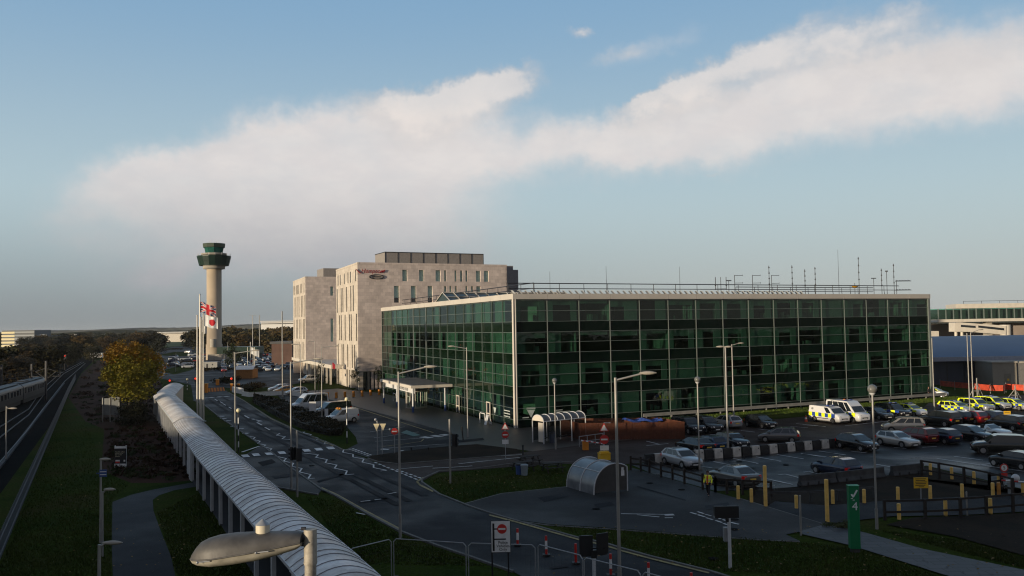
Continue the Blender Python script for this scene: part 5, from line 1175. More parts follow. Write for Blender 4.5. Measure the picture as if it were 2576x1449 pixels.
for (x, y, lb) in [(785, 565, 'orange bollard farthest left in the row before the hotel'), (930, 575, 'orange bollard second from left before the hotel beside a pale post'), (1108, 575, 'orange bollard standing clear of both poles before the hotel'), (1285, 560, 'orange bollard below a thin white pole before the hotel'),
                   (1462, 550, 'orange bollard left of the small bare tree by the hotel'), (1638, 540, 'orange bollard right of the small bare tree by the hotel'), (1812, 520, 'orange bollard second from the right before the hotel'), (1990, 512, 'orange bollard nearest the entrance canopy')]:
    bollard(*Z('E', x, y), 1.05, lb, .24, M['orange'], 'orange bollards before the hotel', 'orange_bollard')
for (fr, x, y, yt, lb) in [('7b', 332, 672, 458, 'red and white lane post just right of the police only board'), ('7b', 668, 790, 545, 'red and white lane post left of the mesh fence panels'), ('7b', 1015, 885, 635, 'all red lane post behind the signal heads'), ('7b', 1425, 1030, 755, 'red and white lane post with a striped white middle left of the tall lamp'), ('7b', 1870, 1140, 855, 'red and white lane post right of the tall lamp'), ('7b', 2372, 1220, 975, 'lane post with only its red top showing at the bottom edge')]:
    p = GZ(fr, x, y); h = htop(p, Z(fr, x, yt)[1]); t = thing('lane_post', lb, 'lane post', p, 0, 'red and white lane posts on the lower road'); m = MB(); aa = 'all red' in lb
    for k, (z0, z1) in enumerate([(0, .38), (.38, .78), (.78, 1)]): m.tube((0, 0, h * z0), (0, 0, h * z1), .07, .065, n=10, mi=0 if (k != 1 or aa) else 1)
    m.build('tube', [M['red'], M['white']], t); m = MB(); m.bx(-.2, .2, -.2, .2, ZL, ZL + .06); m.build('foot', M['trim'], t)
p = GZ('4', 1942, 248); t = thing('traffic_cone', 'orange traffic cone with a white band beside the white police van', 'traffic cone', p); m = MB(); m.lathe([(.2, .04), (.05, .8)], 14); m.build('cone', M['netting'], t); m = MB(); m.lathe([(.145, .36), (.105, .56)], 14); m.build('band', M['white'], t); m = MB(); m.bx(-.24, .24, -.24, .24, 0, .05); m.build('foot', M['trim'], t)
# mesh fence panels along the lower road
def heras(a, c, lb):
    p, q = G(*a, 2), G(*c, 2); p.z = q.z = 0; t = thing('mesh_panel', lb, 'mesh fence', p, 0, 'mesh fence panels along the lower road'); d = q - p; e = d.normalized(); m = MB()
    z = 2.0; m.path([p, p + Vector((0, 0, z - .15)), p + e * .15 + Vector((0, 0, z)), q - e * .15 + Vector((0, 0, z)), q + Vector((0, 0, z - .15)), q], .028, 6); m.tube(p + Vector((0, 0, .15)), q + Vector((0, 0, .15)), .02, n=6); m.build('frame', M['grey_metal'], t, world=True)
    m = MB(); n = int(d.length / .22)
    for i in range(1, n): r_ = p + d * (i / n); m.tube(r_ + Vector((0, 0, .15)), r_ + Vector((0, 0, z)), .0025, n=4, cap=False)
    for k in range(1, 7): m.tube(p + Vector((0, 0, .15 + k * .27)), q + Vector((0, 0, .15 + k * .27)), .0025, n=4, cap=False)
    m.build('mesh', M['dark_metal'], t, world=True); m = MB(); m.box(p + Vector((0, 0, .07)), (.6, .22, .14), math.atan2(d.y, d.x) + 1.5); m.build('foot_block', M['dconcrete'], t, world=True)
heras((880, 1381), (984, 1356), 'mesh panel running from the walkway roof to the near street lamp'); heras((990, 1355), (1172, 1366), 'mesh panel just right of the near street lamp'); heras((1178, 1366), (1346, 1371), 'mesh panel behind the police only board')
heras((1353, 1369), (1465, 1398), 'mesh panel ending below the pair of signal heads'); heras((1469, 1402), (1611, 1437), 'mesh panel crossing the tall lamp post at the bottom'); heras((1617, 1438), (1720, 1466), 'mesh panel at the bottom edge right of the tall lamp')

# ---------------------------------------------------------------- shelters, benches, bins, fences
sh = thing('bus_shelter', 'barrel roofed bus shelter with cream end panels in front of the glass office', 'bus shelter', GZ('3', 385, 338)); o = GZ('3', 388, 338); dl = (GZ('3', 775, 292) - o); dl.z = 0; Ls = dl.length; ex = dl.normalized(); ey = Vector((-ex.y, ex.x, 0)); D_ = 1.9
def SP(u, v, z): return o + ex * u + ey * v + Vector((0, 0, z))
for (u, v) in [(0, 0), (0, D_), (Ls, 0), (Ls, D_), (Ls * .66, 0), (Ls * .33, D_), (Ls * .66, D_)]:
    m = MB(); m.tube(SP(u, v, 0), SP(u, v, 2.35), .06, n=8); m.build('post', M['white_metal'], sh, world=True)
m = MB(); K = 10; vs = []
for u in (0, Ls): vs += [SP(u, D_ * (.5 - .5 * math.cos(math.pi * k / K)), 2.35 + .62 * math.sin(math.pi * k / K)) for k in range(K + 1)]
m.add(vs, [(k, K + 1 + k, K + 2 + k, k + 1) for k in range(K)], 0, True); m.build('barrel_roof', mat('shelter_roof', (.10, .10, .10), .3), sh, world=True)
m = MB()
for i in range(7):
    u = Ls * i / 6; m.path([SP(u, D_ * (.5 - .5 * math.cos(math.pi * k / K)), 2.36 + .63 * math.sin(math.pi * k / K)) for k in range(K + 1)], .05, 6)
m.tube(SP(0, 0, 2.35), SP(Ls, 0, 2.35), .05, n=6); m.tube(SP(0, D_, 2.35), SP(Ls, D_, 2.35), .05, n=6); m.build('roof_hoop', M['white_metal'], sh, world=True)
m = MB(); q = [SP(-.02, D_ * (.5 - .5 * math.cos(math.pi * k / K)), 2.35 + .6 * math.sin(math.pi * k / K)) for k in range(K + 1)]; m.add(q, [tuple(range(K + 1))]); m.obb(SP(-.03, .12, .2), ey * .75, ex * .04, (0, 0, 2.0)); m.build('end_panel', M['cream'], sh, world=True)
m = MB(); m.obb(SP(.1, D_ - .03, .25), ex * (Ls - .2), ey * .02, (0, 0, 1.9)); m.obb(SP(Ls - .02, .1, .25), ey * (D_ - .2), ex * .02, (0, 0, 1.9)); m.build('glass_panel', M['poly'], sh, world=True)
m = MB(); m.obb(SP(.8, D_ - .55, .42), ex * (Ls - 1.6), ey * .35, (0, 0, .05)); m.build('bench', M['dark_metal'], sh, world=True)
cs = thing('cycle_shelter', 'curved translucent cycle shelter on the grey tarmac', 'cycle shelter', GZ('3', 715, 755)); a, bq, c = GZ('3', 600, 737), GZ('3', 850, 812), GZ('3', 1075, 785); ex = (bq - a).normalized(); Ls = (bq - a).length; ey = Vector((-ex.y, ex.x, 0)); D_ = 3.0
o = a
def QP(u, k, n=14, dz=0):                  # quarter-ellipse shell: springs from the ground on the near-left side, high at the far side
    t_ = k / n; ang = math.pi * (1 - t_ * .70); return o + ex * u + ey * (D_ * .62 * (1 + math.cos(ang))) + Vector((0, 0, 2.15 * math.sin(ang) ** .8 + dz))
m = MB(); vs = []
for u in (0, Ls): vs += [QP(u, k) for k in range(15)]
m.add(vs, [(k, 15 + k, 16 + k, k + 1) for k in range(14)], 0, True); m.build('curved_sheet', mat('curved_sheet_grey', (.15, .16, .17), .22, 0, .3, .9, spec=.6), cs, world=True)
for u in (0, Ls / 2, Ls):
    m = MB(); m.path([QP(u, k, dz=.015) for k in range(15)], .045, 6); m.build('hoop', M['white_metal'], cs, world=True)
m = MB()
for k in (5, 14): m.tube(QP(0, k, dz=.015), QP(Ls, k, dz=.015), .035, n=6)
e_ = QP(Ls, 14); e0 = QP(0, 14)
for q in (e_, e0): m.tube((q.x, q.y, 0), q, .05, n=8)
m.build('rail', M['white_metal'], cs, world=True)
m = MB(); q = [QP(Ls - .03, k) for k in range(15)]; q += [Vector((q[-1].x, q[-1].y, .15)), Vector((q[0].x, q[0].y, .15))]; m.add(q, [tuple(range(len(q)))]); m.build('end_sheet', mat('end_sheet_grey', (.055, .055, .055), .4, 0, .25, 1.2), cs, world=True)
m = MB()
for i in range(5):
    c_ = o + ex * (.5 + i * Ls / 5.5) + ey * 1.3; m.path([c_ + ey * -.5, c_ + ey * -.5 + Vector((0, 0, .75)), c_ + ey * .4 + Vector((0, 0, .75)), c_ + ey * .4], .035, 6)
m.build('cycle_rack', M['grey_metal'], cs, world=True)
m = MB(); p_ = QP(Ls, 13); m.obb(p_ + Vector((0, 0, -.75)) - ey * .3, ey * .28, ex * .03, (0, 0, .4)); m.obb(p_ + Vector((0, 0, -.4)) - ey * .28, ey * .2, ex * .03, (0, 0, .25)); m.build('notice_plate', M['signwhite'], cs, world=True)
def picnic(px, py, rz, lb):
    t = thing('picnic_table', lb, 'picnic table', GZ('3', px, py), rz, 'picnic tables on the grass'); m = MB()
    for k in range(5): m.bx(-.9, .9, -.36 + k * .15, -.23 + k * .15, .72, .76)
    m.build('tabletop', M['wood_dark'], t)
    for s in (-1, 1):
        m = MB(); m.bx(-.9, .9, s * .72 - .13, s * .72 - .01, .42, .46); m.bx(-.9, .9, s * .72 + .01, s * .72 + .13, .42, .46); m.build('seat', M['wood_dark'], t)
        for x in (-.65, .65):
            m = MB(); m.obb((x - .04, s * .72, 0), (.08, 0, 0), (0, s * .1, 0), (0, -s * .45, .72)); m.build('leg', M['wood_dark'], t)
    m = MB()
    for x in (-.65, .65): m.bx(x - .04, x + .04, -.8, .8, .34, .42)
    m.build('brace', M['wood_dark'], t)
picnic(195, 580, .5, 'dark wooden picnic table behind the blue and grey bins'); picnic(470, 590, .3, 'dark wooden picnic table standing alone beside the cycle shelter'); picnic(255, 520, .5, 'dark wooden picnic table farther back near the road edge')
for (x, y, lb, mm) in [(160, 615, 'blue litter bin beside the picnic table', M['blue']), (208, 622, 'grey litter bin beside the blue bin', mat('bin_grey', (.20, .24, .27), .5))]:
    p = GZ('3', x, y); t = thing('litter_bin', lb, 'litter bin', p, 0, None); m = MB(); m.lathe([(.26, 0), (.30, .72), (.31, .8)], 16); m.build('drum', mm, t); m = MB(); m.lathe([(.32, .78), (.32, .86), (.24, .9)], 16); m.build('lid', M['trim'] if mm is M['blue'] else mm, t)
p = GZ('3', 465, 325); t = thing('litter_bin', 'dark litter bin standing inside the bus shelter front', 'litter bin', p); m = MB(); m.lathe([(.3, 0), (.3, .95)], 14); m.build('drum', M['steelblue'], t); m = MB(); m.lathe([(.32, .95), (.32, 1.1), (.1, 1.2)], 14); m.build('lid', M['trim'], t)
p = GZ('3', 945, 482); t = thing('grit_bin', 'yellow grit bin behind the cycle shelter', 'grit bin', p, .3); m = MB(); m.bx(-.5, .5, -.32, .32, 0, .6); m.build('body', M['signyellow'], t); m = MB(); m.prism([(-.54, -.36), (.54, -.36), (.54, .36), (-.54, .36)], .602, .66); m.obb((-.4, -.25, .66), (.8, 0, 0), (0, .5, 0), (0, 0, .14)); m.build('lid', M['signyellow'], t)
for (fr, x, y, yt, lb) in [('3', 195, 470, 345, 'dark slim post behind the picnic tables'), ('6', 1075, 1105, 945, 'leaning dark stake beside the forecourt lamp post'), ('6', 475, 1225, 1180, 'short dark stake on the traffic island left'), ('6', 672, 1215, 1180, 'short dark stake on the traffic island right')]:
    p = GZ(fr, x, y); h = htop(p, Z(fr, x, yt)[1]); t = thing('dark_post', lb, 'post', p); m = MB(); m.tube((0, 0, 0), (-.15 if 'lean' in lb else 0, 0, h), .07, n=8); m.tube((-.15 if 'lean' in lb else 0, 0, h - .1), (-.15 if 'lean' in lb else 0, 0, h), .1, n=8); m.build('shaft', M['black'], t)
# timber enclosure with a blue tarpaulin
t = thing('timber_enclosure', 'square red brown timber screen enclosure beside the parked cars', 'enclosure', GZ('3', 1200, 320)); a, c = GZ('3', 722, 300), GZ('3', 1690, 290); e = (c - a).normalized(); f_ = Vector((-e.y, e.x, 0)); Lf = (c - a).length; hf = htop(c, Z('3', 1690, 130)[1]); ha = htop(a, Z('3', 722, 145)[1])
m = MB(); n = int(Lf / .16)
for i in range(n): m.obb(a + e * (i * Lf / n), e * (Lf / n - .012), f_ * .03, (0, 0, hf + .012 * math.sin(i * 2.3)))
dk_ = VX * 5.0
n2 = 30
for base_ in (a, c):
    for i in range(n2): m.obb(base_ + dk_ * (i / n2) - e * .0, dk_ * (1 / n2 - .003), e * .03, (0, 0, hf + .015 * math.sin(i * 1.7)))
for i in range(n): m.obb(a + dk_ + e * (i * Lf / n), e * (Lf / n - .012), f_ * .03, (0, 0, hf + .015 * math.sin(i * 1.3)))
m.build('boards', M['wood_red'], t, world=True)
for k in range(7):
    m = MB(); m.obb(a + e * ((Lf - .12) * k / 6) - f_ * .05, e * .10, f_ * .045, (0, 0, hf - .1)); m.build('post', M['wood_red'], t, world=True)
tp_ = thing('tarpaulin', 'crumpled blue tarpaulin lying inside the timber enclosure', 'tarpaulin', a + e * 6 + VX * 3); m = MB(); vs = []; nx, ny = 14, 8
for j in range(ny + 1):
    for i in range(nx + 1): vs.append(a + e * (Lf * .60 + i * .27) + VX * (3.0 + j * .2) + Vector((0, 0, hf - .15 + .28 * math.sin(i * .9 + j * .7) * math.sin(j * .8))))
m.add(vs, [(j * (nx + 1) + i, j * (nx + 1) + i + 1, (j + 1) * (nx + 1) + i + 1, (j + 1) * (nx + 1) + i) for j in range(ny) for i in range(nx)], 0, False); m.build('sheet', M['tarp'], tp_, world=True)
skp = thing('waste_skip', 'loaded waste heap under the tarpaulin inside the enclosure', 'skip', a + e * 6 + VX * 3.5); m = MB(); m.prism([a + e * 1 + VX * 1.5, a + e * (Lf - 1) + VX * 1.5, a + e * (Lf - 1) + VX * 4.5, a + e * 1 + VX * 4.5], 0, hf - .5); m.build('body', M['wood_red'], skp, world=True)
# barrier arms
t = thing('parking_barrier', 'red and white barrier arm on an orange cabinet beside the timber enclosure', 'barrier', GZ('3', 772, 390)); p = GZ('3', 772, 390); q = GZ('3', 945, 425); h = htop(p, Z('3', 772, 305)[1])
m = MB(); m.bx(-.3, .3, -.3, .3, 0, h - .05); m.build('cabinet', M['orange'], t); m = MB(); v = q - p; n = 9; u_ = Vector((v.x, v.y, 0))
for k in range(n): m.tube(u_ * (k / n) + Vector((-.4 * (1 - k / n), 0, h + .05)), u_ * ((k + 1) / n) + Vector((-.4 * (1 - (k + 1) / n), 0, h + .05)), .06, n=8, mi=k % 2)
m.build('arm', [M['white'], M['red']], t); m = MB(); m.tube(u_, u_ + Vector((0, 0, h)), .05, n=8); m.build('rest_post', M['white'], t)
t = thing('parking_barrier', 'red and white barrier arm at the right edge beside the speed sign', 'barrier', GZ('C', 2230, 1330)); p = GZ('C', 2230, 1330); m = MB(); q0, q1 = GZ('C', 1990, 1330), GZ('C', 2900, 1410); n = 8
for k in range(n): m.tube(q0.lerp(q1, k / n) + Vector((0, 0, 1.0)), q0.lerp(q1, (k + 1) / n) + Vector((0, 0, 1.0)), .06, n=8, mi=1 if k % 3 == 0 else 0)
m.build('arm', [M['white'], M['red']], t, world=True); m = MB(); m.bx(-.25, .1, -.2, .2, .85, 1.15); m.ball((.35, 0, 1.15), .28, 8); m.build('counterweight', M['white_metal'], t); m = MB(); m.bx(-.15, .15, -.15, .15, 0, .9); m.build('cabinet', M['grey_metal'], t)
t = thing('pedestrian_rail', 'low grey guard railing beside the timber enclosure and barrier', 'railing', GZ('3', 715, 362)); a_, c_ = GZ('3', 715, 362), GZ('3', 935, 330); m = MB()
for z in (.5, 1.05): m.tube(a_ + Vector((0, 0, z)), c_ + Vector((0, 0, z)), .03, n=6)
m.build('rails', M['grey_metal'], t, world=True)
for k in range(4):
    m = MB(); q = a_.lerp(c_, k / 3); m.tube(q, q + Vector((0, 0, 1.1)), .035, n=6); m.build('post', M['grey_metal'], t, world=True)
# dark post and rail fences
def postrail(pts, lb, h=1.1, rails=(.5, .95), name='timber_fence', m_=None):
    t = thing(name, lb, 'fence', G(*pts[0])); q = [G(*p) for p in pts]; m_ = m_ or M['wood_dark']
    for p in q:
        m = MB(); m.box(p + Vector((0, 0, h / 2)), (.16, .16, h)); m.build('post', m_, t, world=True)
    for z in rails:
        m = MB()
        for a, c in zip(q, q[1:]): d = c - a; n = Vector((-d.y, d.x, 0)).normalized() * .06; m.obb(a + Vector((0, 0, z)) + n, d, n * .8, (0, 0, .13))
        m.build('rail', m_, t, world=True)
postrail([(1587, 1184), (1612, 1187), (1634, 1191), (1663, 1202), (1692, 1209), (1722, 1219), (1768, 1233), (1800, 1240)], 'dark post and rail fence below the silver hatchback', 1.25)
postrail([(1800, 1240), (1829, 1243), (1868, 1245), (1897, 1247), (1940, 1250)], 'dark post and rail fence in front of the grey saloon', 1.1)
postrail([(2319, 1199), (2363, 1206), (2426, 1218), (2490, 1233), (2548, 1250)], 'long dark rail fence sloping down past the speed sign', 1.3, (.45, 1.15))
postrail([(2490, 1233), (2520, 1229), (2549, 1226)], 'short dark rail fence returning behind the speed sign', 1.1)
postrail([(2226, 1309), (2328, 1307), (2417, 1303), (2482, 1298), (2549, 1292), (2640, 1284)], 'low dark rail fence along the front of the access road', 1.25, (.42, 1.1))
postrail([(1935, 1268), (2040, 1266), (2110, 1262), (2200, 1254)], 'thin wire strung across the planting bed', .75, (.68,), 'wire_fence', M['dconcrete'])
# black and white barrier blocks
BW_ = mat('block_white', (.52, .49, .44), .7, 0, .2, 2.5, bump=.2); BB_ = mat('block_black', (.018, .017, .017), .7, 0, .3, 2.5)
whites = [(150, 752), (638, 706), (868, 690), (1090, 670), (1322, 652), (1535, 632), (1750, 608), (1958, 588), (2165, 570)]
pts = []
for k, (x, y) in enumerate(whites):
    pts.append((x, y, 1))
    if k + 1 < len(whites) and k > 0: pts.append(((x + whites[k + 1][0]) / 2, (y + whites[k + 1][1]) / 2, 0))
pts += [(520, 717, 0), (40, 760, 0), (2262, 560, 0)]
k5 = FR['5']; k4 = FR['4']
for (x, y, w) in [(48, 712, 1), (145, 703, 0), (250, 695, 1), (330, 688, 0), (400, 681, 1)]: pts.append(((k5[0] + k5[2] * x - k4[0]) / k4[2], (k5[1] + k5[2] * y - k4[1]) / k4[2], w))
pts.sort(); dirb = (GZ('4', 2165, 570) - GZ('4', 868, 690)); ra_ = math.atan2(dirb.y, dirb.x); nw = nb2 = 0
ordw = ['partly behind the silver hatchback', 'left of the globe lamp', 'just left of the twin headed lamp', 'just right of the twin headed lamp', 'below the round lamps of the dark small car', 'left of the grey hatchback', 'below the grey hatchback tail', 'right of the grey hatchback', 'standing clear right of the grey hatchback', 'near the black hatchback', 'left neighbour of the black hatchback', 'touching the black hatchback wheel']
oi_ = 0
for (x, y, w) in pts:
    p = GZ('4', x, y); nxt = ordw[min(oi_, len(ordw) - 1)]
    if w: lb = 'white barrier block ' + nxt; oi_ += 1
    else: lb = 'black block beside the white one ' + ordw[min(oi_, len(ordw) - 1)] if oi_ else 'dark barrier block at the left end of the block row'
    t = thing('barrier_block', lb, 'barrier block', p, ra_, 'black and white barrier blocks'); m = MB(); m.prism([(-.44, -.22), (.44, -.22), (.44, .22), (-.44, .22)], 0, .3); m.add([(-.44, -.22, .3), (.44, -.22, .3), (.44, .22, .3), (-.44, .22, .3), (-.44, -.15, .88), (.44, -.15, .88), (.44, .15, .88), (-.44, .15, .88)], [(4, 5, 6, 7), (0, 1, 5, 4), (1, 2, 6, 5), (2, 3, 7, 6), (3, 0, 4, 7)]); m.build('body', BW_ if w else BB_, t)
    m = MB(); m.bx(-.5, -.44, -.1, .1, .1, .75); m.bx(.2, .28, -.235, -.2, .6, .7); m.build('lug', M['dconcrete'], t)
def jersey(a, c, lb):
    p, q = G(*a), G(*c); d = q - p; t = thing('concrete_barrier', lb, 'concrete barrier', p, math.atan2(d.y, d.x), 'old dark concrete barriers'); L = d.length; m = MB(); pr = [(-.3, 0), (-.3, .12), (-.14, .38), (-.11, .8), (.11, .8), (.14, .38), (.3, .12), (.3, 0)]
    vs = [(0, y, z) for y, z in pr] + [(L, y, z) for y, z in pr]; n = 8; m.add(vs, [(i, n + i, n + (i + 1) % n, (i + 1) % n) for i in range(n)] + [tuple(range(n - 1, -1, -1)), tuple(range(n, 2 * n))]); m.build('body', M['dconcrete'], t)
    m = MB()
    for k in range(3): m.bx(L * (.15 + .3 * k), L * (.15 + .3 * k) + .12, -.33, -.29, 0, .3)
    m.build('drain_notch', M['cream'] if k % 2 else M['black'], t)
jersey((2012, 1223), (2100, 1214), 'dark concrete barrier behind the tall yellow post'); jersey((2104, 1214), (2222, 1200), 'dark concrete barrier below the dark blue hatchback'); jersey((2243, 1198), (2322, 1190), 'flaking black concrete barrier right of the globe lamp')
area('far_lawn', [(404, 874), (482, 868), (472, 857), (428, 857)], ground('far_lawn_grass', (.05, .085, .02), (.08, .11, .03), .02, .3, 1, 1, 0))
# ---------------------------------------------------------------- vehicles
CARS = {}
SPEC = {  # L W | stations (x, zlow, ztop, halfwidth) | greenhouse side outline | half width bottom/top | side windows (t0,t1) | axles | wheel r
 'hatch': dict(st=[(2.10, .36, .56, .60), (2.03, .24, .70, .76), (1.80, .19, .80, .85), (1.15, .19, .95, .88), (.2, .19, .97, .89), (-1.2, .19, 1.0, .89), (-1.75, .21, 1.0, .87), (-1.98, .26, .96, .80), (-2.06, .38, .84, .70)],
   gh=[(1.18, .93), (.36, 1.38), (.05, 1.46), (-.95, 1.48), (-1.5, 1.41), (-1.96, .97)], gw=(.82, .62), win=[(.10, .40), (.43, .72), (.75, .9)], ax=(1.32, -1.28), r=.31),
 'mini': dict(st=[(1.82, .36, .60, .62), (1.76, .24, .74, .76), (1.55, .19, .84, .83), (.95, .19, .98, .84), (0, .19, 1.0, .84), (-1.2, .19, 1.02, .84), (-1.6, .22, 1.0, .80), (-1.78, .36, .88, .70)],
   gh=[(.90, .97), (.40, 1.34), (.15, 1.40), (-1.1, 1.40), (-1.5, 1.34), (-1.68, 1.0)], gw=(.78, .66), win=[(.08, .5), (.54, .92)], ax=(1.22, -1.22), r=.31),
 'saloon': dict(st=[(2.30, .36, .56, .62), (2.22, .24, .70, .78), (1.95, .19, .80, .86), (1.15, .19, .94, .89), (.2, .19, .97, .90), (-1.2, .19, 1.0, .90), (-1.7, .21, 1.02, .88), (-2.2, .26, 1.0, .82), (-2.3, .40, .86, .72)],
   gh=[(1.10, .93), (.30, 1.36), (0, 1.44), (-.75, 1.44), (-1.1, 1.38), (-1.82, 1.0)], gw=(.82, .60), win=[(.10, .42), (.45, .74)], ax=(1.42, -1.36), r=.33),
 'estate': dict(st=[(2.30, .36, .56, .62), (2.22, .24, .70, .78), (1.95, .19, .82, .86), (1.2, .19, .97, .90), (.2, .19, 1.0, .90), (-1.4, .19, 1.02, .90), (-2.0, .22, 1.02, .88), (-2.24, .26, 1.0, .82), (-2.32, .40, .88, .74)],
   gh=[(1.15, .95), (.40, 1.40), (.1, 1.48), (-1.5, 1.48), (-1.95, 1.43), (-2.24, 1.0)], gw=(.83, .66), win=[(.08, .33), (.36, .62), (.65, .9)], ax=(1.42, -1.36), r=.33),
 'mpv': dict(st=[(2.15, .36, .62, .62), (2.08, .24, .78, .78), (1.85, .19, .90, .86), (1.3, .19, 1.04, .90), (.2, .19, 1.06, .90), (-1.4, .19, 1.08, .90), (-1.9, .22, 1.06, .87), (-2.1, .30, 1.02, .80), (-2.16, .42, .92, .72)],
   gh=[(1.45, 1.02), (.55, 1.55), (.2, 1.64), (-1.4, 1.64), (-1.85, 1.56), (-2.10, 1.06)], gw=(.84, .68), win=[(.12, .38), (.41, .66), (.69, .9)], ax=(1.36, -1.34), r=.32),
 'suv': dict(st=[(2.30, .46, .72, .68), (2.24, .34, .88, .82), (2.0, .30, 1.0, .92), (1.2, .30, 1.12, .95), (.2, .30, 1.14, .95), (-1.5, .30, 1.16, .95), (-2.0, .32, 1.14, .92), (-2.24, .38, 1.1, .86), (-2.32, .5, 1.0, .78)],
   gh=[(1.12, 1.10), (.50, 1.66), (.2, 1.76), (-1.5, 1.76), (-2.0, 1.70), (-2.24, 1.14)], gw=(.87, .72), win=[(.08, .34), (.37, .63), (.66, .9)], ax=(1.42, -1.38), r=.38),
 'coupe': dict(st=[(2.12, .36, .56, .60), (2.05, .24, .70, .78), (1.8, .19, .80, .86), (1.0, .19, .94, .89), (.1, .19, .97, .89), (-1.2, .19, 1.02, .90), (-1.75, .22, 1.02, .87), (-2.0, .30, .98, .80), (-2.1, .42, .86, .7)],
   gh=[(.95, .93), (.20, 1.34), (-.05, 1.42), (-1.1, 1.43), (-1.7, 1.36), (-1.98, 1.0)], gw=(.80, .60), win=[(.10, .52), (.56, .9)], ax=(1.30, -1.30), r=.34),
 'roadster': dict(st=[(2.04, .34, .54, .62), (1.96, .22, .70, .80), (1.7, .18, .80, .88), (.9, .18, .92, .90), (.1, .18, .86, .90), (-.9, .18, .90, .90), (-1.5, .2, .96, .88), (-1.9, .28, .92, .80), (-2.0, .4, .80, .7)],
   gh=[(.80, .90), (.10, 1.28), (.04, 1.30), (.02, 1.30), (0, 1.28), (-.02, .90)], gw=(.80, .62), win=[], ax=(1.25, -1.22), r=.34),
 'van': dict(st=[(2.50, .38, .72, .72), (2.42, .26, .98, .88), (2.15, .22, 1.12, .95), (1.7, .22, 1.20, .98), (.5, .22, 1.24, .98), (-1.8, .22, 1.24, .98), (-2.4, .24, 1.24, .96), (-2.48, .4, 1.2, .93)],
   gh=[(1.78, 1.15), (.98, 1.84), (.6, 1.94), (-1.8, 1.97), (-2.36, 1.94), (-2.46, 1.2)], gw=(.95, .82), win=[(.10, .28)], ax=(1.55, -1.45), r=.34),
 'bigvan': dict(st=[(2.75, .38, .80, .74), (2.66, .26, 1.06, .90), (2.4, .22, 1.18, .96), (1.95, .22, 1.28, .99), (.5, .22, 1.32, .99), (-2.0, .22, 1.32, .99), (-2.66, .24, 1.32, .97), (-2.74, .4, 1.28, .94)],
   gh=[(2.02, 1.22), (1.30, 2.02), (.75, 2.50), (-2.2, 2.55), (-2.62, 2.50), (-2.72, 1.28)], gw=(.96, .84), win=[(.07, .22), (.25, .46), (.49, .70), (.73, .94)], ax=(1.75, -1.55), r=.36),
 'smallvan': dict(st=[(2.12, .38, .66, .66), (2.05, .26, .84, .82), (1.8, .22, .96, .88), (1.25, .22, 1.08, .90), (.3, .22, 1.1, .90), (-1.5, .22, 1.12, .90), (-2.0, .24, 1.12, .88), (-2.1, .4, 1.06, .85)],
   gh=[(1.32, 1.05), (.60, 1.66), (.3, 1.78), (-1.5, 1.82), (-2.0, 1.80), (-2.1, 1.1)], gw=(.87, .76), win=[(.10, .36)], ax=(1.38, -1.32), r=.33),
}
def lerp2(a, b, t): return (a[0] + (b[0] - a[0]) * t, a[1] + (b[1] - a[1]) * t)
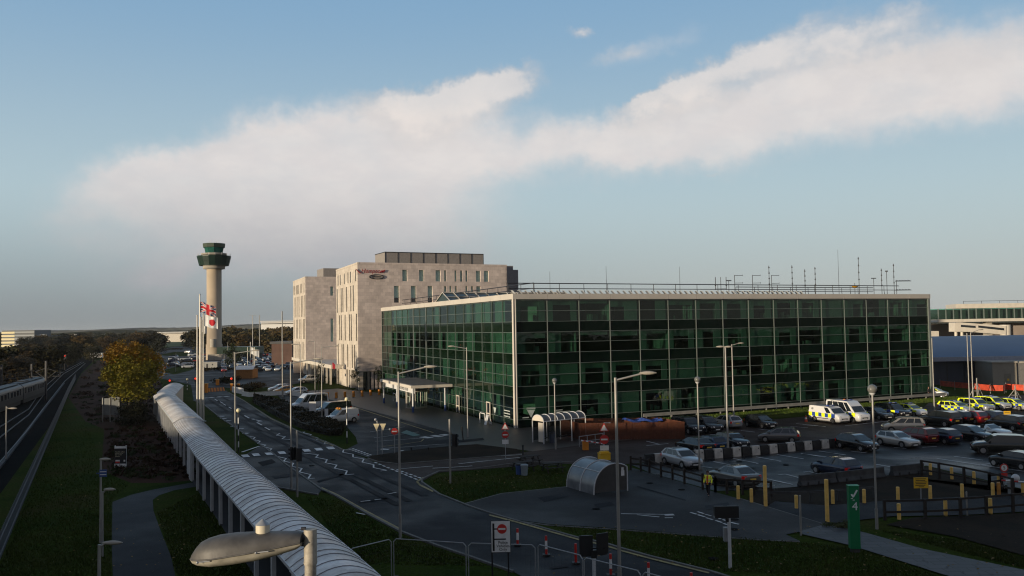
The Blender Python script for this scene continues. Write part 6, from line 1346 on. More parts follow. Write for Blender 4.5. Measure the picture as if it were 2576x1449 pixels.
def car_meshes(kind):
    if kind in CARS: return CARS[kind]
    S = SPEC[kind]; out = []           # (name, mesh, role, parent index, location)
    def keep(name, mb, role, parent=-1, loc=(0, 0, 0)):
        o = mb.build(name, [M['trim']] * (max(mb.m) + 1)); me = o.data; bpy.data.objects.remove(o); out.append((name, me, role, parent, loc)); return len(out) - 1
    m = MB(); rows = []
    st = []
    for a, c in zip(S['st'], S['st'][1:]): st += [a, tuple((p + q) / 2 for p, q in zip(a, c))]
    st.append(S['st'][-1])
    for (x, zl, zt, hw) in st:
        h = zt - zl; half = [(hw * .80, zl), (hw * .96, zl + h * .12), (hw, zl + h * .42), (hw * .99, zl + h * .72), (hw * .95, zt - h * .07), (hw * .84, zt)]
        rows.append([(x, -y, z) for y, z in half] + [(x, y, z) for y, z in reversed(half)])
    n = len(rows[0]); m.add([q for r_ in rows for q in r_], [(i * n + k, (i + 1) * n + k, (i + 1) * n + (k + 1) % n, i * n + (k + 1) % n) for i in range(len(rows) - 1) for k in range(n)], 0, True)
    m.add(rows[0], [tuple(range(n))]); m.add(rows[-1], [tuple(range(n - 1, -1, -1))])
    b0 = keep('body', m, 'paint')
    gh, (wb, wt) = S['gh'], S['gw']; zb, zt = min(p[1] for p in gh), max(p[1] for p in gh)
    yw = lambda z: wb + (wt - wb) * (z - zb) / (zt - zb)
    m = MB(); N_ = len(gh); L_ = [(x, -yw(z), z) for x, z in gh]; R_ = [(x, yw(z), z) for x, z in gh]
    m.add(L_ + R_, [tuple(range(N_))[::-1], tuple(range(N_, 2 * N_))] + [(i, i + 1, N_ + i + 1, N_ + i) for i in range(N_ - 1)])
    keep('cabin', m, 'cabin')
    if kind != 'roadster':
        m = MB(); q = [(gh[i][0], s * yw(gh[i][1]) * .97, gh[i][1] + .012) for i in (1, 2, 3, 4) for s in (-1, 1)]
        m.add(q, [(0, 2, 3, 1), (2, 4, 5, 3), (4, 6, 7, 5)], 0, True); keep('roof_panel', m, 'paint')
    f0, f1, r1, r0 = gh[0], gh[1], gh[-2], gh[-1]
    for s in (-1, 1):
        for (ta, tb_) in S['win']:
            zl_, zh_ = zb + (zt - zb) * .10, zb + (zt - zb) * .86
            def X(z, t):
                tf = (z - f0[1]) / (f1[1] - f0[1]); tr = (z - r0[1]) / (r1[1] - r0[1]); return (f0[0] + (f1[0] - f0[0]) * tf) * (1 - t) + (r0[0] + (r1[0] - r0[0]) * tr) * t
            q = [(X(zl_, ta), s * (yw(zl_) + .012), zl_), (X(zl_, tb_), s * (yw(zl_) + .012), zl_), (X(zh_, tb_), s * (yw(zh_) + .012), zh_), (X(zh_, ta), s * (yw(zh_) + .012), zh_)]
            m = MB(); m.add(q, [(0, 1, 2, 3) if s < 0 else (3, 2, 1, 0)]); keep('side_window', m, 'glass')
    def slant(p, q, ins, nm, off=.014):
        a, c = lerp2(p, q, .08), lerp2(p, q, .90); d = Vector((q[0] - p[0], 0, q[1] - p[1])); nn = Vector((-d.z, 0, d.x)).normalized()
        if nn.z < 0: nn = -nn
        v = [Vector((a[0], s * yw(a[1]) * ins, a[1])) + nn * off for s in (-1, 1)] + [Vector((c[0], s * yw(c[1]) * ins, c[1])) + nn * off for s in (1, -1)]
        m = MB(); m.add(v, [(0, 1, 2, 3)]); keep(nm, m, 'glass')
    slant(f0, f1, .90, 'windscreen')
    if kind not in ('roadster', 'van', 'smallvan'): slant(r0, r1, .86, 'rear_window')
    if kind == 'roadster':
        for s in (-.36, .36):
            m = MB(); m.bx(-.62, -.48, s - .22, s + .22, .8, 1.2); keep('headrest', m, 'trim')
    xf, zf = S['st'][1][0], (S['st'][1][1] + S['st'][1][2]) / 2; hwf = S['st'][1][3]; ztf = S['st'][1][2]
    for s in (-1, 1):
        m = MB(); m.obb((xf + .02, s * hwf * .97, ztf - .17), (-.36, s * .075, .05), (.05, -s * .36, 0), (-.03, 0, .14)); keep('headlight', m, 'head')
    m = MB(); m.bx(xf + .03, S['st'][0][0] + .012, -hwf * .5, hwf * .5, zf - .10, zf + .04); m.bx(xf - .05, S['st'][0][0] + .005, -hwf * .75, hwf * .75, S['st'][1][1] + .02, S['st'][1][1] + .11); keep('grille', m, 'trim')
    m = MB(); m.bx(S['st'][0][0] + .005, S['st'][0][0] + .03, -.26, .26, zf - .17, zf - .06); keep('number_plate', m, 'platew')
    xr = S['st'][-1][0]; hwr = S['st'][-2][3]; zr = S['st'][-2][2]
    for s in (-1, 1):
        m = MB(); m.obb((xr + .06, s * hwr * 1.0, zr - .30), (.20, s * .05, 0), (-.06, -s * .26, 0), (0, 0, .24)); keep('tail_light', m, 'tail')
    m = MB(); m.bx(xr - .03, xr + .01, -.26, .26, zr - .38, zr - .27); keep('number_plate', m, 'platey')
    for s in (-1, 1):
        m = MB(); m.box((f0[0] - .28, s * (wb + .14), f0[1] + .10), (.12, .2, .13)); m.box((f0[0] - .26, s * (wb + .03), f0[1] + .06), (.06, .1, .05)); keep('wing_mirror', m, 'paint')
    r = S['r']; hw = max(q[3] for q in S['st'])
    for xa in S['ax']:
        for s in (-1, 1):
            m = MB(); m.tube((xa, s * (hw - .25), r), (xa, s * (hw + .012), r), r, n=20, mi=0, sm=False); i_ = keep('wheel', m, 'tyre')
            m = MB(); m.tube((xa, s * (hw - .05), r), (xa, s * (hw + .022), r), r * .64, r * .60, n=16, mi=0, sm=False)
            for k in range(5):
                a = k * 1.2566; m.box((0, 0, 0), (0, 0, 0))
            keep('rim', m, 'rim', i_)
            m = MB(); K = 14; vs = []
            for k in range(K + 1):
                a = math.pi * k / K; vs += [(xa + math.cos(a) * (r + .07), s * (hw + .004), r * .95 + math.sin(a) * (r + .07)), (xa + math.cos(a) * r * .9, s * (hw + .006), r * .95 + math.sin(a) * r * .9)]
            m.add(vs, [(2 * k, 2 * k + 1, 2 * k + 3, 2 * k + 2) for k in range(K)]); keep('wheel_arch', m, 'trim')
    m = MB(); m.bx(S['st'][1][0] - .3, S['st'][-1][0] + .3, -hw * .8, hw * .8, .12, S['st'][3][1] + .05); keep('underside', m, 'trim')
    CARS[kind] = out; return out
PAINTS = {}
def paint(c, rough=.22, metal=.35):
    k = (c, rough)
    if k not in PAINTS: PAINTS[k] = mat('car_paint', c, rough, metal, .03, .5, spec=.5, coat=.7)
    return PAINTS[k]
SILVER, WHITE, BLACK, NAVY, REDP, GREYP, CHAMP, DGREEN, DKRED, BLUEP = (.36, .38, .40), (.70, .70, .70), (.010, .010, .012), (.012, .018, .045), (.25, .012, .015), (.14, .14, .145), (.42, .39, .34), (.02, .03, .022), (.14, .008, .012), (.012, .035, .085)
def car(kind, c, loc, hd, label, cat='car', group='cars parked in the office car park', name=None, cabin=None, metal=.35, rough=.22):
    t = thing(name or {'van': 'van', 'bigvan': 'minibus', 'smallvan': 'van'}.get(kind, 'parked_car'), label, cat, (loc[0], loc[1], ZL * .5), hd, group)
    role = dict(paint=paint(c, rough, metal), cabin=cabin or paint(c, rough, metal), glass=M['carglass'], head=M['headlamp'], tail=M['tail'], trim=M['trim'], tyre=M['tyre'], rim=M['rim'], platew=M['plate_w'], platey=M['plate_y'])
    made = []
    for (nm, me, ro, pa, lc) in car_meshes(kind):
        o = bpy.data.objects.new(nm, me); col.objects.link(o); o.parent = t if pa < 0 else made[pa]; made.append(o)
        for sl in o.material_slots: sl.link = 'OBJECT'; sl.material = role[ro]
    return t
HF, HR = R(-66), R(114)
def byw(kind, p, which, hd):               # place a car from the ground contact of one of its visible wheels
    S = SPEC[kind]; h = Vector((math.cos(hd), math.sin(hd), 0)); s = Vector((-h.y, h.x, 0))
    if s.y > 0: s = -s
    hw = max(q[3] for q in S['st']); return Vector(p) - s * hw - h * S['ax'][0 if which == 'f' else 1]
def livery(t, kind, n=7, rows=2, x0=None, x1=None, z0=.46, z1=.92, van=False):
    S = SPEC[kind]; hw = max(q[3] for q in S['st']) + .018; x0 = S['ax'][1] - .55 if x0 is None else x0; x1 = S['ax'][0] + .45 if x1 is None else x1
    dx = (x1 - x0) / n
    for s in (-1, 1):
        m = MB()
        for r_ in range(rows):
            for k in range(n):
                a, c = x0 + k * dx, x0 + (k + 1) * dx; za, zb = z0 + (z1 - z0) * r_ / rows, z0 + (z1 - z0) * (r_ + 1) / rows
                if r_ == 0 and any(abs((a + c) / 2 - ax) < .5 + (0 if not van else -.05) for ax in S['ax']) and not van: continue
                m.bx(a, c, s * hw - .006, s * hw + .006, za, zb, (k + r_) % 2)
        m.build('livery', [M['polyel'], M['polblue']], t)
def lightbar(t, x, z, w=.55):
    m = MB(); m.bx(x - .14, x + .14, -w, w, z, z + .05, 0); m.bx(x - .12, x + .12, -w, -w * .45, z + .05, z + .13, 1); m.bx(x - .12, x + .12, w * .45, w, z + .05, z + .13, 1); m.bx(x - .1, x + .1, -w * .45, w * .45, z + .05, z + .11, 2); m.build('light_bar', [M['trim'], M['polblue'], M['white_metal']], t)
PG = 'police vehicles parked by the office'
# the two police vans
l1 = byw('van', GZ('5', 345, 412), 'f', HF); t = car('van', WHITE, l1, HF, 'white police van with a chequered side and the number 10', 'police van', PG, 'police_van', metal=0, rough=.3)
livery(t, 'van', 8, 1, -2.35, 1.9, .72, 1.18, True)
m = MB()
for s in (-1, 1): m.bx(-1.05, .85, s * 1.0 - .008, s * 1.0 + .008, .52, .6)
m.build('side_strip', M['trim'], t)
text('number', '10', .36, M['trim'], t, (-1.85, -.925, 1.58), (R(80), 0, 0), .004)
m = MB(); m.bx(2.28, 2.34, -.5, .5, .9, 1.0); m.build('bonnet_lettering', M['trim'], t); lightbar(t, .2, 1.97, .5)
l2 = byw('bigvan', GZ('5', 580, 402), 'f', HF); t = car('bigvan', WHITE, l2, HF, 'high roofed white police minibus reading POLICE along its roof edge', 'police minibus', PG, 'police_minibus', metal=0, rough=.3)
livery(t, 'bigvan', 9, 1, -2.6, 2.15, .78, 1.24, True); text('lettering', 'POLICE', .42, M['trim'], t, (-1.2, -.885, 2.33), (R(78), 0, 0), .004); text('bonnet_lettering', 'POLICE', .2, M['trim'], t, (2.42, 0, 1.13), (R(30), 0, R(90)), .003); lightbar(t, .1, 2.53, .6)
m = MB(); m.bx(-.6, -.3, -.1, .1, 2.55, 2.68); m.build('amber_light', M['orange'], t)
car('saloon', (.055, .06, .065), byw('saloon', GZ('5', 885, 366), 'f', HF), HF, 'dark grey saloon squeezed between the police minibus and the dark police car', group=PG and 'cars parked in the office car park')
t = car('suv', BLACK, byw('suv', GZ('5', 1085, 352), 'f', HF), HF, 'black police four by four with yellow and blue blocks on its flank', 'police car', PG, 'police_car'); livery(t, 'suv', 6, 1, -1.9, 1.9, .78, 1.04, True); lightbar(t, .1, 1.78)
t = car('hatch', WHITE, byw('hatch', GZ('5', 1290, 328), 'f', HF), HF, 'white police hatchback with yellow flank beside the black police four by four', 'police car', PG, 'police_car', cabin=M['polyel'], metal=0, rough=.3); livery(t, 'hatch', 6, 2, z0=.42, z1=.86); lightbar(t, -.2, 1.49)
t = car('estate', SILVER, byw('estate', GZ('B', 1060, 603), 'f', HF), HF, 'nearest silver police estate chequered in yellow and blue', 'police car', PG, 'police_car', cabin=M['polyel'], metal=.2); livery(t, 'estate', 8, 2, z0=.40, z1=.90); lightbar(t, -.3, 1.50)
t = car('suv', (.30, .31, .33), byw('suv', GZ('B', 1535, 578), 'f', HF), HF, 'silver police off roader with yellow wings behind the police estate', 'police car', PG, 'police_car', cabin=M['polyel'], metal=.2); livery(t, 'suv', 6, 2, z0=.55, z1=1.05); lightbar(t, -.3, 1.78)
t = car('suv', (.5, .51, .52), byw('suv', GZ('B', 1930, 528), 'f', HF), HF, 'tallest pale police four by four near the right edge', 'police car', PG, 'police_car', cabin=M['polyel'], metal=.1); livery(t, 'suv', 6, 2, z0=.55, z1=1.05); lightbar(t, -.3, 1.78)
t = car('estate', SILVER, byw('estate', GZ('B', 2450, 526), 'f', HF), HF, 'police car cut off by the right edge of the row', 'police car', PG, 'police_car', cabin=M['polyel'], metal=.2); livery(t, 'estate', 8, 2, z0=.40, z1=.90); lightbar(t, -.3, 1.50)
t = car('hatch', WHITE, byw('hatch', GZ('B', 600, 205), 'f', R(-40)), R(-40), 'white police car half hidden at the far end of the glass office', 'police car', PG, 'police_car', cabin=M['polyel'], metal=0, rough=.3); livery(t, 'hatch', 6, 1, z0=.5, z1=.8)
# cars, nearest rows first
def cw_(kind, c, fr, x, y, which, hd, label, **k): return car(kind, c, byw(kind, GZ(fr, x, y), which, hd), hd, label, **k)
cw_('hatch', SILVER, 'A', 730, 1258, 'f', HF, 'silver hatchback parked above the dark rail fence')
cw_('saloon', (.16, .155, .15), '4', 1085, 1052, 'r', HR, 'grey saloon seen from behind beside the walking man')
cw_('hatch', NAVY, '5', 425, 1048, 'r', HR, 'dark blue hatchback seen from behind with a bright red tail light')
cw_('hatch', BLACK, '5', 670, 738, 'f', HF, 'black hatchback at the right end of the barrier blocks')
cw_('coupe', (.47, .46, .43), '5', 1150, 698, 'f', HF, 'silver three door car with a dark sunroof facing out')
cw_('mpv', DKRED, '5', 1368, 660, 'r', HR, 'dark red people carrier seen from behind beside the silver three door')
cw_('hatch', NAVY, '5', 1648, 654, 'r', HR, 'navy hatchback seen from behind right of the dark red car')
cw_('hatch', BLACK, '5', 2018, 624, 'f', HF, 'black hatchback facing out left of the white open sports car')
cw_('roadster', (.62, .62, .60), '5', 2235, 582, 'f', HF, 'white open sports car with a raised windscreen')
cw_('mpv', CHAMP, '5', 1190, 540, 'r', R(114), 'beige people carrier behind the silver three door') if False else car('mpv', CHAMP, GZ('5', 1165, 505), R(168), 'beige people carrier standing side on behind the silver three door')
cw_('suv', (.022, .024, .026), 'B', 680, 925, 'r', HR, 'large dark off roader with a red tail light in the third row')
cw_('hatch', BLACK, 'B', 1060, 850, 'r', HR, 'black hatchback behind the dark off roader and left of the red one')
cw_('hatch', REDP, 'B', 1400, 850, 'r', HR, 'bright red hatchback behind the thin lamp post')
cw_('hatch', NAVY, 'B', 1850, 850, 'r', HR, 'dark blue car with lit red tail lamp right of the red hatchback')
cw_('mpv', (.012, .013, .015), 'B', 2300, 1010, 'r', HR, 'dark people carrier at the right edge under the small yellow notice')
cw_('suv', (.035, .036, .032), 'C', 1480, 262, 'r', R(165), 'dark muddy off roader at the right edge', ) if False else car('suv', (.035, .036, .032), byw('suv', GZ('C', 1480, 264), 'f', R(160)), R(160), 'dark muddy off roader at the right edge of the wet car park')
cw_('mini', BLACK, 'C', 1760, 576, 'f', R(114), 'small black car with spoked wheels at the right edge by the speed sign')
car('saloon', BLACK, byw('saloon', GZ('A', 1010, 960), 'r', HR), HR, 'black saloon behind the silver hatchback with one lit tail lamp')
car('hatch', BLUEP, byw('hatch', GZ('A', 1300, 930), 'r', HR), HR, 'dark blue car with glowing red tail lamps behind the barrier blocks')
car('mini', (.014, .016, .02), byw('mini', GZ('A', 1790, 860), 'f', HF), HF, 'small dark car with round white headlamps behind the barrier blocks')
cw_('hatch', (.13, .125, .125), '4', 1770, 512, 'r', R(160), 'grey hatchback with red tail lamps standing in the brown aisle')
cw_('hatch', BLACK, '4', 1405, 338, 'f', HF, 'black car facing out beside the grass strip')
cw_('hatch', (.42, .42, .42), 'A', 1660, 440, 'r', HR, 'pale silver hatchback tail catching the sun by the grass strip')
cw_('suv', BLACK, 'A', 1230, 540, 'f', HF, 'black off roader facing out between the timber enclosure and silver hatchback')
cw_('suv', (.012, .014, .022), 'A', 860, 560, 'f', HF, 'dark blue car half hidden behind the timber enclosure')
# vehicles by the hotel
t = car('smallvan', (.58, .58, .56), byw('smallvan', GZ('E', 1085, 1112), 'f', R(-143)), R(-143), 'small white van with amber roof lights parked on the forecourt bays', 'van', 'vans on the forecourt bays', metal=0, rough=.35)
m = MB(); m.bx(.25, .65, -.6, .6, 1.8, 1.86); m.build('yellow_roof_patch', M['yellow'], t); m = MB(); m.bx(.3, .5, -.5, -.2, 1.86, 2.0); m.bx(.3, .5, .2, .5, 1.86, 2.0); m.build('amber_light', M['orange'], t)
car('bigvan', (.50, .52, .55), byw('van', GZ('E', 420, 850), 'f', R(-143)), R(-143), 'long white panel van half hidden by the hedge', 'van', 'vans on the forecourt bays', metal=0, rough=.35)
car('van', BLACK, byw('van', GZ('E', 900, 960), 'f', R(-143)), R(-143), 'black van between the two white vans', 'van', 'vans on the forecourt bays')
for (kind, c, x, y, lb) in [('estate', (.34, .36, .40), 905, 142, 'silver blue estate car parked farthest left before the hotel'), ('hatch', (.62, .26, .02), 945, 160, 'bright orange car between the silver estate and the white car'), ('hatch', (.66, .64, .60), 1060, 172, 'white car parked right of the orange car before the hotel')]:
    car(kind, c, G(*Z('5r', x, y)), R(-150), lb, group='cars parked before the hotel')
car('suv', (.66, .66, .64), GZ('E', 540, 262), R(-150), 'white pickup standing on the ramp before the hotel entrance', group='cars parked before the hotel')
for (x, y, c, h_, lb) in [(640, 348, WHITE, R(160), 'white car crossing the far roundabout'), (695, 400, WHITE, R(-100), 'white car coming down the far road'), (570, 215, (.05, .05, .05), R(150), 'dark car with bright lamps on the far slip road'), (150, 640, DKRED, R(200), 'red car at the edge of the big autumn tree'), (110, 440, (.5, .52, .55), R(170), 'pale car left of the far junction')]:
    car('hatch', c, GZ('D', x, y), h_, lb, group='cars on the far roads')
# the crowded far car park: small cars, one mesh each
def mini_mesh():
    m = MB(); S = SPEC['hatch']; rows = []
    for (x, zl, zt, hw) in S['st']: rows.append([(x, -hw * .9, zl), (x, -hw, (zl + zt) / 2), (x, -hw * .86, zt), (x, hw * .86, zt), (x, hw, (zl + zt) / 2), (x, hw * .9, zl)])
    n = 6; m.add([q for r_ in rows for q in r_], [(i * n + k, (i + 1) * n + k, (i + 1) * n + (k + 1) % n, i * n + (k + 1) % n) for i in range(len(rows) - 1) for k in range(n)], 0, True); m.add(rows[0], [tuple(range(n))]); m.add(rows[-1], [tuple(range(n - 1, -1, -1))])
    gh = S['gh']; N_ = len(gh); yw = lambda z: .82 - .2 * (z - .93) / .55
    m.add([(x, -yw(z), z) for x, z in gh] + [(x, yw(z), z) for x, z in gh], [tuple(range(N_))[::-1], tuple(range(N_, 2 * N_)), (0, 1, N_ + 1, N_), (N_ - 2, N_ - 1, 2 * N_ - 1, 2 * N_ - 2)], 1)
    m.add([(gh[i][0], s * yw(gh[i][1]) * .98, gh[i][1] + .01) for i in (1, 2, 3, 4) for s in (-1, 1)], [(0, 2, 3, 1), (2, 4, 5, 3), (4, 6, 7, 5)], 0)
    for xa in S['ax']:
        for s in (-1, 1): m.tube((xa, s * .7, .31), (xa, s * .9, .31), .31, n=10, mi=2)
    m.bx(2.0, 2.09, -.75, -.4, .58, .7, 3); m.bx(2.0, 2.09, .4, .75, .58, .7, 3)
    o = m.build('small_car', [paint(SILVER), M['carglass'], M['tyre'], M['headlamp']]); me = o.data; bpy.data.objects.remove(o); return me
mcar = mini_mesh(); r3 = random.Random(5)
FC = [(SILVER, 'silver'), (BLACK, 'black'), (WHITE, 'white'), (NAVY, 'dark blue'), (GREYP, 'grey'), (REDP, 'red')]
def small(x, y, hd, lab='parked in the crowded far car park'):
    c, nm = r3.choice(FC[:5] + FC[:5] + FC[5:]); o = bpy.data.objects.new('parked_car', mcar); col.objects.link(o); o.location = (x, y, ZL * .5); o.rotation_euler = (0, 0, hd)
    o.material_slots[0].link = 'OBJECT'; o.material_slots[0].material = paint(c); tag(o, f'small {nm} car {lab}', 'car', 'cars in the crowded far car park')
for k, Y in enumerate((262, 275, 290, 302, 318, 330, 346, 358, 374, 386, 402, 415)):
    x = (562 - CX) / F * Y
    while x < (738 - CX) / F * Y:
        if not (352 < Y < 392 and x < -100) and r3.random() < .8: small(x, Y + r3.uniform(-.5, .5), R(-75 + r3.uniform(-4, 4)) + (math.pi if r3.random() < .4 else 0))
        x += 2.65
for Y in (292, 303, 318, 330, 345, 357, 372, 400, 430):
    x = (436 - CX) / F * Y
    while x < (524 - CX) / F * Y:
        if r3.random() < .55: small(x, Y, R(r3.choice([10, 190]) + r3.uniform(-8, 8)), 'parked near the far roundabout')
        x += 4.9
# containers, kiosk and blocker at the far junction
def sbox(name, label, cat, fr, x0, y0, x1, y1, dep, mats, extra=None):
    p = GZ(fr, x0, y1); Y = p.y; a, c = at(*Z(fr, x0, y1), Y), at(*Z(fr, x1, y0), Y); t = thing(name, label, cat, (a.x, Y, 0)); w, h = c.x - a.x, c.z
    return t, w, h
t, w, h = sbox('panel_van', 'pale grey van parked behind the low bushes at the far junction', 'van', 'D', 518, 512, 735, 592, 3, None); m = MB(); m.prism([(0, 0), (w, 0), (w, 2.2), (0, 2.2)], .3, h * .6); m.add([(0, .05, h * .6), (w, .05, h * .6), (w, 2.1, h * .6), (0, 2.1, h * .6), (.2, .15, h), (w * .86, .15, h), (w * .86, 2, h), (.2, 2, h)], [(4, 5, 6, 7), (0, 1, 5, 4), (1, 2, 6, 5), (2, 3, 7, 6), (3, 0, 4, 7)]); m.build('body', M['white_metal'], t); m = MB(); m.bx(w * .72, w * .84, -.0, .08, h * .55, h * .85); m.build('window', M['carglass'], t)
for x in (.2, .8):
    m = MB(); m.tube((w * x, -.05, .35), (w * x, .2, .35), .35, n=12); m.build('wheel', M['tyre'], t)
t, w, h = sbox('site_cabin', 'pale grey site cabin with a dark door behind the flagpoles', 'cabin', 'D', 900, 508, 1140, 612, 3, None); m = MB(); m.bx(0, w, 0, 3, .1, h); m.build('wall', mat('cabin_wall', (.30, .30, .28), .7), t); m = MB(); m.bx(-.1, w + .1, -.1, 3.1, h + .01, h + .15); m.build('roof', M['grey_metal'], t); m = MB(); m.bx(w * .22, w * .34, -.04, -.01, .15, h * .75); m.bx(w * .62, w * .70, -.04, -.01, h * .5, h * .75); m.build('door', M['trim'], t)
t, w, h = sbox('slatted_kiosk', 'orange slatted kiosk with a curved white roof at the far junction', 'kiosk', 'D', 1455, 570, 1740, 790, 5, None); m = MB(); n = 22
for i in range(n): m.bx(w * i / n, w * (i + .72) / n, 0, .1, 0, h * .72)
m.bx(0, w, .15, 4.8, 0, h * .71); m.build('slats', mat('kiosk_slats', (.34, .15, .04), .7, 0, .2), t); m = MB(); K = 8
for k in range(K): m.add([(-.3, 5.2 * k / K - .2, h * .72 + .28 * h * math.sin(math.pi * k / K)), (w + .3, 5.2 * k / K - .2, h * .72 + .28 * h * math.sin(math.pi * k / K)), (w + .3, 5.2 * (k + 1) / K - .2, h * .72 + .28 * h * math.sin(math.pi * (k + 1) / K)), (-.3, 5.2 * (k + 1) / K - .2, h * .72 + .28 * h * math.sin(math.pi * (k + 1) / K))], [(0, 1, 2, 3)], 0, True)
m.build('roof', M['white'], t)
p, q = GZ('D', 1000, 1018), GZ('D', 1285, 1000); t = thing('road_blocker', 'raised road blocker plate striped in orange and black', 'road blocker', p, math.atan2(q.y - p.y, q.x - p.x)); L = (q - p).length; h = htop(p, Z('D', 1000, 955)[1]); m = MB(); n = 11
for k in range(n * 2): 
    x0, x1 = L * k / (2 * n), L * (k + 1) / (2 * n); e = .45
    m.add([(min(L, x0 + e), .9, h), (min(L, x1 + e), .9, h), (x1, 0, .05), (x0, 0, .05)], [(3, 2, 1, 0)], k % 2)
m.bx(0, L, .92, 1.0, 0, h); m.build('plate', [M['orange'], M['black']], t)
for (x0, y0, x1, y1, lb) in [(902, 878, 968, 1035, 'orange blocker cabinet left of the striped plate'), (1115, 805, 1160, 905, 'orange blocker cabinet behind the striped plate'), (1362, 880, 1402, 990, 'orange blocker post right of the striped plate'), (1476, 878, 1516, 950, 'orange blocker post beside the dark shrubs')]:
    p = GZ('D', (x0 + x1) / 2, y1); t = thing('blocker_cabinet', lb, 'cabinet', p, 0, 'orange cabinets round the road blocker'); w = at(*Z('D', x1, y1), p.y).x - at(*Z('D', x0, y1), p.y).x; h = htop(p, Z('D', 0, y0)[1] + 0); m = MB(); m.bx(-w / 2, w / 2, 0, .6, 0, h); m.build('body', M['orange'], t); m = MB(); m.bx(-w / 2 - .04, w / 2 + .04, -.04, .64, h + .004, h + .08); m.build('lid', M['yellow'], t)
p, q = GZ('D', 1390, 1020), GZ('D', 1560, 1050); t = thing('water_barrier', 'short white plastic barrier at the head of the low white wall', 'barrier', p); m = MB(); d = q - p; n_ = Vector((-d.y, d.x, 0)).normalized() * .4; m.obb(p, d, n_, (0, 0, 1.0)); m.build('body', M['white'], t, world=True); m = MB(); m.obb(p + n_ * .25 + Vector((0, 0, 1.002)), d, n_ * .5, (0, 0, .12)); m.build('top_rib', M['white'], t, world=True)
t = thing('low_wall', 'low white boundary wall curving behind the hedge', 'wall', GZ('D', 1680, 1100)); q = [G(*p) for p in [(608, 995.5), (626, 998.5), (658, 997), (702, 994), (740, 996), (771, 1002)]]; m = MB()
for a, c in zip(q, q[1:]): d = c - a; n_ = Vector((-d.y, d.x, 0)).normalized() * .25; m.obb(a, d, n_, (0, 0, .75))
m.build('wall', M['white'], t, world=True); m = MB()
for a, c in zip(q, q[1:]): d = c - a; n_ = Vector((-d.y, d.x, 0)).normalized() * .35; m.obb(a - n_ * .15 + Vector((0, 0, .752)), d, n_, (0, 0, .06))
m.build('coping', M['cream'], t, world=True)
for (x0, y0, x1, y1, lb) in [(345, 630, 430, 825, 'pale sign back on posts in front of the long white van'), (550, 645, 690, 960, 'wide pale sign back on posts beside the black van'), (868, 792, 940, 1040, 'narrow pale sign back at the nose of the small white van')]:
    p = GZ('E', (x0 + x1) / 2, y1); w = at(*Z('E', x1, y1), p.y).x - at(*Z('E', x0, y1), p.y).x; h = htop(p, Z('E', 0, y0)[1]); t = thing('sign_panel', lb, 'sign', p, 0, 'pale sign backs along the hedge'); m = MB(); m.bx(-w / 2, w / 2, 0, .05, h * .2, h); m.build('panel', M['white_metal'], t)
    for x in (-w * .35, w * .35):
        m = MB(); m.tube((x, .1, 0), (x, .1, h * .98), .05, n=8); m.build('post', M['pole'], t)

# ---------------------------------------------------------------- railway
rm = MB()
for pts in ([(0, 1078), (73, 1032), (107, 980), (150, 942), (205, 912)], [(0, 1105), (73, 1047), (118, 985), (160, 942), (212, 912)], [(-60, 1240), (71, 1085), (110, 1030), (163, 961), (215, 915)]):
    q = [G(*p) for p in pts]
    for a, c in zip(q, q[1:]): d = c - a; n_ = Vector((-d.y, d.x, 0)).normalized() * .07; rm.obb(a + Vector((0, 0, .1)), d, n_, (0, 0, .16))
struct('railway_track', rm, mat('rail_steel', (.10, .10, .105), .5, .4, .2))
m = MB(); q = [G(*p) for p in [(-60, 1255), (20, 1156), (117, 1026), (163, 965)]]
for a, c in zip(q, q[1:]): d = c - a; n_ = Vector((-d.y, d.x, 0)).normalized() * .35; m.obb(a, d, n_, (0, 0, .22))
struct('cable_trough', m, mat('trough_concrete', (.045, .045, .047), .9, 0, .3, 1))
t = thing('palisade_fence', 'long grey palisade fence between the railway and the grass bank', 'fence', G(60, 1260)); q = [G(*p) for p in [(-80, 1600), (0, 1408), (60, 1262), (110, 1142), (158, 1026), (172, 992), (190, 955)]]; m = MB()
for a, c in zip(q, q[1:]):
    d = c - a; n = max(2, int(d.length / .24))
    for i in range(n): r_ = a + d * (i / n); m.obb(r_, d * (.13 / d.length), Vector((0, .03, 0)), (0, 0, 1.55 + .05 * (i % 2)))
m.build('pales', mat('palisade_steel', (.07, .08, .09), .6, .1, .15), t, world=True); m = MB()
for a, c in zip(q, q[1:]):
    for z in (.35, 1.2): m.tube(a + Vector((0, .06, z)), c + Vector((0, .06, z)), .04, n=6)
m.build('rails', mat('palisade_rail', (.08, .09, .1), .7), t, world=True)
tr = thing('train', 'grey passenger train with dark windows on the left tracks', 'train', (-83, 142, 0)); td = Vector((-11, 32, 0)).normalized(); tn = Vector((td.y, -td.x, 0)); ta = math.atan2(td.y, td.x); TM = mat('train_paint', (.035, .037, .041), .45, .1, .1); TR = mat('train_roof', (.06, .064, .07), .6, 0, .2)
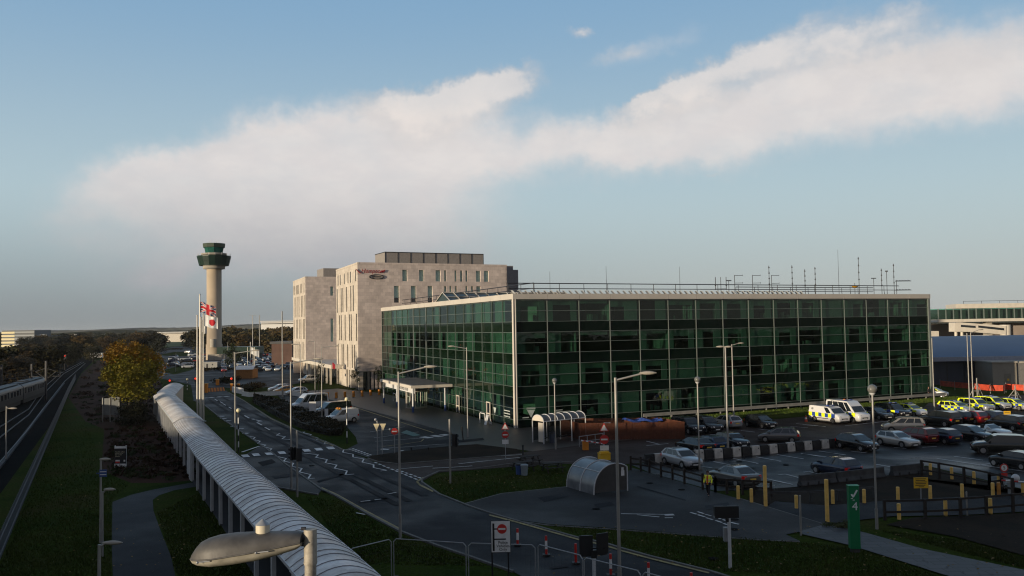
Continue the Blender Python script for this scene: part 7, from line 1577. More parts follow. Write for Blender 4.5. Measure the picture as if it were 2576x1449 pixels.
for k in range(3):
    c0 = Vector((-83, 142, 0)) + td * (-36 + k * 23.3); m = MB(); K = 8; pr = [(-1.4, 1.0), (-1.45, 2.0), (-1.42, 3.0)]; rf = [(-1.42 * math.cos(math.pi * i / K), 3.0 + .75 * math.sin(math.pi * i / K)) for i in range(K + 1)]; cs_ = pr + rf[1:-1] + [(-y, z) for y, z in reversed(pr)]
    n = len(cs_); vs = [c0 + tn * y + Vector((0, 0, z)) for y, z in cs_] + [c0 + td * 22.8 + tn * y + Vector((0, 0, z)) for y, z in cs_]; m.add(vs, [(i, n + i, n + (i + 1) % n, (i + 1) % n) for i in range(n)] + [tuple(range(n)), tuple(range(2 * n - 1, n - 1, -1))]); cg = m.build('carriage', TM, tr, world=True)
    m = MB()
    for i in range(9):
        u = 1.2 + i * 2.35; m.obb(c0 + td * u + tn * 1.43 + Vector((0, 0, 1.95)), td * (1.5 if i % 4 else .9), tn * .03, (0, 0, .85 if i % 4 else 1.0))
    m.build('window', M['carglass'], cg, world=True); m = MB(); m.obb(c0 + td * .5 - tn * .9 + Vector((0, 0, 3.7)), td * 21.8, tn * 1.8, (0, 0, .08)); m.obb(c0 + td * 5 - tn * .6 + Vector((0, 0, 3.78)), td * 4, tn * 1.2, (0, 0, .2)); m.build('roof', TR, cg, world=True)
    m = MB(); m.obb(c0 + td * 1 - tn * 1.2 + Vector((0, 0, .25)), td * 20.8, tn * 2.4, (0, 0, .76)); m.build('underframe', M['black'], cg, world=True)
p = GZ('1', 905, 766); t = thing('far_coach', 'small white coach on the far bend beyond the tracks', 'coach', p, R(10)); m = MB(); m.bx(0, 5.2, 0, 2.2, .4, 2.6); m.build('body', M['white'], t); m = MB(); m.bx(.4, 4.8, -.04, -.01, 1.4, 2.1); m.build('window_band', M['carglass'], t); m = MB(); m.bx(.2, 5.0, .2, 2.0, 2.61, 2.75); m.build('roof', M['white_metal'], t)
for (px, by, ty, lb) in [(115, 1010, 908, 'catenary mast right of the train with two angled arms'), (79, 1002, 916, 'dark catenary mast standing in front of the train'), (3, 1010, 918, 'catenary mast at the left edge before the train')]:
    p = G(px, by); h = htop(p, ty); t = thing('catenary_mast', lb, 'catenary mast', p, 0, 'catenary masts along the railway'); m = MB(); m.bx(-.14, .14, -.14, .14, 0, h); m.build('mast', M['dark_metal'], t); m = MB()
    for s in (-1, 1): m.tube((0, 0, h * .82), (s * 1.9, 0, h * .74), .035, n=6); m.tube((0, 0, h * .55), (s * 1.9, 0, h * .74), .035, n=6); m.tube((s * 1.2, 0, h * .62), (s * 2.6, 0, h * .62), .05, n=6); m.tube((s * 2.6, 0, h * .62), (s * 2.6, 0, h * .74), .05, n=6)
    m.build('cantilever', mat('cantilever_steel', (.07, .07, .072), .6), t)

# ---------------------------------------------------------------- trees and shrubs
def leaves(m, centre, rad, n, size, rg, mi=0, shell=.55):
    c = Vector(centre)
    for _ in range(n):
        while True:
            d = Vector((rg.uniform(-1, 1), rg.uniform(-1, 1), rg.uniform(-1, 1)))
            if .05 < d.length < 1: break
        d = d.normalized() * (shell + (1 - shell) * rg.random()); p = c + Vector((d.x * rad[0], d.y * rad[1], d.z * rad[2]))
        a = Vector((rg.gauss(0, 1), rg.gauss(0, 1), rg.gauss(0, 1))).normalized(); b_ = a.orthogonal().normalized(); s = size * rg.uniform(.6, 1.3)
        m.add([p - a * s * .5 - b_ * s * .1, p - b_ * s * .35, p + a * s * .5, p + b_ * s * .35], [(0, 1, 2, 3)], mi)
def branches(m, base, top, r, rg, n=9, spread=2.5, mi=0):
    base, top = Vector(base), Vector(top); m.tube(base, base.lerp(top, .55), r, r * .6, 8, mi); m.tube(base.lerp(top, .55), top, r * .6, r * .15, 6, mi)
    for k in range(n):
        s = rg.uniform(.3, .9); p = base.lerp(top, s); a = rg.uniform(0, 6.28); L = spread * (1.1 - s) * rg.uniform(.7, 1.3); e = p + Vector((math.cos(a) * L, math.sin(a) * L, L * rg.uniform(.4, .9))); m.tube(p, e, r * .32, r * .08, 5, mi)
BARK = mat('bark', (.04, .03, .022), .9, 0, .3, 4)
AUT = leafmat('autumn_leaf', [(.25, (.10, .075, .010)), (.42, (.20, .125, .012)), (.58, (.25, .12, .012)), (.75, (.16, .115, .014))], .45, .1)
OLV = leafmat('olive_leaf', [(.25, (.065, .072, .008)), (.45, (.13, .125, .012)), (.6, (.19, .155, .016)), (.8, (.15, .10, .010))], .6, .1)
DKG = leafmat('dark_wood_leaf', [(.25, (.012, .014, .006)), (.5, (.030, .028, .010)), (.75, (.055, .035, .012))], .25, .5)
WOOD = leafmat('brown_wood_leaf', [(.25, (.030, .034, .012)), (.5, (.065, .052, .018)), (.75, (.10, .065, .020))], .12, .7)
GRN = leafmat('green_leaf', [(.3, (.020, .034, .010)), (.6, (.045, .055, .018)), (.8, (.07, .06, .02))], .6, .3)
HDG = leafmat('hedge_leaf', [(.3, (.010, .011, .004)), (.6, (.024, .020, .008)), (.8, (.035, .022, .010))], .8, .1)
rt = random.Random(21)
tc_ = at(328, 930, 122); t = thing('autumn_tree', 'big rounded orange and olive autumn tree beside the walkway', 'tree', (tc_.x, 122, 0)); m = MB()
for k in range(110):
    a, e = rt.uniform(0, 6.28), math.asin(rt.uniform(-.95, 1)); rr = rt.uniform(.5, .88); q = Vector((math.cos(a) * math.cos(e) ** .8 * 4.1 * rr, math.sin(a) * math.cos(e) ** .8 * 4.1 * rr, tc_.z + math.sin(e) * 4.25 * rr)); s = rt.uniform(.7, 1.2); leaves(m, q, (s, s, s * .9), 150, .26, rt, 0 if q.z - tc_.z + rt.gauss(0, 1.1) > 1.1 else 1, .3)
leaves(m, (0, 0, tc_.z - .3), (3.4, 3.4, 3.5), 4200, .40, rt, 1, .2); leaves(m, (.2, 0, tc_.z - 3.0), (3.3, 3.3, 1.6), 2200, .3, rt, 1, .3); m.build('crown', [AUT, OLV], t); m = MB(); branches(m, (0, 0, 0), (0, 0, tc_.z + 2.5), .30, rt, 14, 3.5); m.build('trunk', BARK, t)
p_ = at(392, 905, 150); t = thing('autumn_tree', 'smaller browner tree peeking out behind the big autumn tree', 'tree', (at(352, 900, 150).x, 150, 0)); m = MB()
for k in range(26):
    q = Vector((rt.gauss(0, 1.5), rt.gauss(0, 1.5), 7.6 + rt.gauss(0, 1.7))); leaves(m, q, (1.2, 1.2, 1.1), 90, .38, rt, 0, .3)
m.build('crown', AUT, t); m = MB(); branches(m, (0, 0, 0), (0, 0, 9), .22, rt); m.build('trunk', BARK, t)
def bush(name, label, x, y, w, d, h, n, size, mm, cat='shrub', group=None):
    t = thing(name, label, cat, (x, y, 0), 0, group); m = MB()
    for k in range(max(3, n // 120)):
        leaves(m, (rt.uniform(-.6, .6) * w, rt.uniform(-.6, .6) * d, h * rt.uniform(.3, .62)), (w * .5, d * .5, h * .38), 120, size, rt, 0, .2)
    m.build('foliage', mm, t); m = MB()
    for k in range(5): m.tube((rt.uniform(-.2, .2) * w, rt.uniform(-.2, .2) * d, 0), (rt.uniform(-.4, .4) * w, rt.uniform(-.4, .4) * d, h * .7), .04, n=5)
    m.build('stems', BARK, t)
p = G(335, 1062); bush('shrub', 'dark rounded shrub under the big autumn tree', p.x, p.y, 2.2, 2.0, 3.3, 2400, .28, DKG)
p = G(295, 1078); bush('shrub', 'low reddish shrub behind the grey road sign back', p.x + .8, p.y + 3, 2.4, 1.5, 1.6, 1200, .25, HDG)
p = G(430, 1005); bush('shrub', 'dark bush at the far bend of the walkway', p.x - 6, p.y + 6, 4, 3, 2.2, 1500, .3, DKG)
for (px, py, w, h, lb) in [(562, 968, 3.5, 1.6, 'dark roadside shrub beside the striped blocker'), (612, 985, 3, 1.5, 'dark shrub behind the low white wall at its left'), (640, 982, 4, 1.8, 'dark shrub behind the low white wall in the middle'), (585, 958, 4, 1.3, 'low roadside shrub beside the orange kiosk'), (498, 925, 5, 2.0, 'dark bush in front of the pale grey van'), (470, 917, 6, 1.6, 'rough bush on the far roundabout'), (520, 934, 5, 1.2, 'brown low bush left of the pale site cabin'), (550, 932, 6, 1.1, 'brown low hedge in front of the pale site cabin'), (572, 930, 5, 1.1, 'brown low hedge left of the orange kiosk'), (440, 880, 7, 1.8, 'bushes at the far slip road behind the autumn tree')]:
    p = G(px, py); bush('shrub', lb, p.x, p.y, w, 2.5, h, 900, .34, DKG, 'shrub', 'shrubs round the far junction')
for (px, py, ty, lb) in [(897, 983, 920, 'small sparse tree beside the orange bollards at the hotel corner'), (953, 981, 922, 'small sparse tree just left of the entrance canopy'), (802, 985, 905, 'slender greenish tree before the hotel entrance')]:
    p = G(px, py); h = htop(p, ty); t = thing('small_tree', lb, 'tree', p, 0, 'small trees before the hotel'); m = MB(); branches(m, (0, 0, 0), (0, 0, h), .07, rt, 14, 1.0); m.build('trunk', BARK, t); m = MB()
    for k in range(14): leaves(m, (rt.gauss(0, .45), rt.gauss(0, .45), h * rt.uniform(.35, .95)), (.4, .4, .5), 32, .2, rt, 0, .2)
    m.build('crown', GRN, t)
p = G(686, 908); t = thing('round_tree', 'dark green round tree in front of the brick building', 'tree', (p.x, 296, 0)); m = MB()
for k in range(24): leaves(m, (rt.gauss(0, 1.5), rt.gauss(0, 1.5), 4.0 + rt.gauss(0, 1.5)), (1.2, 1.2, 1.2), 70, .45, rt, 0, .3)
m.build('crown', GRN, t); m = MB(); branches(m, (0, 0, 0), (0, 0, 6), .2, rt); m.build('trunk', BARK, t)
# hedge in front of the vans
fl = [G(*p) for p in [(636, 1013), (690, 1046), (760, 1080), (830, 1098), (862, 1096)]]; bk = [G(*p) for p in [(640, 1000), (712, 1016), (790, 1050), (842, 1072), (868, 1084)]]
t = thing('hedge', 'wide dark clipped hedge between the road and the parked vans', 'hedge', fl[2]); m = MB(); n_ = len(fl)
pts = fl + bk[::-1]; c_ = sum(pts, Vector()) / len(pts); m.prism([c_ + (p - c_) * .97 for p in pts], 0, .7, 1)
for _ in range(9000):
    k = rt.randrange(n_ - 1); s, u = rt.random(), rt.random(); p = fl[k].lerp(fl[k + 1], s).lerp(bk[k].lerp(bk[k + 1], s), u); edge = min(u, 1 - u); z = (.85 + .12 * math.sin(p.x * 1.3) + .1 * math.sin(p.y * .9)) * (rt.uniform(.75, 1.05) if edge > .08 else rt.uniform(.1, 1.0)); leaves(m, (p.x, p.y, z), (.05, .05, .05), 1, .26, rt, 0)
m.build('foliage', [HDG, mat('hedge_core', (.012, .011, .006), .95)], t, world=True)
# mid and far trees: a few meshes, each tree its own object
def tree_mesh(rg, n, size, mm, h=10.0, w=3.6):
    m = MB()
    for k in range(16):
        a = rg.uniform(0, 6.28); e = rg.uniform(-.3, 1.2); rr = rg.uniform(.25, .8); q = (math.cos(a) * math.cos(e) * w * rr, math.sin(a) * math.cos(e) * w * rr, h * .56 + math.sin(e) * h * .36 * rr); s = rg.uniform(.35, .55) * w
        leaves(m, q, (s, s, s * .9), n // 16, size, rg, 0, .35)
    leaves(m, (0, 0, h * .38), (w * .75, w * .75, h * .3), n // 5, size, rg, 0, .2); leaves(m, (0, 0, h * .2), (w * .85, w * .85, h * .2), n // 5, size, rg, 0, .3)
    branches(m, (0, 0, 0), (0, 0, h * .8), .2, rg, 6, 2.0, 1); return m
def variants(mm, k, n, size):
    out = []
    for i in range(k):
        o = tree_mesh(rt, n, size, mm).build('tree_proto', [mm, BARK]); out.append(o.data); bpy.data.objects.remove(o)
    return out
V1, V2 = variants(DKG, 4, 1500, .55), variants(WOOD, 4, 1100, .75)
def put(vs, x, y, h, label, group, name='tree'):
    o = bpy.data.objects.new(name, rt.choice(vs)); col.objects.link(o); s = h / 9.3; o.location = (x, y, 0); o.rotation_euler = (0, 0, rt.uniform(0, 6.28)); k = rt.uniform(1.25, 1.75); o.scale = (s * k, s * k, s); tag(o, label, 'tree', group)
for Y, a, c, hh, st in [(186, -160, 42, 9.9, 4.4), (210, -60, 84, 9.6, 4.8), (240, -20, 124, 9.2, 5), (275, 0, 160, 8.9, 5.5), (318, 30, 196, 8.7, 6), (366, 60, 228, 8.6, 6.5), (425, 90, 268, 9.2, 7), (490, 130, 405, 10.2, 7.5), (560, 100, 410, 10.8, 9), (640, 60, 425, 11.4, 11), (740, -10, 420, 11.8, 14)]:
    x = (a - CX) / F * Y
    while x < (c - CX) / F * Y:
        put(V1 if rt.random() < .75 else V2, x + rt.uniform(-1, 1), Y + rt.uniform(-5, 5), hh * rt.uniform(.82, 1.12), 'unseen dark bushy tree added to the belt of trees beyond the railway for shade', 'trees in the belt beyond the railway'); x += st
for Y, a, c, hh, st in [(440, 572, 735, 12.5, 6.5), (468, 560, 735, 13.2, 7), (505, 555, 735, 14.2, 7.5), (560, 500, 735, 14.2, 9), (650, 470, 735, 13.5, 11), (860, -20, 560, 12.6, 17), (1050, -20, 560, 13.6, 24)]:
    x = (a - CX) / F * Y
    while x < (c - CX) / F * Y:
        if not (Y > 700 and 412 < CX + F * x / Y < 480 and Y < 900): put(V2, x + rt.uniform(-2, 2), Y + rt.uniform(-8, 8), hh * rt.uniform(.8, 1.1), 'brown autumn tree in the far woods behind the control tower', 'trees in the far woods')
        x += st
for k in range(26):  # unseen trees carrying the belt on, added to shade the train
    put(V1, -150 + rt.uniform(-7, 7) + (k % 2) * 16, 40 + k * 5.5, rt.uniform(9.5, 12), 'unseen dark bushy tree added to the belt of trees beyond the railway for shade', 'trees in the belt beyond the railway')
# planting on the mulch bed
p = G(2115, 1330); bush('shrub', 'low leafy plant at the foot of the green pillar sign', p.x, p.y, 1.0, .8, .5, 500, .12, GRN)

# ---------------------------------------------------------------- people
def skinned(name, joints, edges, m, parent, sub=2):
    ks = list(joints); me = bpy.data.meshes.new(name); me.from_pydata([joints[k][0] for k in ks], [(ks.index(a), ks.index(c)) for a, c in edges], []); o = bpy.data.objects.new(name, me); col.objects.link(o)
    md = o.modifiers.new('s', 'SKIN'); me.skin_vertices[0] if me.skin_vertices else None
    for i, k in enumerate(ks):
        r_ = joints[k][1]; r_ = r_ if isinstance(r_, tuple) else (r_, r_); me.skin_vertices[0].data[i].radius = r_; me.skin_vertices[0].data[i].use_root = (i == 0)
    o.modifiers.new('u', 'SUBSURF').levels = sub; dg = bpy.context.evaluated_depsgraph_get(); dg.update(); me2 = bpy.data.meshes.new_from_object(o.evaluated_get(dg)); bpy.data.objects.remove(o)
    me2.materials.clear(); me2.materials.append(m)
    for q in me2.polygons: q.use_smooth = True
    o = bpy.data.objects.new(name, me2); col.objects.link(o); o.parent = parent; return o
SKIN = mat('skin', (.36, .20, .14), .6, 0, .08)
def person(loc, rz, label, jacket, legs, shirt, hair, stride=.32):
    t = thing('person', label, 'person', loc, rz); s = stride   # faces +x
    J = {'pel': ((0, 0, .94), (.13, .10)), 'wai': ((.0, 0, 1.10), (.13, .11)), 'che': ((.02, 0, 1.32), (.16, .12)), 'nec': ((.03, 0, 1.48), .06), 'hb': ((.045, 0, 1.56), .075), 'hea': ((.05, 0, 1.66), .098), 'top': ((.045, 0, 1.74), .07),
         'hl': ((0, .10, .90), .09), 'kl': ((s * .55, .11, .50), .065), 'al': ((s * .9, .11, .09), .045), 'tl': ((s * .9 + .17, .12, .045), .04),
         'hr': ((0, -.10, .90), .09), 'kr': ((-s * .25, -.11, .49), .065), 'ar': ((-s * 1.0, -.11, .12), .045), 'tr': ((-s * 1.0 + .16, -.12, .05), .04),
         'sl': ((.01, .19, 1.40), .065), 'el': ((-.06, .26, 1.13), .045), 'wl': ((.10, .27, .90), .032), 'pl': ((.13, .27, .84), .035),
         'sr': ((.01, -.19, 1.40), .065), 'er': ((-.04, -.26, 1.13), .045), 'wr': ((.16, -.25, .92), .032), 'pr': ((.20, -.25, .86), .035)}
    E = [('pel', 'wai'), ('wai', 'che'), ('che', 'nec'), ('nec', 'hb'), ('hb', 'hea'), ('hea', 'top'), ('pel', 'hl'), ('hl', 'kl'), ('kl', 'al'), ('al', 'tl'), ('pel', 'hr'), ('hr', 'kr'), ('kr', 'ar'), ('ar', 'tr'), ('che', 'sl'), ('sl', 'el'), ('el', 'wl'), ('wl', 'pl'), ('che', 'sr'), ('sr', 'er'), ('er', 'wr'), ('wr', 'pr')]
    for h_, sg in (('pl', 1), ('pr', -1)):
        b_ = Vector(J[h_][0])
        for i in range(4):
            L = (.07, .08, .075, .06)[i]; a = b_ + Vector((.03 - .018 * i, 0, -.035)); J[f'{h_}{i}a'] = (tuple(a), .0095); J[f'{h_}{i}b'] = (tuple(a + Vector((.012, -sg * .006, -L * .55))), .009); J[f'{h_}{i}c'] = (tuple(a + Vector((.012, -sg * .022, -L))), .008); E += [(h_, f'{h_}{i}a'), (f'{h_}{i}a', f'{h_}{i}b'), (f'{h_}{i}b', f'{h_}{i}c')]
        a = b_ + Vector((.035, -sg * .02, .0)); J[f'{h_}ta'] = (tuple(a), .011); J[f'{h_}tb'] = (tuple(a + Vector((.025, -sg * .012, -.045))), .009); E += [(h_, f'{h_}ta'), (f'{h_}ta', f'{h_}tb')]
    skinned('body', J, E, SKIN, t, 1)
    g = lambda k, r: (J[k][0], r)
    skinned('jacket', {'wai': ((0, 0, 1.06), (.17, .14)), 'hem': ((0, 0, .76), (.215, .175)), 'che': ((.015, 0, 1.30), (.225, .17)), 'col': ((.02, 0, 1.45), (.09, .09)), 'sl': ((.01, .19, 1.40), .09), 'el': g('el', .068), 'wl': g('wl', .055), 'sr': ((.01, -.19, 1.40), .09), 'er': g('er', .068), 'wr': g('wr', .055)}, [('wai', 'hem'), ('wai', 'che'), ('che', 'col'), ('che', 'sl'), ('sl', 'el'), ('el', 'wl'), ('che', 'sr'), ('sr', 'er'), ('er', 'wr')], jacket, t, 2)
    skinned('trousers', {'pel': ((0, 0, .94), (.15, .12)), 'hl': g('hl', .105), 'kl': g('kl', .082), 'al': g('al', .066), 'hr': g('hr', .105), 'kr': g('kr', .082), 'ar': g('ar', .066)}, [('pel', 'hl'), ('hl', 'kl'), ('kl', 'al'), ('pel', 'hr'), ('hr', 'kr'), ('kr', 'ar')], legs, t, 2)
    for k in ('l', 'r'): skinned('shoe', {'a': (tuple(Vector(J['a' + k][0]) + Vector((-.03, 0, -.03))), .055), 'b': (tuple(Vector(J['t' + k][0]) + Vector((.03, 0, .0))), .045)}, [('a', 'b')], M['black'], t, 1)
    m = MB(); m.ball((.03, 0, 1.70), .112, 10, sz=.85); m.build('hair', hair, t)
    m = MB(); m.ball((.145, 0, 1.655), .018, 6); m.ball((.13, .035, 1.68), .012, 6, 1); m.ball((.13, -.035, 1.68), .012, 6, 1); m.bx(.13, .142, -.028, .028, 1.615, 1.624, 2); m.ball((.04, .1, 1.66), .024, 6); m.ball((.04, -.1, 1.66), .024, 6); m.build('face_features', [SKIN, M['black'], mat('lips', (.3, .1, .08), .6)], t)
    if shirt:
        m = MB(); m.prism([(.17, -.06), (.212, -.03), (.212, .03), (.17, .06)], .84, 1.42); m.build('shirt_front', shirt, t)
        m = MB()
        for z in (.93, 1.12): m.lathe([(.205, z), (.205, z + .05)], 16)
        b_ = m.build('reflective_band', M['white_metal'], t); b_.scale = (.86, 1.0, 1)
    return t
person((*G(1782, 1250).xy, ZL), R(-118), 'man walking in a yellow hi vis jacket open over an orange vest', M['hivis'], mat('dark_trousers', (.012, .012, .014), .85), mat('orange_vest', (.62, .10, .02), .7), mat('short_hair', (.05, .035, .025), .9))
DKC = mat('dark_uniform', (.015, .015, .018), .85); person((*GZ('B', 300, 215).xy, .02), R(-60), 'person in dark uniform standing at the far end of the glass office', DKC, DKC, None, mat('brown_hair', (.04, .025, .018), .9), .06)
# rough undergrowth on the dark bank
m = MB(); rg = random.Random(13)
def inq(x, y, q):
    r_ = False
    for (xa, ya), (xb, yb) in zip(q, q[1:] + q[:1]):
        if (ya > y) != (yb > y) and x < (xb - xa) * (y - ya) / (yb - ya) + xa: r_ = not r_
    return r_
UQ = [(178, 1000), (207, 942), (246, 908), (330, 914), (398, 952), (432, 1060), (490, 1160), (505, 1200), (420, 1210), (330, 1212), (262, 1182), (268, 1080), (220, 1058)]; k = 0
while k < 430:
    px, py = rg.uniform(175, 510), rg.uniform(905, 1214)
    if not inq(px, py, UQ): continue
    k += 1; p = G(px, py); w_ = rg.uniform(.25, .9) * (1.6 if py < 1000 else 1); h_ = w_ * rg.uniform(.3, .8)
    leaves(m, (p.x, p.y, h_ * .5), (w_, w_, h_ * .6), 34, .24 * (1.6 if py < 1000 else 1), rg, rg.choice([0, 0, 1]), .2)
tag(m.build('undergrowth', [leafmat('bracken', [(.3, (.016, .009, .004)), (.55, (.036, .018, .008)), (.75, (.050, .032, .011))], .3, 0), leafmat('rough_weeds', [(.3, (.012, .020, .004)), (.7, (.035, .040, .010))], .3, 0)]), None, None, None, 'stuff')
# upright grass blades on the strip by the crash barrier and on the nearest verges
m = MB(); rg = random.Random(9)
for _ in range(15000):
    u, d = rg.uniform(17, 76), rg.uniform(1.7, 6.0); p = WM.p(u, 0, d); a = rg.uniform(0, 6.28); s = rg.uniform(.05, .12); h = rg.uniform(.12, .24); e = Vector((math.cos(a) * s, math.sin(a) * s, 0)); z0 = Vector((0, 0, .03))
    m.add([p - e + z0, p + e + z0, p + z0 + Vector((rg.uniform(-.05, .05), rg.uniform(-.05, .05), h))], [(0, 1, 2)])
bl_ = m; m = MB()
regs = [((1380, 1322), (1560, 1333), (1776, 1350), (2012, 1365), (2150, 1380), (2420, 1470), (1780, 1436), (1566, 1381)), ((-10, 1449), (20, 1380), (165, 1015), (215, 1060), (262, 1180), (325, 1222), (280, 1260), (280, 1449)), ((395, 1290), (500, 1240), (640, 1449), (445, 1449)), ((1100, 1240), (1075, 1206), (1300, 1170), (1540, 1172), (1545, 1214), (1425, 1224), (1262, 1240), (1165, 1268)), ((2210, 1335), (2300, 1360), (2576, 1430), (2576, 1405), (2400, 1356)), ((770, 1250), (845, 1258), (1000, 1345), (1220, 1425), (900, 1420))]
def inside(x, y, q):
    r_ = False
    for (xa, ya), (xb, yb) in zip(q, q[1:] + q[:1]):
        if (ya > y) != (yb > y) and x < (xb - xa) * (y - ya) / (yb - ya) + xa: r_ = not r_
    return r_
cnt = [9000, 13000, 6000, 5000, 3000, 5000]
for q, n in zip(regs, cnt):
    xs, ys = [p[0] for p in q], [p[1] for p in q]; k = 0
    while k < n:
        px, py = rg.uniform(min(xs), max(xs)), rg.uniform(min(ys), max(ys))
        if not inside(px, py, q): continue
        k += 1; p = G(px, py); clump = .5 + .5 * math.sin(p.x * .9 + 2 * math.sin(p.y * .5)) * math.sin(p.y * .7 + 1.3 * math.sin(p.x * .6)); a = rg.uniform(0, 6.28); s = rg.uniform(.02, .05); h = rg.uniform(.05, .12) + .10 * clump * rg.random(); e = Vector((math.cos(a) * s, math.sin(a) * s, 0))
        m.add([p - e, p + e, p + Vector((rg.uniform(-.06, .06), rg.uniform(-.06, .06), h))], [(0, 1, 2)])
tag(m.build('grass', leafmat('verge_blade', [(.3, (.018, .034, .003)), (.55, (.040, .056, .008)), (.75, (.060, .056, .014))], .6, 0)), None, None, None, 'stuff')
m = bl_
tag(m.build('grass', leafmat('grass_blade', [(.3, (.05, .09, .012)), (.7, (.10, .14, .02))], .8, 0)), None, None, None, 'stuff')
# the damp air between the viewpoint and the far hills
b = MB(); b.bx(-5300, 5300, -450, 9100, -1.2, 62)
hm = bpy.data.materials.new('haze_air'); hm.use_nodes = True; hn = hm.node_tree; hn.nodes.remove(hn.nodes['Principled BSDF'])
pv = hn.nodes.new('ShaderNodeVolumePrincipled'); pv.inputs['Color'].default_value = (.80, .86, .92, 1); pv.inputs['Density'].default_value = .00005; pv.inputs['Anisotropy'].default_value = 0.0
hn.links.new(pv.outputs[0], hn.nodes['Material Output'].inputs['Volume'])
tag(b.build('haze', hm), None, None, None, 'stuff')
# ---------------------------------------------------------------- sky, sun, camera
SUN_AZ = Vector((-.775, -.63, 0)).normalized(); SUN_EL = R(4.2)
w = bpy.data.worlds.new('World'); scene.world = w; w.use_nodes = True
nt = w.node_tree; N, L = nt.nodes, nt.links; N.clear()
out = N.new('ShaderNodeOutputWorld'); bg = N.new('ShaderNodeBackground'); L.new(bg.outputs[0], out.inputs[0]); STR = .10; bg.inputs[1].default_value = STR
sky = N.new('ShaderNodeTexSky'); sky.sky_type = 'NISHITA'; sky.sun_disc = False; sky.sun_elevation = SUN_EL; sky.sun_rotation = math.atan2(SUN_AZ.x, SUN_AZ.y)
sky.altitude = 50; sky.air_density = 1.0; sky.dust_density = 1.2; sky.ozone_density = 1.4
def mth(op, a, b=None, c=None):
    n = N.new('ShaderNodeMath'); n.operation = op
    for i, v in enumerate((a, b, c)):
        if v is None: continue
        if isinstance(v, (int, float)): n.inputs[i].default_value = v
        else: L.new(v, n.inputs[i])
    return n.outputs[0]
def sstep(x, a, b):
    n = N.new('ShaderNodeMapRange'); n.interpolation_type = 'SMOOTHSTEP'; n.inputs[1].default_value = a; n.inputs[2].default_value = b; L.new(x, n.inputs[0]); return n.outputs[0]
def mixc(f, a, b, mode='MIX'):
    n = N.new('ShaderNodeMix'); n.data_type = 'RGBA'; n.blend_type = mode; n.clamp_factor = True
    for i, v in ((0, f), (6, a), (7, b)):
        if isinstance(v, (int, float)): n.inputs[i].default_value = v
        elif isinstance(v, tuple): n.inputs[i].default_value = (*v, 1)
        else: L.new(v, n.inputs[i])
    return n.outputs[2]
tc = N.new('ShaderNodeTexCoord').outputs['Generated']
nrm = N.new('ShaderNodeVectorMath'); nrm.operation = 'NORMALIZE'; L.new(tc, nrm.inputs[0]); dirv = nrm.outputs[0]
sp = N.new('ShaderNodeSeparateXYZ'); L.new(dirv, sp.inputs[0])
az0 = mth('MULTIPLY', mth('ARCTAN2', sp.outputs[0], sp.outputs[1]), 57.2958); el0 = mth('MULTIPLY', mth('ARCSINE', sp.outputs[2]), 57.2958)
def nz(scale, detail=5, rough=.55, off=(0, 0, 0), sc=(1, 1, 1)):
    mp = N.new('ShaderNodeMapping'); mp.inputs['Location'].default_value = off; mp.inputs['Scale'].default_value = sc; L.new(dirv, mp.inputs[0]); return noise(nt, mp.outputs[0], scale, detail, rough)
wx = mth('MULTIPLY', mth('SUBTRACT', nz(7, 6, .6), .5), 5.0); wy = mth('MULTIPLY', mth('SUBTRACT', nz(9, 6, .6, (5, 2, 1)), .5), 3.6)
fx = mth('MULTIPLY', mth('SUBTRACT', nz(34, 8, .66, (2, 7, 1)), .5), 2.0); fy = mth('MULTIPLY', mth('SUBTRACT', nz(38, 8, .66, (9, 3, 3)), .5), 1.7)
az = mth('ADD', az0, mth('ADD', wx, fx)); el = mth('ADD', el0, mth('ADD', wy, fy))
def azel(px, py): d = ray(px, py).normalized(); return math.degrees(math.atan2(d.x, d.y)), math.degrees(math.asin(d.z))
K = math.degrees(1 / F)
def blob(px, py, rot, su, sup, sdn, amp):
    a, e = azel(px, py); r_ = R(-rot); dx, dy = mth('SUBTRACT', az, a), mth('SUBTRACT', el, e)
    u = mth('ADD', mth('MULTIPLY', dx, math.cos(r_)), mth('MULTIPLY', dy, math.sin(r_))); v = mth('SUBTRACT', mth('MULTIPLY', dy, math.cos(r_)), mth('MULTIPLY', dx, math.sin(r_)))
    u = mth('DIVIDE', u, su * K); vp = mth('DIVIDE', mth('MAXIMUM', v, 0.0), sup * K); vn = mth('DIVIDE', mth('MINIMUM', v, 0.0), sdn * K)
    q = mth('ADD', mth('MULTIPLY', u, u), mth('ADD', mth('MULTIPLY', vp, vp), mth('MULTIPLY', vn, vn))); return mth('MULTIPLY', mth('EXPONENT', mth('MULTIPLY', q, -1.0)), amp)
def total(bs):
    s = None
    for b_ in bs: q = blob(*b_); s = q if s is None else mth('ADD', s, q)
    return s
soft = total([(600, 405, -14, 320, 85, 150, .92), (980, 360, -8, 320, 85, 220, .9), (720, 660, 0, 480, 120, 110, .55), (340, 460, -25, 160, 45, 60, .50), (1480, 365, -3, 420, 60, 60, .72), (1750, 300, -12, 300, 60, 95, .60), (900, 560, 5, 380, 110, 130, .40), (430, 655, -16, 90, 16, 30, .35), (2050, 240, -10, 330, 90, 130, .75), (2480, 200, 0, 280, 120, 110, .90), (2150, 585, 0, 90, 30, 30, .16), (2480, 640, 0, 120, 25, 30, .16), (1640, 115, -15, 170, 38, 48, .42)])
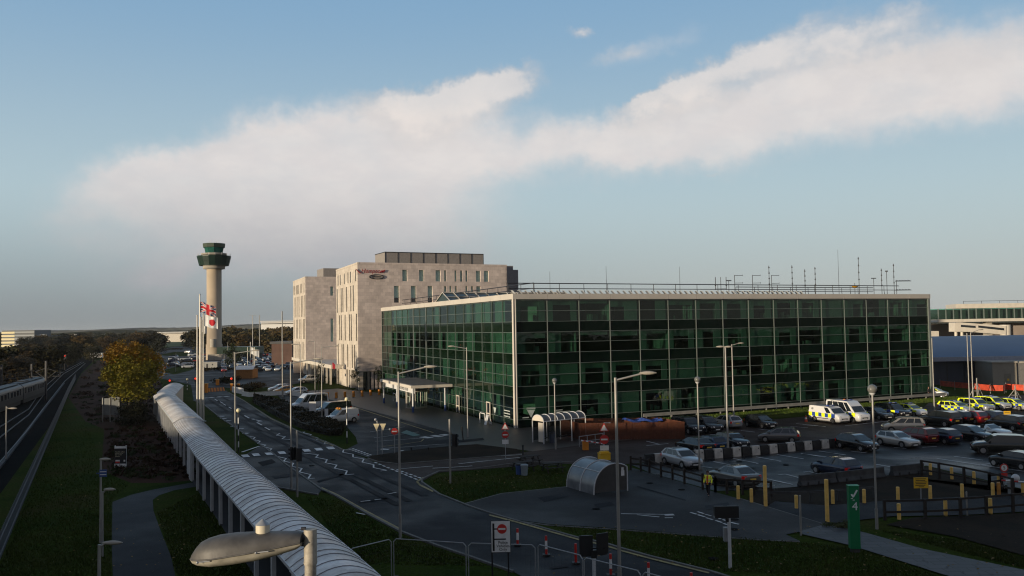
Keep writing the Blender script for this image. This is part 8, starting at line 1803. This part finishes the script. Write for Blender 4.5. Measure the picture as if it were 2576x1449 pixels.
hard = total([(1110, 250, -14, 190, 48, 105, 1.0), (1260, 185, -18, 75, 36, 70, .6), (940, 240, -5, 70, 26, 60, .5), (1830, 175, -24, 300, 42, 75, .85), (2170, 80, -14, 190, 42, 80, .7), (2480, 110, -3, 250, 55, 90, .55), (1455, 72, 15, 44, 19, 22, .65), (1590, 130, -15, 130, 24, 30, .42), (555, 560, 0, 46, 28, 34, .5), (1790, 433, -5, 40, 5, 6, .5), (1620, 262, -20, 110, 12, 26, .5), (700, 335, -16, 120, 22, 40, .35), (520, 375, -22, 90, 20, 36, .35)])
texn = nz(16, 7, .6, (1, 1, 4), (1, 1, 1.6)); tex = mth('MULTIPLY', mth('SUBTRACT', texn, .5), .8)
inner = mth('ADD', .62, mth('MULTIPLY', nz(9, 5, .55, (3, 3, 8), (1, 1, 2.0)), .76))
dsoft = mth('MULTIPLY', mth('MINIMUM', mth('MULTIPLY', inner, .97), 1.0), sstep(mth('ADD', soft, mth('MULTIPLY', tex, .6)), .14, .98)); dhard = mth('MULTIPLY', sstep(mth('ADD', hard, tex), .20, .90), .82)
elt = el0
# clear sky: Nishita, tinted towards the photograph's blue and hazy towards the horizon
base = mixc(1.0, sky.outputs[0], (SKY_T), 'MULTIPLY') if 'SKY_T' in globals() else sky.outputs[0]
S = 1 / STR
g_hi = mixc(sstep(elt, 5, 23), (.49 * S, .62 * S, .67 * S), (.235 * S, .415 * S, .62 * S))
rgt = sstep(az0, -30, 28)
low = mixc(rgt, (.26 * S, .29 * S, .31 * S), (.47 * S, .50 * S, .49 * S))
clear = mixc(sstep(elt, -1, 9.5), low, g_hi)
clear = mixc(.10, clear, base)
ccol = mixc(sstep(mth('ADD', dhard, mth('MULTIPLY', tex, .7)), .25, 1.1), (.60 * S, .58 * S, .58 * S), (.86 * S, .785 * S, .735 * S))
scol = mixc(sstep(elt, 1.5, 11), (.39 * S, .40 * S, .42 * S), (.75 * S, .715 * S, .70 * S))
shade = nz(21, 8, .64, (8, 1, 2), (1, 1, 1.9)); scol = mixc(sstep(shade, .36, .66), mixc(1.0, scol, (.94, .945, .96), 'MULTIPLY'), scol)
c1 = mixc(dsoft, clear, scol); c2 = mixc(mth('MULTIPLY', dhard, .95), c1, ccol)
# overhead and behind the viewpoint the sky is deeper and clouded over
zen = mixc(sstep(elt, 26, 55), c2, mixc(.35, (.145 * S, .19 * S, .265 * S), base))
bk_ = sstep(mth('ABSOLUTE', az0), 45, 100); fin = mixc(bk_, zen, mixc(sstep(elt, 0, 40), (.36 * S, .33 * S, .31 * S), (.17 * S, .21 * S, .29 * S)))
L.new(fin, bg.inputs[0])
sd = bpy.data.lights.new('sun', 'SUN'); sd.energy = 4.8; sd.angle = R(.53); sd.color = (1.0, .83, .60); so = bpy.data.objects.new('sun', sd); col.objects.link(so)
toward = Vector((SUN_AZ.x * math.cos(SUN_EL), SUN_AZ.y * math.cos(SUN_EL), math.sin(SUN_EL))); so.rotation_euler = toward.to_track_quat('Z', 'Y').to_euler()
cd = bpy.data.cameras.new('camera'); cd.sensor_width = 36; cd.lens = F / 2576 * 36; cd.clip_start = .5; cd.clip_end = 20000; co = bpy.data.objects.new('camera', cd); col.objects.link(co)
co.matrix_world = Matrix(((_r.x, _u.x, -_f.x, EYE.x), (_r.y, _u.y, -_f.y, EYE.y), (_r.z, _u.z, -_f.z, EYE.z), (0, 0, 0, 1))); scene.camera = co
scene.view_settings.view_transform = 'Standard'; scene.view_settings.look = 'None'; scene.view_settings.exposure = 0; scene.view_settings.gamma = 1; scene.view_settings.use_curve_mapping = False
scene.render.engine = 'CYCLES'; cy = scene.cycles; cy.use_denoising = True
try: cy.denoiser = 'OPENIMAGEDENOISE'; cy.denoising_input_passes = 'RGB_ALBEDO_NORMAL'
except Exception: pass
cy.filter_width = 1.15; cy.max_bounces = 8; cy.transparent_max_bounces = 16; cy.diffuse_bounces = 3; cy.glossy_bounces = 4; cy.caustics_reflective = False; cy.caustics_refractive = False; cy.sample_clamp_indirect = 4
